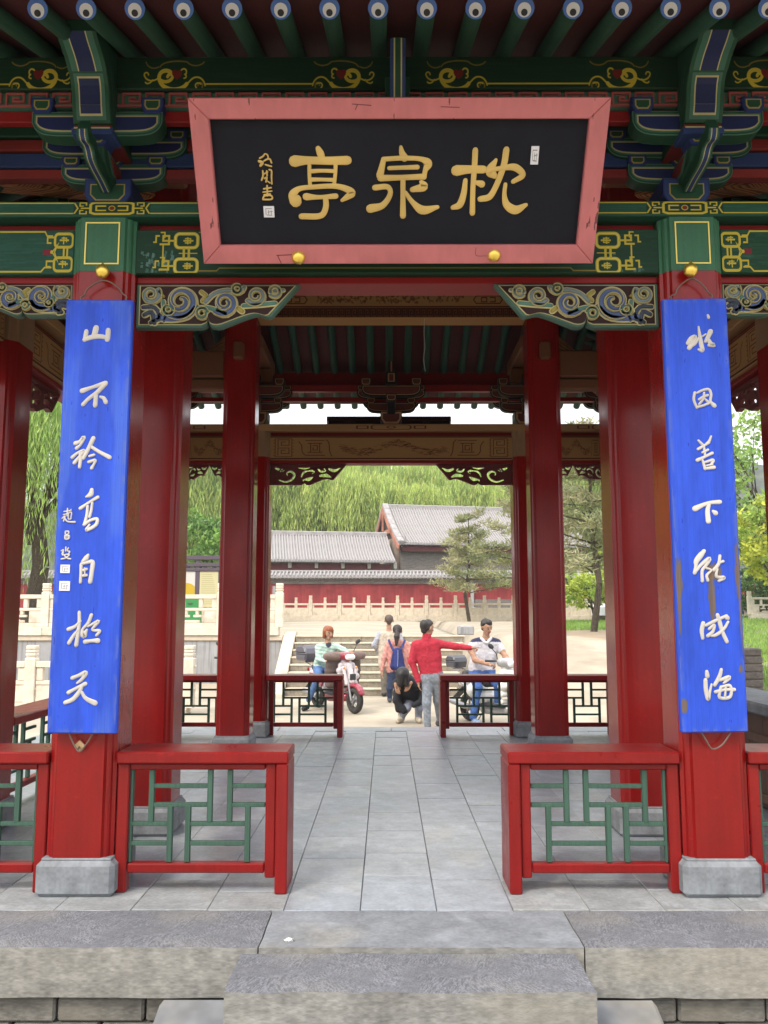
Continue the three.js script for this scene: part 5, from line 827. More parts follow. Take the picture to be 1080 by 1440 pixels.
// ---- red court wall with tiled cap
function tileRoof(x0, x1, de, he, dr, hr, step, r, curve = 0.28) { // rows of round tiles on a curved slope; returns [sheet, rows, eaveEnds]
  const S = 8, f = (t) => [lerp(de, dr, t), lerp(he, hr, t * (1 - curve) + curve * t * t)], rows = [], ends = [], sheet = [];
  const prof = []; for (let i = 0; i <= S; i++) prof.push(f(i / S));
  const pos = []; for (let i = 0; i < S; i++) { const [d0, h0] = prof[i], [d1, h1] = prof[i + 1]; pos.push(x0, h0, -d0, x1, h0, -d0, x1, h1, -d1, x0, h0, -d0, x1, h1, -d1, x0, h1, -d1); }
  const sg = new THREE.BufferGeometry(); sg.setAttribute('position', new THREE.Float32BufferAttribute(pos, 3)); sg.computeVertexNormals();
  const rp = [], ri = []; let c = 0;
  for (let x = x0 + step / 2; x < x1; x += step) {
    const jx = rr(-0.003, 0.003), jy = rr(-0.012, 0.012);
    for (let i = 0; i <= S; i++) for (let k = 0; k <= 4; k++) { const a = Math.PI * k / 4; rp.push(x - Math.cos(a) * r + jx * i, prof[i][1] + Math.sin(a) * r * 1.7 + (i % 2 ? 0.012 : 0) + jy, -prof[i][0]); }
    for (let i = 0; i < S; i++) for (let k = 0; k < 4; k++) { const a = c + i * 5 + k; ri.push(a, a + 1, a + 5, a + 1, a + 6, a + 5); } c += (S + 1) * 5;
    ends.push(new THREE.CylinderGeometry(r * 1.1, r * 1.1, 0.03, 8).rotateX(Math.PI / 2).translate(x, he + r * 0.1, -de + 0.02)); ends.push(new THREE.CircleGeometry(step * 0.4, 3).rotateZ(-Math.PI / 2).translate(x + step / 2, he - r * 0.7, -de + 0.01));
  }
  const rgm = new THREE.BufferGeometry(); rgm.setAttribute('position', new THREE.Float32BufferAttribute(rp, 3)); rgm.setIndex(ri); rgm.computeVertexNormals();
  return [boxUV(sg), boxUV(flat(rgm)), mg(ends)];
}
const tilePale = std([0.37, 0.35, 0.345], 0.85, { map: T.mottle }), tileDark = std([0.33, 0.31, 0.305], 0.9, { map: T.mottle }), brickFar = std([0.40, 0.37, 0.36], 0.9, { map: T.farBrick }), redPlaster = std([0.33, 0.042, 0.046], 0.9, { map: T.plaster }), woodFar = std([0.18, 0.04, 0.045], 0.7, { map: T.mottle });
const turn = (o, px, pz, a) => { const c = Math.cos(a), s = Math.sin(a); o.rotation.y = a; o.position.set(px - (px * c + pz * s), 0, pz - (-px * s + pz * c)); };
const stuffPart = (o) => { o.userData.kind = 'stuff'; return o; };
function addRoof(o, args) { const [s, r, e] = tileRoof(...args); mesh('tile_bed', s, tileDark, o); stuffPart(mesh('tile_rows', r, tilePale, o)); stuffPart(mesh('eave_tiles', e, tileDark, o)); }
{
  const y = groundH(0, 54), o = thing('court_wall', 'long red plastered wall with brick frieze and tiled cap', 'wall', [0, 0, 0]);
  mesh('plaster_face', boxUV(sb(-24, 26, y, 3.08, -54.5, -54)), redPlaster, o); mesh('brick_frieze', boxUV(sb(-24, 26, 3.081, 3.46, -54.55, -53.93)), brickFar, o);
  mesh('brick_base', boxUV(sb(5.6, 26, y, 2.1, -54, -53.9)), brickFar, o);
  for (const x of [-7.15, 5.5]) mesh('drain_spout', boxUV(mg([bx(0.22, 1.5, 0.15, x, 2.2, -53.88, 0.02), bx(0.4, 0.2, 0.3, x, 1.5, -53.8, 0.04)])), M.greywall, o);
  addRoof(o, [-24, 26, 53.6, 3.52, 54.25, 3.86, 0.24, 0.075]); mesh('ridge', boxUV(sb(-24, 26, 3.84, 3.98, -54.35, -54.15, 0.03)), tilePale, o);
}
function hall(o, x0, x1, de, he, dr, hr, wallTop) {
  addRoof(o, [x0, x1, de, he, dr, hr, 0.215, 0.072]);
  mesh('ridge', boxUV(sb(x0, x1, hr - 0.1, hr + 0.28, -dr - 0.15, -dr + 0.15, 0.05)), tilePale, o);
  mesh('rear_slope', boxUV(flat((() => { const g = new THREE.BufferGeometry(), e = dr + (dr - de); g.setAttribute('position', new THREE.Float32BufferAttribute([x0, hr, -dr, x1, hr, -dr, x1, he, -e, x0, hr, -dr, x1, he, -e, x0, he, -e], 3)); g.computeVertexNormals(); return g; })())), tileDark, o);
  mesh('wall', boxUV(sb(x0 + 0.4, x1 - 0.4, 0.6, wallTop, -(2 * dr - de) + 0.9, -de - 0.9)), brickFar, o);
}
{
  const a = thing('low_hall', 'low hall with long pale tiled roof and dark red eave beam behind the red wall', 'hall');
  hall(a, -10.2, 0.7, 62, 5.0, 66, 7.3, 4.5);
  mesh('eave_frieze', boxUV(sb(-10.0, 0.5, 4.1, 4.86, -63.0, -62.7)), woodFar, a); for (let x = -9; x < 1; x += 1.95) mesh('bracket_block', boxUV(bx(0.25, 0.4, 0.3, x, 4.72, -62.6, 0.03)), std([0.45, 0.43, 0.40], 0.8), a);
  turn(a, 0.7, -62, 0.16);
  const b = thing('tall_hall', 'tall hall with pale tiled roof and open gable, behind the pine tree', 'hall');
  turn(b, 0.9, -63.6, 0.21); hall(b, 0.9, 17, 63.6, 6.5, 69.5, 10.0, 6.2);
  mesh('eave_frieze', boxUV(sb(1.3, 16.6, 5.95, 6.36, -64.3, -64.0)), woodFar, b);
  // gable end: coral bargeboards round a dark panel standing for the shaded opening
  const prof = []; for (let i = 0; i <= 8; i++) { const t = i / 8; prof.push([lerp(63.5, 69.5, t), lerp(6.5, 10.15, t * 0.72 + 0.28 * t * t)]); } for (let i = 7; i >= 0; i--) { const t = i / 8; prof.push([139 - lerp(63.5, 69.5, t), lerp(6.5, 10.15, t * 0.72 + 0.28 * t * t)]); }
  const coral = std([0.62, 0.25, 0.17], 0.8, { map: T.plaster });
  mesh('gable_shade_panel', boxUV(flat(prism(prof.map(([d, h]) => [d, h - 0.25]), 0.12, 0).rotateY(Math.PI / 2).translate(1.15, 0, 0))), std([0.05, 0.035, 0.03], 0.9), b);
  for (let i = 0; i + 1 < prof.length; i++) mesh('barge_board', boxUV(bar(V(0.95, prof[i][1] - 0.28, -prof[i][0]), V(0.95, prof[i + 1][1] - 0.28, -prof[i + 1][0]), 0.12, 0.42, 0.02)), coral, b);
  for (let i = 0; i + 1 < prof.length; i++) mesh('verge_ridge', boxUV(bar(V(1.15, prof[i][1] + 0.12, -prof[i][0]), V(1.15, prof[i + 1][1] + 0.12, -prof[i + 1][0]), 0.5, 0.26, 0.05)), tilePale, b);
  mesh('gable_beam', boxUV(sb(0.89, 1.05, 7.6, 7.95, -73, -66, 0.02)), coral, b); mesh('gable_post', boxUV(sb(0.88, 1.03, 8.0, 9.6, -69.65, -69.35, 0.02)), coral, b);
  mesh('gable_wall', boxUV(sb(0.95, 1.35, 1, 7.1, -74, -65)), std([0.55, 0.42, 0.34], 0.9, { map: T.plaster }), b);
  mesh('roof_beast', boxUV(flat(new THREE.ConeGeometry(0.16, 0.7, 6).translate(1.5, 7.0, -63.9))), tileDark, b);
}
// ---- low things beside the pavilion
{
  const o = thing('stone_topped_counter', 'counter of brown planks under a thick grey stone slab beside the right column', 'counter', [2.33, 0, -5.98]);
  mesh('slab', boxUV(bx(0.42, 0.07, 2.24, 0.05, 0.60, 0, 0.012)), M.plinth, o);
  for (let k = 0; k < 11; k++) mesh('plank', boxUV(bx(0.03, 0.54, 0.196, -0.09, 0.294, -1.0 + k * 0.2, 0.004), k, k), std([0.13 + 0.02 * (k % 3), 0.075, 0.055], 0.8, { map: T.woodV }), o);
  for (const y of [0.08, 0.42]) mesh('batten', boxUV(bx(0.02, 0.05, 2.2, -0.114, y, 0, 0.003)), std([0.16, 0.09, 0.065], 0.8, { map: T.woodV }), o);
  mesh('carcass', boxUV(bx(0.26, 0.55, 2.18, 0.07, 0.275, 0)), std([0.10, 0.07, 0.05], 0.9), o);
  const p = at(1040, 968, 8.4); const s = thing('stone_pier', 'ridged grey stone pier standing on the bank behind the plank counter', 'stone pier', [p.x + 0.02, p.y - 0.5, p.z]);
  for (let k = 0; k < 12; k++) mesh('ridge_course', boxUV(bx(0.32 - 0.012 * (k % 2), 0.0735, 0.3, 0.004 * Math.sin(k * 5), 0.037 + k * 0.0745, 0, 0.012), k, k), std([0.30, 0.27, 0.25], 0.95, { map: T.riser }), s);
}
{ // notice stand and green cabinet on the upper court
  const z = -27, o = thing('notice_stand', 'dark framed notice stand with yellow posters behind the marble balustrade', 'notice stand', [-6.1, groundH(-6, 27), z]), fr = std([0.075, 0.055, 0.075], 0.7);
  for (const x of [-1.5, 0.05, 0.78]) mesh('post', boxUV(bx(0.13, 2.2, 0.13, x, 1.1, 0, 0.01)), fr, o);
  for (const [y, h] of [[2.28, 0.13], [2.06, 0.12], [1.9, 0.1]]) mesh('crossbar', boxUV(bx(2.6, h, 0.16, -0.3, y, 0.01, 0.01)), fr, o);
  for (let k = 0; k < 9; k++) mesh('slat', boxUV(bx(0.1, 0.1, 0.1, -1.4 + k * 0.28, 1.985, 0, 0.005)), fr, o);
  mesh('sign_plate', pictureBox(-1.6, -0.55, 2.02, 2.26, 0.10, 0.13, [0.5, 0.9]), picMat(canvasTex(256, 64, (g) => { g.fillStyle = '#f2e6a8'; g.fillRect(0, 0, 256, 64); g.fillStyle = '#8a7a50'; for (const x of [20, 54, 84, 112, 150, 196]) { g.fillRect(x, 14, 12, 4); g.fillRect(x + 4, 10, 4, 20); g.fillRect(x, 26, 14, 3); } })), o);
  mesh('poster', pictureBox(-1.43, -0.02, 0.7, 1.84, 0.02, 0.05, [0.9, 0.9]), picMat(canvasTex(256, 256, (g) => { g.fillStyle = '#f6f2ea'; g.fillRect(0, 0, 256, 256); g.fillStyle = '#e8c53a'; g.beginPath(); g.ellipse(190, 190, 80, 110, 0.3, 0, 7); g.fill(); g.fillStyle = '#b98d55'; g.beginPath(); g.moveTo(0, 70); g.bezierCurveTo(100, 60, 180, 120, 210, 256); g.lineTo(0, 256); g.fill(); patina(g, 0, 60, 200, 250, 160, ['#d9b070', '#8a6a3c', '#e6c890'], 9); })), o);
  mesh('poster', pictureBox(0.12, 0.72, 0.7, 1.84, 0.02, 0.05, [0.9, 0.9]), picMat(canvasTex(128, 256, (g) => { g.fillStyle = '#efe6b4'; g.fillRect(0, 0, 128, 256); g.fillStyle = '#b9b088'; for (let k = 0; k < 16; k++) g.fillRect(14, 20 + k * 14, 70 + 28 * Math.abs(Math.sin(k * 3)), 3); })), o);
  const c = thing('green_cabinet', 'small green metal cabinet behind the marble balustrade below the notice stand', 'cabinet', [-5.42, groundH(-5.4, 23.5), -23.5]), gm = std([0.03, 0.22, 0.06], 0.5);
  mesh('body', boxUV(bx(0.5, 0.95, 0.4, 0, 0.5, 0, 0.02)), gm, c); mesh('lid', boxUV(bx(0.56, 0.06, 0.46, 0, 1.01, 0, 0.02)), gm, c); mesh('handle', boxUV(bx(0.12, 0.03, 0.03, 0, 0.8, 0.215)), M.wire, c); mesh('skid', boxUV(bx(0.44, 0.03, 0.34, 0, 0.013, 0)), M.wire, c);
}
{ // far parked car
  const o = thing('parked_car', 'silver car parked in the shade beyond the large pine', 'car', [13.3, groundH(13.3, 46), -46], 0.5);
  const paint = phys([0.55, 0.58, 0.63], 0.3, { clearcoat: 0.6 }), glass = phys([0.03, 0.04, 0.05], 0.1), tyre = std([0.02, 0.02, 0.02], 0.9);
  mesh('body', boxUV(flat(prism([[-2.1, 0.3], [-2.1, 0.75], [-1.9, 0.9], [-1.2, 0.95], [-0.6, 1.38], [0.75, 1.42], [1.5, 1.0], [2.1, 0.85], [2.15, 0.35]].reverse(), 1.7, 0.06).translate(0, 0, -0.85))), paint, o);
  for (const s of [-1, 1]) mesh('side_window', boxUV(flat(prism([[-1.0, 0.96], [-0.55, 1.3], [0.7, 1.34], [1.25, 1.0]].reverse(), 0.02, 0).translate(0, 0, s > 0 ? 0.845 : -0.865))), glass, o);
  mesh('windscreen', boxUV(bar(V(-1.16, 0.99, 0), V(-0.64, 1.36, 0), 1.4, 0.02)), glass, o);
  for (const x of [-1.35, 1.35]) for (const s of [-1, 1]) { const w = sub('wheel', o, x, 0.31, s * 0.76); mesh('tyre', boxUV(flat(new THREE.CylinderGeometry(0.31, 0.31, 0.2, 16).rotateX(Math.PI / 2))), tyre, w); mesh('rim', boxUV(flat(new THREE.CylinderGeometry(0.19, 0.19, 0.21, 10).rotateX(Math.PI / 2))), paint, w); }
  for (const s of [-1, 1]) mesh('headlight', boxUV(bx(0.06, 0.14, 0.36, -2.09, 0.68, s * 0.6, 0.02)), M.marble, o);
}
// ---- trees
class Leaves {
  constructor() { this.p = []; this.c = []; }
  quad(o, u, v, c) { // lens-shaped leaf of two triangles
    const a = V(0, 0, 0).copy(o), b = o.clone().addScaledVector(u, 0.5).addScaledVector(v, 0.5), d = o.clone().addScaledVector(u, 0.5).addScaledVector(v, -0.5), e = o.clone().add(u);
    for (const q of [a, d, e, a, e, b]) this.p.push(q.x, q.y, q.z);
    for (let i = 0; i < 6; i++) this.c.push(...c);
  }
  geo() { const g = new THREE.BufferGeometry(); g.setAttribute('position', new THREE.Float32BufferAttribute(this.p, 3)); g.setAttribute('color', new THREE.Float32BufferAttribute(this.c, 3)); g.computeVertexNormals(); return g; }
}
const rdir = () => { const a = rr(0, 6.283), z = rr(-1, 1), s = Math.sqrt(1 - z * z); return V(s * Math.cos(a), z, s * Math.sin(a)); };
const leafMat = M.leaf([1, 1, 1]);
const branch = (a, b, r0, r1, n = 6) => { const m = a.clone().lerp(b, 0.5).add(V(rr(-1, 1), rr(-0.3, 0.6), rr(-1, 1)).multiplyScalar(a.distanceTo(b) * 0.08)); return [cyl(r0, (r0 + r1) / 2, a, m, n), cyl((r0 + r1) / 2, r1, m, b, n)]; };
function willow(H, R, strands, per, len, leaf, pal) {
  const L = new Leaves(), wood = [...branch(V(0, -0.3, 0), V(rr(-0.3, 0.3), H * 0.4, 0), H * 0.035, H * 0.024, 8)];
  const tips = []; for (let k = 0; k < 11; k++) { const a = k * 2.4 + rr(-0.3, 0.3), q = rr(0.3, 0.85), t = V(Math.cos(a) * R * q, H * (0.93 - 0.34 * q * q + rr(-0.06, 0.06)), Math.sin(a) * R * q); tips.push(t); wood.push(...branch(V(0, H * rr(0.28, 0.42), 0), t, H * 0.014, H * 0.004, 5)); }
  for (let s = 0; s < strands; s++) {
    const t = tips[Math.floor(rnd() * tips.length)], o = t.clone().add(V(rr(-1, 1) * R * 0.3, rr(-0.03, 0.09) * H, rr(-1, 1) * R * 0.3)), out = V(o.x, 0, o.z).normalize(), l = len * rr(0.35, 1) * (0.5 + 0.5 * rnd()) * (0.7 + 0.5 * Math.hypot(o.x, o.z) / R), sway = rr(-0.12, 0.12);
    const c0 = pal[Math.floor(rnd() * pal.length)], br = rr(0.75, 1.2);
    for (let k = 0; k < per; k++) {
      const q = k / per, p = V(o.x + out.x * (R * 0.14 * Math.sqrt(q)) + sway * q * l, o.y + (q < 0.12 ? q * 0.4 * l * 0.2 : 0) - l * q, o.z + out.z * (R * 0.14 * Math.sqrt(q))); if (p.y < 0.6) break;
      const u = V(rr(-0.4, 0.4), -1, rr(-0.4, 0.4)).normalize().multiplyScalar(leaf * rr(0.8, 1.5)), v = rdir().cross(u).normalize().multiplyScalar(leaf * rr(0.09, 0.17)), b = br * rr(0.85, 1.15);
      L.quad(p.add(V(rr(-1, 1), rr(-1, 1), rr(-1, 1)).multiplyScalar(leaf * 0.4)), u, v, c0.map((x) => x * b));
    }
  }
  return [L.geo(), mg(wood)];
}
function crownTree(H, R, base, clumps, per, leaf, pal, flatK = 1, trunkR = 0.018) { // broadleaf: clumps of leaves round branch ends
  const L = new Leaves(), wood = [...branch(V(0, -0.2, 0), V(rr(-0.2, 0.2), H * 0.55, rr(-0.2, 0.2)), H * trunkR, H * trunkR * 0.6, 8)];
  for (let k = 0; k < clumps; k++) {
    const d = rdir(), rad = Math.cbrt(rr(0.15, 1)), c = V(d.x * R * rad, lerp(base, H, 0.5) + d.y * (H - base) * 0.5 * rad, d.z * R * rad), cr = R * rr(0.16, 0.3), c0 = pal[Math.floor(rnd() * pal.length)], br = rr(0.8, 1.2);
    if (k % 2 === 0) wood.push(...branch(V(0, lerp(base * 0.7, H * 0.55, rnd()), 0), c, H * 0.006, H * 0.0015, 4));
    for (let i = 0; i < per; i++) { const q = rdir().multiplyScalar(cr * Math.cbrt(rnd())); q.y *= 0.65 * flatK; const u = rdir().multiplyScalar(leaf * rr(0.7, 1.3)), v = rdir().cross(u).normalize().multiplyScalar(leaf * rr(0.45, 0.7)), b = br * rr(0.8, 1.2); L.quad(c.clone().add(q), u, v, c0.map((x) => x * b)); }
  }
  return [L.geo(), mg(wood)];
}
function pine(H, R, base, levels, per, tuft, pal) { // irregular layered pads of needles on level branches
  const L = new Leaves(), lean = rr(-0.2, 0.2), wood = [...branch(V(0, -0.2, 0), V(lean, H * 0.5, 0), H * 0.018, H * 0.012, 8), cyl(H * 0.012, H * 0.003, V(lean, H * 0.5, 0), V(lean * 1.3, H * 0.99, 0), 7)];
  for (let k = 0; k < levels; k++) {
    const t = k / (levels - 1), y = lerp(base, H * 0.96, t) + rr(-0.1, 0.1), r = R * Math.pow(1 - 0.9 * t, 0.6), nb = t > 0.8 ? 4 : 6, a0 = rr(0, 6.28);
    for (let j = 0; j < nb; j++) {
      const a = a0 + j * 6.283 / nb + rr(-0.35, 0.35), len = r * rr(0.35, 1.15), s = V(lean * 0.8, y - 0.2 * len, 0), e = V(lean + Math.cos(a) * len, y + rr(-0.45, 0.3), Math.sin(a) * len); wood.push(...branch(s, e, H * 0.005 * (1.1 - t), H * 0.0012, 4));
      const pads = len > R * 0.5 ? 3 : 2; for (let q = 0; q < pads; q++) { const c = s.clone().lerp(e, lerp(0.5, 1.0, q / (pads - 1))).add(V(rr(-0.15, 0.15), rr(0, 0.1), rr(-0.15, 0.15))), pr = R * rr(0.16, 0.27) * (1 - 0.4 * t), c0 = pal[Math.floor(rnd() * pal.length)];
        for (let i = 0; i < per; i++) { const d = rdir().multiplyScalar(pr * Math.cbrt(rnd())); d.y *= 0.42; const u = V(rr(-1, 1), rr(-0.1, 1.1), rr(-1, 1)).normalize().multiplyScalar(tuft * rr(0.7, 1.3)), v = rdir().cross(u).normalize().multiplyScalar(tuft * rr(0.12, 0.24)), b = rr(0.75, 1.25); L.quad(c.clone().add(d), u, v, c0.map((x) => x * b)); } }
    }
  }
  return [L.geo(), mg(wood)];
}
function tree(name, label, [crown, wood], x, D, group, y = null) { const o = thing(name, label, 'tree', [x, y === null ? groundH(x, D) : y, -D], 0, group); mesh('crown', crown, leafMat, o); mesh('trunk', wood, M.bark, o); return o; }
const WP = [[0.40, 0.50, 0.11], [0.33, 0.45, 0.10], [0.47, 0.54, 0.14], [0.27, 0.40, 0.09]], PP = [[0.25, 0.27, 0.11], [0.31, 0.31, 0.14], [0.19, 0.22, 0.09], [0.34, 0.32, 0.17]], BP = [[0.16, 0.30, 0.05], [0.20, 0.36, 0.06], [0.11, 0.23, 0.045]], YP = [[0.48, 0.52, 0.06], [0.40, 0.48, 0.06], [0.30, 0.42, 0.06]];
{
  const W = [willow(16.5, 6.4, 2300, 20, 9, 0.62, WP), willow(15, 5.6, 2100, 20, 8, 0.6, WP.slice(0, 3)), willow(18, 7, 2500, 20, 10, 0.64, WP)];
  const spots = [[-9.6, 82, 0, 0.9], [-4.0, 79, 1, 0.86], [0.2, 92, 2, 0.94], [4.4, 84, 0, 0.84], [8.8, 90, 1, 1.0], [12.6, 82, 1, 0.86], [-15, 92, 2, 0.92], [-20, 80, 0, 0.92], [-24.5, 86, 1, 1.1], [17.6, 94, 2, 0.86], [-7.2, 98, 2, 1.0], [22, 84, 0, 1], [-13.2, 80, 1, 0.82], [2.6, 78, 1, 0.72]];
  let first = []; spots.forEach(([x, D, k, s], i) => { let o; if (!first[k]) o = first[k] = tree('willow_tree', 'yellow green weeping willow behind the tiled halls', W[k], x, D, 'willows behind the tiled halls'); else o = copyOf(first[k], V(x, groundH(x, D), -D), 0); o.position.y = groundH(x, D); o.rotation.y = i * 1.9; o.scale.setScalar(s * 1.14); });
  tree('willow_tree', 'tall weeping willow with long green strands over the marble balustrade', willow(10.2, 3.9, 2800, 32, 8.2, 0.26, [[0.30, 0.46, 0.10], [0.24, 0.40, 0.08], [0.37, 0.50, 0.13]]), -12.3, 29);
  tree('broadleaf_tree', 'rounded bright green tree behind the dark notice stand', crownTree(5.1, 3.0, 0.9, 70, 90, 0.26, BP), -9.2, 40);
  tree('small_pine_tree', 'slender young pine with layered boughs in front of the balustrade', pine(5.7, 2.3, 1.9, 7, 60, 0.3, PP), 4.35, 44);
  tree('large_pine_tree', 'large spreading pine with a bare straight trunk on the dirt bank', pine(5.9, 2.6, 2.3, 7, 100, 0.22, PP), 5.85, 24);
  tree('leaning_pine_tree', 'bushy pine overlapping the roof end of the tall hall', pine(7.4, 2.5, 2.4, 9, 80, 0.26, PP), 6.15, 36);
  tree('golden_shrub_tree', 'bright yellow green bush behind the large pine', crownTree(3.6, 1.7, 0.4, 40, 80, 0.2, YP), 10.4, 42);
  tree('broadleaf_tree', 'dark green bush behind the large pine, next to the silver car', crownTree(3.0, 2.0, 0.2, 44, 80, 0.22, BP.map((c) => c.map((x) => x * 0.6))), 12.6, 49);
  tree('broadleaf_tree', 'tall airy light green tree above the lawn', crownTree(9.6, 3.4, 2.2, 80, 80, 0.28, [[0.28, 0.42, 0.09], [0.22, 0.36, 0.08], [0.34, 0.46, 0.12]]), 17.4, 38);
  tree('golden_shrub_tree', 'yellow leaved tree above the lawn below the tall airy tree', crownTree(4.9, 1.7, 1.6, 46, 100, 0.2, YP), 14.6, 31.5);
  tree('broadleaf_tree', 'dark green bush behind the short marble balustrade', crownTree(2.6, 2.2, 0.2, 50, 90, 0.22, BP.map((c) => c.map((x) => x * 0.6))), 19.2, 43);
}
{ // far wooded hill
  const pos = [], idx = [], nx = 90, ny = 14; for (let j = 0; j <= ny; j++) for (let i = 0; i <= nx; i++) { const x = lerp(-260, 260, i / nx), t = j / ny, h = (52 + 12 * Math.sin(x * 0.013 + 0.4) + 6 * Math.sin(x * 0.041)) * Math.sin(t * Math.PI / 2); pos.push(x + 3 * gnoise(i, j), Math.max(-1, h + 3.5 * (gnoise(i * 3.1, j * 2.7) - 0.5) * t * 2), -(230 + t * 110)); }
  for (let j = 0; j < ny; j++) for (let i = 0; i < nx; i++) { const a = j * (nx + 1) + i; idx.push(a, a + 1, a + nx + 1, a + 1, a + nx + 2, a + nx + 1); }
  const g = new THREE.BufferGeometry(); g.setAttribute('position', new THREE.Float32BufferAttribute(pos, 3)); g.setIndex(idx); g.computeVertexNormals(); boxUV(g);
  structure(mesh('hill', g, std([0.10, 0.13, 0.075], 1, { map: tex(512, 512, 60, (() => { const a = fbm(24, 24, 4, 71); return (u, v) => { const k = 0.55 + 0.8 * (a(u, v) - 0.4); return [k, k, k]; }; })()) })), 'dark wooded hill beyond the willows', 'hill');
}
// ================================================================ PEOPLE
// a body is one surface: a smooth union of tapered capsules, meshed on a grid (surface nets)
function capsule(p, a, b, ra, rb) { const bax = b[0] - a[0], bay = b[1] - a[1], baz = b[2] - a[2], pax = p[0] - a[0], pay = p[1] - a[1], paz = p[2] - a[2]; const l = bax * bax + bay * bay + baz * baz, t = l > 0 ? clamp((pax * bax + pay * bay + paz * baz) / l) : 0, x = pax - bax * t, y = pay - bay * t, z = paz - baz * t; return Math.sqrt(x * x + y * y + z * z) - lerp(ra, rb, t); }
function skin(prims, cell, k = 0.03) { // prims: [a, b, ra, rb, colour]; colour may be a function of the point
  const lo = [1e9, 1e9, 1e9], hi = [-1e9, -1e9, -1e9];
  for (const [a, b, ra, rb] of prims) for (let i = 0; i < 3; i++) { lo[i] = Math.min(lo[i], a[i] - ra, b[i] - rb); hi[i] = Math.max(hi[i], a[i] + ra, b[i] + rb); }
  const n = lo.map((v, i) => Math.ceil((hi[i] - v + 4 * cell) / cell) + 1), o = lo.map((v) => v - 2 * cell), N = n[0] * n[1] * n[2], F = new Float32Array(N), at3 = (x, y, z) => (z * n[1] + y) * n[0] + x;
  F.fill(1);
  const boxes = prims.map(([a, b, ra, rb]) => { const r = Math.max(ra, rb) + 0.08; return [0, 1, 2].map((i) => [Math.min(a[i], b[i]) - r, Math.max(a[i], b[i]) + r]); });
  for (let z = 0; z < n[2]; z++) for (let y = 0; y < n[1]; y++) for (let x = 0; x < n[0]; x++) {
    const p = [o[0] + x * cell, o[1] + y * cell, o[2] + z * cell]; let d = 1;
    for (let i = 0; i < prims.length; i++) { const B = boxes[i]; if (p[0] < B[0][0] || p[0] > B[0][1] || p[1] < B[1][0] || p[1] > B[1][1] || p[2] < B[2][0] || p[2] > B[2][1]) continue; const q = prims[i], e = capsule(p, q[0], q[1], q[2], q[3]), h = Math.max(k - Math.abs(d - e), 0) / k; d = Math.min(d, e) - h * h * k * 0.25; }
    F[at3(x, y, z)] = d;
  }
  const id = new Int32Array(N).fill(-1), pos = [], idx = [];
  const E = []; for (let a = 0; a < 8; a++) for (const b of [1, 2, 4]) if (!(a & b)) E.push([a, a | b]);
  for (let z = 0; z < n[2] - 1; z++) for (let y = 0; y < n[1] - 1; y++) for (let x = 0; x < n[0] - 1; x++) {
    const v = []; let m = 0; for (let c = 0; c < 8; c++) { const f = F[at3(x + (c & 1), y + ((c >> 1) & 1), z + (c >> 2))]; v.push(f); if (f < 0) m++; }
    if (m === 0 || m === 8) continue; let sx = 0, sy = 0, sz = 0, w = 0;
    for (const [a, b] of E) if ((v[a] < 0) !== (v[b] < 0)) { const t = v[a] / (v[a] - v[b]); sx += lerp(a & 1, b & 1, t); sy += lerp((a >> 1) & 1, (b >> 1) & 1, t); sz += lerp(a >> 2, b >> 2, t); w++; }
    id[at3(x, y, z)] = pos.length / 3; pos.push(o[0] + (x + sx / w) * cell, o[1] + (y + sy / w) * cell, o[2] + (z + sz / w) * cell);
  }
  const q = (a, b, c, d, f) => { if (a < 0 || b < 0 || c < 0 || d < 0) return; if (f) idx.push(a, b, c, a, c, d); else idx.push(a, c, b, a, d, c); };
  for (let z = 1; z < n[2] - 1; z++) for (let y = 1; y < n[1] - 1; y++) for (let x = 1; x < n[0] - 1; x++) {
    const f = F[at3(x, y, z)] < 0;
    if (f !== F[at3(x + 1, y, z)] < 0) q(id[at3(x, y, z)], id[at3(x, y, z - 1)], id[at3(x, y - 1, z - 1)], id[at3(x, y - 1, z)], !f);
    if (f !== F[at3(x, y + 1, z)] < 0) q(id[at3(x, y, z)], id[at3(x - 1, y, z)], id[at3(x - 1, y, z - 1)], id[at3(x, y, z - 1)], !f);
    if (f !== F[at3(x, y, z + 1)] < 0) q(id[at3(x, y, z)], id[at3(x, y - 1, z)], id[at3(x - 1, y - 1, z)], id[at3(x - 1, y, z)], !f);
  }
  const col = [];
  for (let i = 0; i < pos.length; i += 3) { const p = [pos[i], pos[i + 1], pos[i + 2]]; let bd = 1e9, bc; for (const r of prims) { const e = capsule(p, r[0], r[1], r[2], r[3]); if (e < bd) { bd = e; bc = r[4]; } } col.push(...(typeof bc === 'function' ? bc(p) : bc)); }
  const g = new THREE.BufferGeometry(); g.setAttribute('position', new THREE.Float32BufferAttribute(pos, 3)); g.setAttribute('color', new THREE.Float32BufferAttribute(col, 3)); g.setIndex(idx); g.computeVertexNormals();
  const c = V(0, 0, 0), nn = g.attributes.normal; let s = 0; g.computeBoundingBox(); g.boundingBox.getCenter(c); for (let i = 0; i < nn.count; i++) s += (pos[3 * i] - c.x) * nn.getX(i) + (pos[3 * i + 1] - c.y) * nn.getY(i) + (pos[3 * i + 2] - c.z) * nn.getZ(i);
  if (s < 0) { for (let i = 0; i < idx.length; i += 3) [idx[i], idx[i + 1]] = [idx[i + 1], idx[i]]; g.setIndex(idx); g.computeVertexNormals(); }
  const uv = new Float32Array(pos.length / 3 * 2); for (let i = 0; i < uv.length / 2; i++) { uv[2 * i] = pos[3 * i] + pos[3 * i + 2]; uv[2 * i + 1] = pos[3 * i + 1]; } g.setAttribute('uv', new THREE.BufferAttribute(uv, 2));
  return g;
}
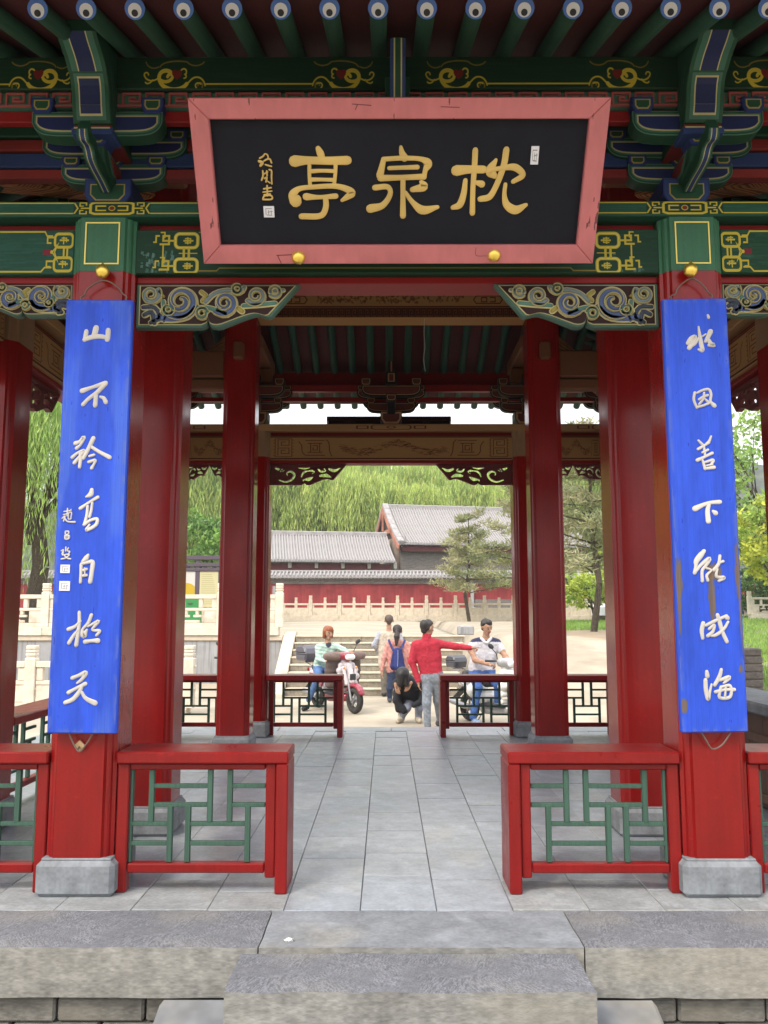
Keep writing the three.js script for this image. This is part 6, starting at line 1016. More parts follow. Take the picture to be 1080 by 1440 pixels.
const SK = [0.52, 0.30, 0.20], clothM = std([1, 1, 1], 0.85, { vertexColors: true, map: T.cloth, bumpMap: T.cloth, bumpScale: 0.018 }), hairM = std([1, 1, 1], 0.55, { vertexColors: true, map: T.woodV });
const add3 = (a, b, k = 1) => [a[0] + b[0] * k, a[1] + b[1] * k, a[2] + b[2] * k];
function handPrims(w, dir, up, side, pose = 'relaxed') { // wrist, finger direction, back-of-hand normal, thumb side
  const P = [], nrm = (v) => { const l = Math.hypot(...v); return v.map((x) => x / l); }, D = nrm(dir), U = nrm(up), S = nrm(side), at_ = (a, b, c) => [0, 1, 2].map((i) => w[i] + D[i] * a + S[i] * b + U[i] * c);
  P.push([at_(0, 0, 0), at_(0.03, 0, 0), 0.027, 0.028, SK], [at_(0.03, 0.02, 0), at_(0.085, 0.03, 0), 0.017, 0.014, SK], [at_(0.03, -0.01, 0), at_(0.085, -0.022, 0), 0.017, 0.013, SK]);
  [[0.031, 0.07], [0.011, 0.078], [-0.009, 0.072], [-0.027, 0.056]].forEach(([b, l], i) => { const curl = pose === 'fist' ? 1.6 : pose === 'point' ? (i === 0 ? 0 : 1.6) : 0.45; const k = at_(0.088, b, 0), c1 = Math.cos(curl * 0.6), s1 = Math.sin(curl * 0.6), m = [0, 1, 2].map((q) => k[q] + (D[q] * c1 - U[q] * s1) * l * 0.5), c2 = Math.cos(curl * 1.4), s2 = Math.sin(curl * 1.4), e = [0, 1, 2].map((q) => m[q] + (D[q] * c2 - U[q] * s2) * l * 0.5); P.push([k, m, 0.0095, 0.0085, SK], [m, e, 0.0085, 0.0075, SK]); });
  P.push([at_(0.025, 0.03, -0.008), at_(0.055, 0.055, -0.012), 0.012, 0.010, SK], [at_(0.055, 0.055, -0.012), at_(0.085, 0.058, -0.022), 0.0095, 0.008, SK]);
  return P;
}
function headGeo(c, face, s = 1) { // c = head centre, face = viewing direction (y ignored unless given)
  const f = (() => { const l = Math.hypot(...face); return face.map((x) => x / l); })(), rt = (() => { const v = [f[2], 0, -f[0]], l = Math.hypot(...v); return v.map((x) => x / l); })(), up = [f[1] * rt[2] - f[2] * rt[1], f[2] * rt[0] - f[0] * rt[2], f[0] * rt[1] - f[1] * rt[0]].map((x) => x), U = up[1] < 0 ? up.map((x) => -x) : up;
  const p = (a, b, d) => [0, 1, 2].map((i) => c[i] + (f[i] * a + rt[i] * b + U[i] * d) * s), dk = [0.07, 0.05, 0.045], lip = [0.42, 0.15, 0.13];
  const prims = [[p(-0.015, 0, 0.035), p(0.01, 0, 0.03), 0.088 * s, 0.082 * s, SK], [p(0.025, 0, -0.02), p(0.04, 0, -0.07), 0.07 * s, 0.045 * s, SK], [p(0.088, 0, 0.01), p(0.108, 0, -0.025), 0.011 * s, 0.015 * s, SK]];
  for (const e of [-1, 1]) prims.push([p(0.084, e * 0.033, 0.012), p(0.086, e * 0.034, 0.012), 0.0065 * s, 0.0065 * s, dk], [p(0.086, e * 0.018, 0.033), p(0.078, e * 0.052, 0.034), 0.004 * s, 0.0035 * s, dk], [p(-0.005, e * 0.084, 0.015), p(-0.012, e * 0.09, -0.02), 0.018 * s, 0.014 * s, SK]);
  prims.push([p(0.084, -0.02, -0.052), p(0.084, 0.02, -0.052), 0.008 * s, 0.008 * s, lip]);
  return [skin(prims, 0.0075 * s, 0.012), p, s];
}
function person(label, pos, build, group) {
  const o = thing('person', label, 'person', pos, 0, group), P = []; const out = build(P) || {};
  const list = [skin(P, 0.0145, 0.035)]; for (const h of out.hands || []) list.push(skin(h, 0.006, 0.008)); if (out.head) list.push(out.head);
  mesh('body', mergeGeometries(list.map((g) => flat(g))), clothM, o);
  for (const [n, prims, cell, kk] of out.extra || []) mesh(n, flat(skin(prims, cell || 0.012, kk || 0.02)), n === 'hair' ? hairM : clothM, o);
  return o;
}
function torso(P, sl, sr, hl, hr, rs, rh, c) { const m = (a, b) => [0, 1, 2].map((i) => (a[i] + b[i]) / 2), ms = m(sl, sr), mh = m(hl, hr); P.push([sl, hl, rs, rh, c], [sr, hr, rs, rh, c], [add3(ms, [0, -0.03, 0]), mh, rs * 1.15, rh * 1.05, c], [sl, sr, rs * 0.92, rs * 0.92, c], [m(sl, hl), m(sr, hr), (rs + rh) / 2, (rs + rh) / 2, c], [add3(ms, [0, 0.01, 0]), add3(ms, [0, 0.06, 0]), 0.075, 0.055, c]); }
const PG = -0.6; // plaza level
const toLocal = (base, D) => (px, py, z = 0) => { const q = at(px, py, D - z); return [q.x - base[0], q.y - base[1], z]; };
// ---- man in red, pointing
{
  const D = 13.15, base = [0.735, PG, -D], p = toLocal(base, D), red = [0.55, 0.025, 0.055], jean = (q) => { const k = 0.9 + 0.12 * Math.sin(q[1] * 60 + q[0] * 60) * Math.sin(q[1] * 23 + q[0] * 31); return [0.33 * k, 0.38 * k, 0.45 * k]; }, shoe = [0.10, 0.10, 0.11], hair = [0.025, 0.02, 0.018];
  person('person in a red jacket and pale jeans, one arm stretched out to point', base, (P) => {
    const neck = p(600, 897), hd = p(601, 884);
    P.push([neck, add3(hd, [0, -0.03, 0]), 0.055, 0.055, SK], [p(600, 900), p(600, 894), 0.078, 0.064, red]);
    torso(P, p(590, 908), p(611, 906), p(599, 944), p(613, 943), 0.09, 0.098, red);
    P.push([p(584, 907), p(579, 930, 0.02), 0.068, 0.056, red], [p(579, 930, 0.02), p(588, 957, 0.06), 0.055, 0.042, red]);
    P.push([p(616, 905), p(640, 909, 0.05), 0.066, 0.052, red], [p(640, 909, 0.05), p(661, 911, 0.1), 0.05, 0.041, red]);
    P.push([p(600, 952), p(615, 951), 0.105, 0.105, jean], [p(601, 955), p(600, 988, 0.05), 0.095, 0.066, jean], [p(600, 988, 0.05), p(601, 1019, 0.02), 0.066, 0.052, jean], [p(614, 955), p(615, 985, -0.1), 0.092, 0.065, jean], [p(615, 985, -0.1), p(618, 1010, -0.35), 0.063, 0.05, jean]);
    P.push([[p(601, 1024)[0], 0.045, -0.05], [p(601, 1024)[0] + 0.03, 0.04, -0.2], 0.045, 0.04, shoe], [[p(618, 1012)[0], 0.05, -0.36], [p(618, 1012)[0] + 0.05, 0.04, -0.52], 0.045, 0.04, shoe]);
    const [hg, q] = headGeo(hd, [0.82, -0.05, -0.55]);
    const wr = p(661, 911, 0.1), wl = p(588, 957, 0.06);
    return { head: hg, hands: [handPrims(wr, [1, 0.02, 0.2], [0, 1, 0], [0.2, 0, -1], 'point'), handPrims(wl, [0.1, -1, 0], [-1, 0, 0.2], [0, 0, -1])], extra: [['hair', [[q(-0.045, 0, 0.06), q(0.0, 0, 0.085), 0.085, 0.062, hair], [q(-0.06, 0, 0.02), q(-0.065, 0, -0.03), 0.068, 0.05, hair], [q(0.03, 0, 0.1), q(0.075, 0.01, 0.09), 0.045, 0.026, hair], [q(0.02, -0.045, 0.085), q(0.06, -0.04, 0.085), 0.04, 0.02, hair], [q(-0.01, 0.06, 0.06), q(-0.04, 0.06, 0.0), 0.035, 0.03, hair], [q(-0.01, -0.06, 0.06), q(-0.04, -0.06, 0.0), 0.035, 0.03, hair]], 0.009]] };
  });
}
// ---- crouching figure in black
{
  const D = 14.0, base = [0.36, PG, -D], p = toLocal(base, D), blk = [0.016, 0.017, 0.024], hair = [0.014, 0.013, 0.015], jean = [0.30, 0.33, 0.42], boot = [0.62, 0.54, 0.42];
  person('person bending down in a black coat with pale boots, next to the red jacket', base, (P) => {
    P.push([p(581, 968, -0.2), p(572, 960, 0.05), 0.15, 0.14, blk], [p(560, 962, 0.1), p(585, 962, 0.1), 0.10, 0.10, blk], [p(572, 972, 0.0), p(588, 980, -0.1), 0.14, 0.12, blk], [p(590, 962, 0), p(593, 985, 0.1), 0.06, 0.05, blk], [p(593, 985, 0.1), p(582, 992, 0.22), 0.05, 0.042, blk], [p(560, 962, 0.12), p(557, 985, 0.15), 0.06, 0.055, blk], [p(557, 985, 0.15), p(568, 1000, 0.16), 0.055, 0.05, blk], [p(558, 975, 0.05), p(560, 998, 0.08), 0.07, 0.05, blk], [p(566, 978, 0), p(570, 1000, 0.02), 0.07, 0.045, blk], [p(569, 956, 0.12), p(567, 951, 0.2), 0.06, 0.06, blk]);
    P.push([p(578, 982, -0.12), p(572, 996, 0.1), 0.085, 0.065, jean], [p(572, 996, 0.1), p(565, 1008, 0.0), 0.06, 0.05, jean], [p(589, 982, -0.12), p(589, 996, 0.08), 0.085, 0.065, jean], [p(589, 996, 0.08), p(589, 1008, 0.0), 0.06, 0.05, jean]);
    for (const x of [564, 588]) P.push([[p(x, 1008)[0], 0.17, 0.0], [p(x, 1008)[0], 0.07, 0.0], 0.052, 0.05, boot], [[p(x, 1014)[0], 0.045, 0.0], [p(x, 1014)[0] - (x < 570 ? 0.06 : -0.02), 0.04, 0.14], 0.046, 0.04, boot]);
    const hc = p(566, 950, 0.24), [hg, q] = headGeo(hc, [-0.25, -0.75, 0.6]);
    return { head: hg, hands: [handPrims(p(578, 960, 0.26), [-0.5, -0.8, 0.2], [0, 0.3, 1], [-1, 0, 0]), handPrims(p(556, 962, 0.26), [0.3, -0.9, 0.2], [0, 0.3, 1], [1, 0, 0])], extra: [['hair', [[add3(hc, [0, 0.03, 0]), add3(hc, [0, 0.0, -0.02]), 0.112, 0.112, hair], [add3(hc, [-0.02, 0.01, 0.05]), add3(hc, [-0.04, -0.13, 0.06]), 0.075, 0.05, hair], [add3(hc, [0.05, 0.0, 0.04]), add3(hc, [0.06, -0.13, 0.05]), 0.06, 0.045, hair]], 0.011]] };
  });
}
// ---- girl with ponytail
{
  const D = 17.1, base = [0.19, PG, -D], p = toLocal(base, D), pink = (q) => { const k = 0.92 + 0.12 * Math.sin(q[1] * 50 + q[0] * 70); return [0.80 * k, 0.36 * k, 0.31 * k]; }, navy = [0.03, 0.05, 0.12], hair = [0.03, 0.018, 0.016], shoe = [0.12, 0.12, 0.13];
  person('person with a dark ponytail and pink jacket walking towards the stairs', base, (P) => {
    torso(P, p(551, 906), p(567, 906), p(550, 941), p(568, 941), 0.078, 0.098, pink);
    P.push([p(559, 900), p(559, 893), 0.05, 0.05, SK], [p(546, 906), p(540, 926, 0.03), 0.062, 0.052, pink], [p(540, 926, 0.03), p(537, 943, 0.05), 0.05, 0.038, pink], [p(572, 906), p(579, 926, 0.03), 0.062, 0.052, pink], [p(579, 926, 0.03), p(581, 941, 0.06), 0.05, 0.038, pink]);
    P.push([p(551, 948), p(566, 948), 0.095, 0.095, navy], [p(551, 950), p(548, 968, 0.06), 0.085, 0.06, navy], [p(548, 968, 0.06), p(548, 982), 0.058, 0.048, navy], [p(565, 950), p(566, 968), 0.085, 0.06, navy], [p(566, 968), p(566, 980, -0.2), 0.058, 0.046, navy]);
    P.push([[p(548, 986)[0], 0.05, 0.02], [p(548, 986)[0], 0.04, -0.14], 0.045, 0.04, shoe], [[p(566, 982)[0], 0.06, -0.22], [p(566, 982)[0], 0.045, -0.36], 0.045, 0.04, shoe]);
    const hc = p(559, 888), [hg, q] = headGeo(hc, [0.1, 0, -1], 0.96);
    return { head: hg, hands: [handPrims(p(537, 943, 0.05), [0, -1, 0.1], [-1, 0, 0], [0, 0, 1]), handPrims(p(581, 941, 0.06), [0, -1, 0.1], [1, 0, 0], [0, 0, 1])], extra: [['hair', [[q(-0.03, 0, 0.05), q(0.01, 0, 0.06), 0.098, 0.085, hair], [q(-0.06, 0, 0.0), q(-0.06, 0, -0.04), 0.075, 0.05, hair], [q(-0.09, 0, 0.02), q(-0.15, 0.005, -0.1), 0.045, 0.055, hair], [q(-0.15, 0.005, -0.1), q(-0.17, 0.01, -0.27), 0.055, 0.028, hair]], 0.011]] };
  });
  const b = thing('backpack', 'small deep blue backpack on the back of the pink jacket', 'backpack', [base[0], base[1], base[2]]), bl = (q) => { const k = q[0] > 0.03 || q[0] < -0.03 ? 0.7 : 1.1; return [0.025 * k, 0.04 * k, 0.21 * k]; };
  const c = (x, y, z) => p(x, y, z);
  mesh('pouch', flat(skin([[c(556, 915, 0.16), c(554, 937, 0.18), 0.05, 0.08, bl], [c(562, 915, 0.16), c(564, 937, 0.18), 0.05, 0.08, bl], [c(559, 915, 0.17), c(559, 937, 0.2), 0.055, 0.08, bl]], 0.012, 0.03)), clothM, b);
  for (const s of [-1, 1]) mesh('strap', boxUV(flat(tube([c(558 + s * 5, 915, 0.15), c(558 + s * 8, 908, 0.1), c(558 + s * 11, 901, 0.05), c(558 + s * 11, 900, -0.02)].map((v) => V(...v)), 0.022, 12, 6))), std([0.03, 0.045, 0.17], 0.8), b);
  mesh('zip', boxUV(flat(tube([c(559.5, 914, 0.235), c(559.5, 926, 0.272), c(559, 938, 0.275)].map((v) => V(...v)), 0.006, 12, 5))), std([0.25, 0.3, 0.5], 0.5), b);
}
// ---- man in a beige vest
{
  const D = 18.35, base = [0.06, PG, -D], p = toLocal(base, D), vest = [0.66, 0.56, 0.45], shirt = (q) => (Math.sin(q[1] * 150) * Math.sin((q[0] + q[2]) * 150) > 0.2 ? [0.32, 0.34, 0.42] : [0.55, 0.56, 0.62]), tro = [0.20, 0.18, 0.15], hair = [0.10, 0.07, 0.055], shoe = [0.05, 0.05, 0.05];
  person('person with cropped hair in a beige vest and grey checked sleeves, starting up the stairs', base, (P) => {
    torso(P, p(539, 893), p(556, 893), p(539, 934), p(555, 934), 0.09, 0.112, vest);
    P.push([p(547, 886), p(547, 879), 0.055, 0.055, SK], [p(534, 892), p(526, 907, 0.04), 0.065, 0.055, shirt], [p(526, 907, 0.04), p(533, 918, -0.12), 0.053, 0.045, shirt], [p(561, 892), p(566, 908), 0.065, 0.055, shirt], [p(566, 908), p(565, 924, -0.08), 0.053, 0.043, shirt]);
    P.push([p(541, 940), p(554, 940), 0.105, 0.105, tro], [p(541, 942), p(540, 960), 0.09, 0.07, tro], [p(540, 960), p(540, 974), 0.068, 0.055, tro], [p(554, 942), p(555, 955, -0.15), 0.09, 0.07, tro], [p(555, 955, -0.15), p(555, 966, -0.2), 0.068, 0.055, tro]);
    P.push([[p(540, 976)[0], 0.05, 0.02], [p(540, 976)[0], 0.04, -0.12], 0.05, 0.045, shoe], [[p(555, 968)[0], 0.205, -0.2], [p(555, 968)[0], 0.2, -0.36], 0.05, 0.045, shoe]);
    const hc = p(547, 873), [hg, q] = headGeo(hc, [0.05, 0, -1]);
    return { head: hg, hands: [handPrims(p(533, 918, -0.12), [0.6, -0.4, -0.7], [-0.5, 0.6, 0], [0, 0, -1]), handPrims(p(565, 924, -0.08), [-0.2, -0.8, -0.5], [1, 0, 0], [0, 0, -1])], extra: [['hair', [[q(-0.025, 0, 0.045), q(0.02, 0, 0.05), 0.094, 0.082, hair], [q(-0.055, 0, 0.0), q(-0.055, 0, -0.03), 0.066, 0.05, hair]], 0.011]] };
  });
}
// ---- woman on the red and white scooter
const SC1 = { pos: [-0.93, PG, -15.72], ry: -0.95 }, SC2 = { pos: [1.72, PG, -13.7], ry: -1.0 };
{
  const D = 15.9, base = [-1.15, PG, -D], p = toLocal(base, D), mint = (q) => (Math.sin(q[1] * 95 + q[0] * 20) > 0.3 ? [0.33, 0.55, 0.46] : [0.62, 0.76, 0.68]), jean = [0.10, 0.20, 0.45], hair = [0.30, 0.085, 0.03], shoe = [0.03, 0.03, 0.035], tee = [0.05, 0.05, 0.08];
  person('person with reddish hair in a mint striped top, sitting on a scooter', base, (P) => {
    torso(P, p(454, 910), p(469, 910), p(449, 933, -0.03), p(461, 933, -0.03), 0.08, 0.108, mint);
    P.push([p(461, 903, 0.02), p(461, 897, 0.04), 0.05, 0.05, SK], [p(461.5, 913, 0.055), p(462, 907, 0.05), 0.03, 0.045, tee], [p(447, 910), p(448, 927, 0.1), 0.06, 0.052, mint], [p(448, 927, 0.1), p(459, 930, 0.35), 0.05, 0.04, mint], [p(473, 909), p(483, 914, 0.2), 0.06, 0.05, mint], [p(483, 914, 0.2), p(491, 917, 0.42), 0.048, 0.04, mint]);
    P.push([p(448, 939, -0.05), p(460, 939, -0.05), 0.11, 0.11, jean], [p(448, 942), p(448, 950, 0.38), 0.09, 0.065, jean], [p(448, 950, 0.38), p(434, 984, 0.2), 0.062, 0.05, jean], [p(462, 942), p(474, 950, 0.36), 0.09, 0.065, jean], [p(474, 950, 0.36), p(474, 975, 0.3), 0.06, 0.05, jean]);
    P.push([[p(433, 988)[0], 0.06, 0.2], [p(433, 988)[0] - 0.05, 0.045, 0.34], 0.048, 0.042, shoe], [p(474, 979, 0.3), p(478, 981, 0.42), 0.045, 0.04, shoe]);
    const hc = p(462, 891, 0.06), [hg, q] = headGeo(hc, [0.55, -0.12, 0.8], 0.98);
    return { head: hg, hands: [handPrims(p(459, 930, 0.35), [0.4, 0, 0.9], [0, 1, 0], [0.9, 0, -0.4], 'fist'), handPrims(p(491, 917, 0.42), [0.5, 0, 0.85], [0, 1, 0], [-0.9, 0, 0.4], 'fist')], extra: [['hair', [[q(-0.03, 0, 0.055), q(0.02, 0, 0.075), 0.098, 0.075, hair], [q(-0.05, 0, 0.0), q(-0.05, 0, -0.05), 0.085, 0.06, hair], [q(-0.02, 0.075, 0.04), q(-0.02, 0.082, -0.07), 0.042, 0.03, hair], [q(-0.02, -0.075, 0.04), q(-0.02, -0.082, -0.07), 0.042, 0.03, hair], [q(0.06, 0.02, 0.1), q(0.085, 0.04, 0.065), 0.03, 0.02, hair]], 0.01]] };
  });
}
// ---- man on the white scooter
{
  const D = 13.9, base = [1.62, PG, -D], p = toLocal(base, D), polo = (q) => { const y = q[1]; return y > 1.30 && y < 1.385 ? [0.03, 0.03, 0.09] : y > 1.44 ? [0.76, 0.75, 0.79] : [0.72, 0.71, 0.77]; }, jean = [0.07, 0.17, 0.50], hair = [0.02, 0.016, 0.015], shoe = [0.30, 0.42, 0.62];
  const skn = SK;
  person('person in a white polo shirt with a navy chest band, astride a scooter', base, (P) => {
    torso(P, p(674, 905), p(692, 905), p(669, 938), p(686, 938), 0.098, 0.122, polo);
    P.push([p(683, 898, 0.02), p(684, 890, 0.04), 0.055, 0.055, skn], [p(667, 904), p(661, 912, 0.08), 0.068, 0.062, polo], [p(661, 912, 0.08), p(668, 928, 0.2), 0.048, 0.043, skn], [p(668, 928, 0.2), p(687, 934, 0.4), 0.042, 0.034, skn], [p(699, 904), p(705, 914, 0.05), 0.068, 0.062, polo], [p(705, 914, 0.05), p(711, 924, 0.15), 0.048, 0.043, skn], [p(711, 924, 0.15), p(716, 932, 0.35), 0.042, 0.034, skn]);
    P.push([p(670, 946), p(686, 946), 0.125, 0.125, jean], [p(668, 950, 0.02), p(672, 968, 0.3), 0.10, 0.07, jean], [p(672, 968, 0.3), p(665, 1008, 0.25), 0.066, 0.055, jean], [p(686, 950), p(700, 962, 0.28), 0.10, 0.07, jean], [p(700, 962, 0.28), p(700, 990, 0.2), 0.066, 0.055, jean]);
    P.push([[p(665, 1012)[0], 0.055, 0.25], [p(665, 1012)[0] + 0.06, 0.045, 0.4], 0.05, 0.044, shoe], [p(700, 996, 0.2), p(706, 998, 0.32), 0.048, 0.042, shoe]);
    const hc = p(684, 883, 0.06), [hg, q] = headGeo(hc, [0.5, -0.3, 0.75]);
    return { head: hg, hands: [handPrims(p(687, 934, 0.4), [0.8, -0.1, 0.5], [0, 1, 0], [-0.5, 0, 0.8], 'fist'), handPrims(p(716, 932, 0.35), [0.7, -0.1, 0.5], [0, 1, 0], [-0.5, 0, 0.8], 'fist')], extra: [['hair', [[q(-0.03, 0, 0.065), q(0.03, 0, 0.095), 0.09, 0.058, hair], [q(-0.06, 0, 0.02), q(-0.06, 0, -0.02), 0.065, 0.05, hair], [q(0.0, 0.07, 0.07), q(-0.02, 0.075, 0.02), 0.03, 0.024, hair], [q(0.0, -0.07, 0.07), q(-0.02, -0.075, 0.02), 0.03, 0.024, hair]], 0.01], ['collar', [[p(677, 898, 0.06), p(683, 904, 0.13), 0.028, 0.02, [0.78, 0.77, 0.8]], [p(690, 898, 0.06), p(685, 904, 0.13), 0.028, 0.02, [0.78, 0.77, 0.8]]], 0.009]] };
  });
}
// ================================================================ SCOOTERS (local +x = forward)
function scooter(label, pos, ry, K) {
  const o = thing('motor_scooter', label, 'scooter', pos, ry, K.group), body = phys(K.body, 0.3, { clearcoat: 0.6 }), accent = phys(K.accent, 0.3, { clearcoat: 0.6 }), dark = std([0.03, 0.03, 0.033], 0.6), tyre = std([0.085, 0.08, 0.072], 0.95, { map: T.soil }), grey = std([0.30, 0.30, 0.31], 0.4, { metalness: 0.6 }), lens = phys([0.75, 0.78, 0.8], 0.1, {});
  const B = (n, prims, m, c = 0.014, k = 0.04) => { const g = flat(skin(prims.map((q) => [...q, [1, 1, 1]]), c, k)); g.deleteAttribute('color'); return mesh(n, g, m, o); };
  for (const x of [0.64, -0.62]) { const w = sub('wheel', o, x, 0.235, 0); mesh('tyre', boxUV(flat(new THREE.TorusGeometry(0.177, 0.058, 10, 28))), tyre, w); mesh('rim', boxUV(mg([new THREE.CylinderGeometry(0.05, 0.05, 0.12, 12).rotateX(Math.PI / 2), new THREE.TorusGeometry(0.14, 0.016, 6, 24), ...[0, 1, 2, 3, 4].map((k) => bx(0.03, 0.14, 0.03, 0, 0.07, 0).rotateZ(k * 1.2566))])), grey, w); }
  for (const s of [-1, 1]) mesh('fork_leg', boxUV(flat(cyl(0.022, 0.022, V(0.64, 0.235, s * 0.075), V(0.50, 0.62, s * 0.06), 8))), grey, o);
  const fender = []; for (const w of [-0.035, 0, 0.035]) for (let k = 0; k < 8; k++) { const a = lerp(0.5, 2.4, k / 8), b = lerp(0.5, 2.4, (k + 1) / 8), R = 0.275 - Math.abs(w) * 0.3; fender.push([[0.64 + R * Math.cos(a), 0.235 + R * Math.sin(a), w], [0.64 + R * Math.cos(b), 0.235 + R * Math.sin(b), w], 0.022, 0.022]); } B('front_fender', fender, accent);
  B('leg_shield', [[[0.36, 0.40, -0.13], [0.36, 0.40, 0.13], 0.04, 0.04], [[0.39, 0.52, -0.17], [0.39, 0.52, 0.17], 0.05, 0.05], [[0.41, 0.64, -0.19], [0.41, 0.64, 0.19], 0.055, 0.055], [[0.385, 0.75, -0.175], [0.385, 0.75, 0.175], 0.055, 0.055], [[0.36, 0.84, -0.13], [0.36, 0.84, 0.13], 0.05, 0.05], [[0.33, 0.92, -0.06], [0.33, 0.92, 0.06], 0.05, 0.05], [[0.52, 0.60, 0], [0.44, 0.84, 0], 0.06, 0.06]], body);
  B('nose_panel', [[[0.50, 0.52, -0.08], [0.46, 0.80, -0.13], 0.035, 0.03], [[0.50, 0.52, 0.08], [0.46, 0.80, 0.13], 0.035, 0.03], [[0.54, 0.56, 0], [0.50, 0.74, 0], 0.05, 0.045]], K.nose ? phys(K.nose, 0.3, { clearcoat: 0.5 }) : body);
  mesh('front_grille', boxUV(bx(0.03, 0.11, 0.12, 0.575, 0.64, 0, 0.008)), dark, o);
  B('handlebar_cowl', [[[0.34, 1.0, -0.12], [0.34, 1.0, 0.12], 0.07, 0.07], [[0.42, 0.99, 0], [0.44, 0.99, 0], 0.085, 0.075]], accent);
  B('headlight', [[[0.485, 0.985, -0.05], [0.485, 0.985, 0.05], 0.05, 0.05]], lens, 0.012);
  for (const s of [-1, 1]) {
    mesh('grip', boxUV(flat(cyl(0.019, 0.019, V(0.30, 1.02, s * 0.18), V(0.24, 1.03, s * 0.36), 8))), dark, o);
    mesh('brake_lever', boxUV(flat(cyl(0.007, 0.006, V(0.35, 1.01, s * 0.18), V(0.32, 1.0, s * 0.33), 6))), grey, o);
    const m = sub('mirror', o); if (K.oneMirror && s > 0) { o.remove(m); } else { mesh('stalk', boxUV(flat(tube([V(0.31, 1.05, s * 0.17), V(0.33, 1.14, s * 0.21), V(0.30, 1.22, s * 0.27)], 0.007, 10, 6))), dark, m); mesh('housing', boxUV(flat(new THREE.SphereGeometry(0.062, 12, 8).scale(0.35, 0.62, 1).rotateX(s * -0.5).translate(0.30, 1.255, s * 0.29))), dark, m); }
    if (K.muffs) B('hand_muff', [[[0.33, 1.0, s * 0.2], [0.30, 1.0, s * 0.38], 0.085, 0.07]], std([0.24, 0.17, 0.15], 0.9, { map: T.cloth }), 0.016);
    mesh('indicator', boxUV(flat(new THREE.SphereGeometry(0.03, 8, 6).scale(0.7, 0.6, 1).translate(0.49, 0.80, s * 0.13))), std([0.7, 0.3, 0.05], 0.3), o);
  }
  mesh('floorboard', boxUV(bx(0.52, 0.05, 0.30, 0.10, 0.32, 0, 0.015)), dark, o); B('underbody', [[[0.34, 0.27, 0], [-0.2, 0.25, 0], 0.08, 0.10]], accent, 0.018);
  if (K.apron) B('lap_cover', [[[0.27, 0.95, -0.26], [0.27, 0.95, 0.26], 0.075, 0.075], [[0.25, 0.85, -0.29], [0.25, 0.85, 0.29], 0.08, 0.08], [[0.24, 0.74, -0.30], [0.24, 0.74, 0.30], 0.08, 0.08], [[0.23, 0.62, -0.30], [0.23, 0.62, 0.30], 0.08, 0.08], [[0.23, 0.50, -0.28], [0.23, 0.50, 0.28], 0.075, 0.075]], std([0.13, 0.095, 0.085], 0.9, { map: T.cloth }), 0.018);
  B('rear_body', [[[-0.16, 0.42, -0.06], [-0.16, 0.42, 0.06], 0.12, 0.12], [[-0.40, 0.52, -0.07], [-0.40, 0.52, 0.07], 0.13, 0.13], [[-0.72, 0.64, -0.05], [-0.72, 0.64, 0.05], 0.085, 0.085], [[-0.85, 0.70, 0], [-0.88, 0.71, 0], 0.05, 0.045]], body, 0.016);
  for (const s of [-1, 1]) B('side_stripe', [[[-0.2, 0.46, s * 0.155], [-0.72, 0.64, s * 0.115], 0.045, 0.025]], accent, 0.014);
  B('seat', [[[-0.08, 0.66, -0.07], [-0.08, 0.66, 0.07], 0.075, 0.075], [[-0.35, 0.70, -0.07], [-0.35, 0.70, 0.07], 0.085, 0.085], [[-0.64, 0.76, -0.06], [-0.64, 0.76, 0.06], 0.07, 0.07]], dark, 0.016);
  mesh('tail_light', boxUV(bx(0.03, 0.06, 0.14, -0.92, 0.70, 0, 0.01)), std([0.4, 0.02, 0.02], 0.25), o); mesh('rear_fender', boxUV(bar(V(-0.72, 0.55, 0), V(-0.98, 0.36, 0), 0.14, 0.02)), dark, o);
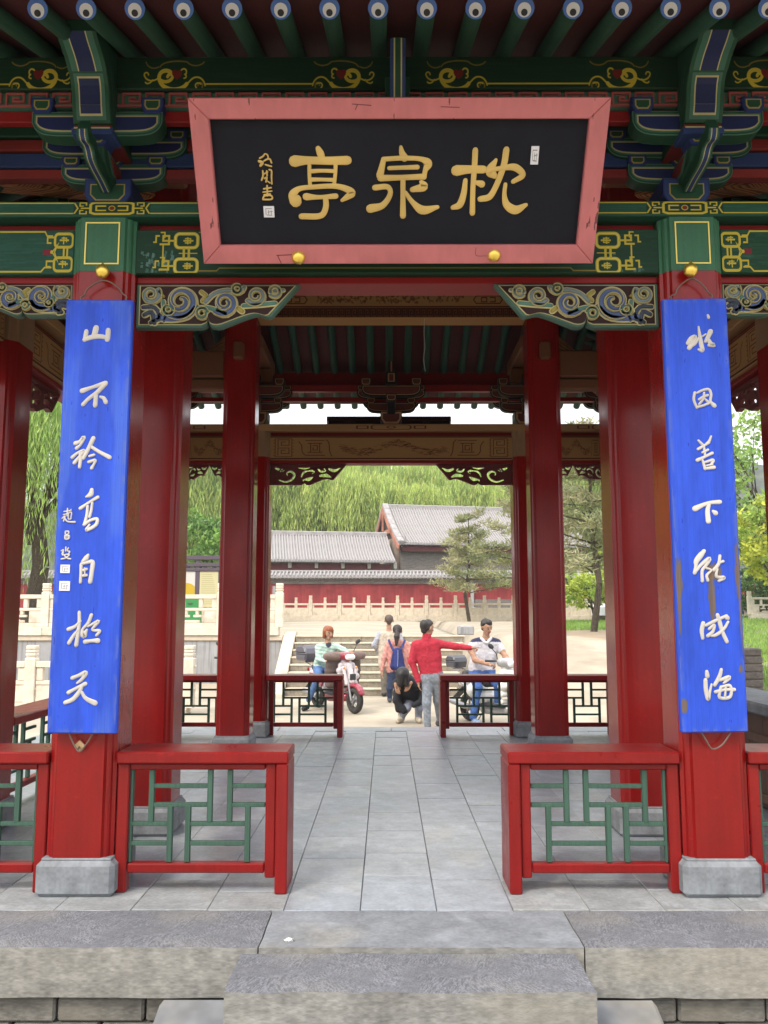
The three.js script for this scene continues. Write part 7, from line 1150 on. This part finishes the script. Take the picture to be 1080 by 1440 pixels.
  mesh('rear_rack', boxUV(mg([cyl(0.011, 0.011, V(-0.66, 0.78, -0.1), V(-0.95, 0.84, -0.1), 6), cyl(0.011, 0.011, V(-0.66, 0.78, 0.1), V(-0.95, 0.84, 0.1), 6), cyl(0.011, 0.011, V(-0.95, 0.84, -0.1), V(-0.95, 0.84, 0.1), 6)])), grey, o);
  if (K.box) { const b = sub('top_box', o); if (K.boxScale) { b.scale.setScalar(K.boxScale); b.position.set(-0.97 * (1 - K.boxScale), 0.86 * (1 - K.boxScale), 0); } const boxM = phys(K.box, 0.35, { clearcoat: 0.3 }); mesh('shell', boxUV(flat(prism([[-1.14, 0.86], [-1.18, 1.0], [-0.76, 1.0], [-0.80, 0.86]].reverse(), 0.40, 0.03).translate(0, 0, -0.20))), boxM, b); mesh('lid', boxUV(flat(prism([[-1.185, 1.012], [-1.15, 1.1], [-1.08, 1.16], [-0.86, 1.16], [-0.79, 1.1], [-0.755, 1.012]].reverse(), 0.42, 0.035).translate(0, 0, -0.21))), boxM, b); mesh('seam', boxUV(bx(0.415, 0.012, 0.405, -0.97, 1.006, 0, 0.003)), grey, b); }
  B('engine_cover', [[[-0.30, 0.26, -0.12], [-0.62, 0.24, -0.12], 0.075, 0.06]], dark, 0.016); mesh('exhaust', boxUV(flat(cyl(0.05, 0.045, V(-0.42, 0.24, 0.14), V(-0.92, 0.31, 0.15), 10))), grey, o);
  mesh('kickstand', boxUV(bar(V(-0.12, 0.24, 0.1), V(-0.2, 0.012, 0.2), 0.02)), grey, o);
  return o;
}
scooter('red and white scooter with a dark top box, lap cover and furry hand muffs', SC1.pos, SC1.ry, { body: [0.50, 0.46, 0.48], accent: [0.26, 0.015, 0.035], nose: [0.66, 0.60, 0.62], box: [0.085, 0.08, 0.10], muffs: true, apron: true, oneMirror: true });
scooter('white scooter with a dark rear box, ridden beside the rear railing', SC2.pos, SC2.ry, { body: [0.78, 0.78, 0.76], accent: [0.34, 0.34, 0.35], box: [0.06, 0.06, 0.075], boxScale: 0.68 });
{ const p = at(318, 1010, 14.6); scooter('pale parked scooter half hidden by the red column near the low marble railing', [-2.6, PG, -14.6], -1.3, { body: [0.68, 0.68, 0.70], accent: [0.25, 0.25, 0.27] }); }
scene.fog = new THREE.FogExp2(0xe4e9ee, 0.0006);
renderer.render(scene, camera);
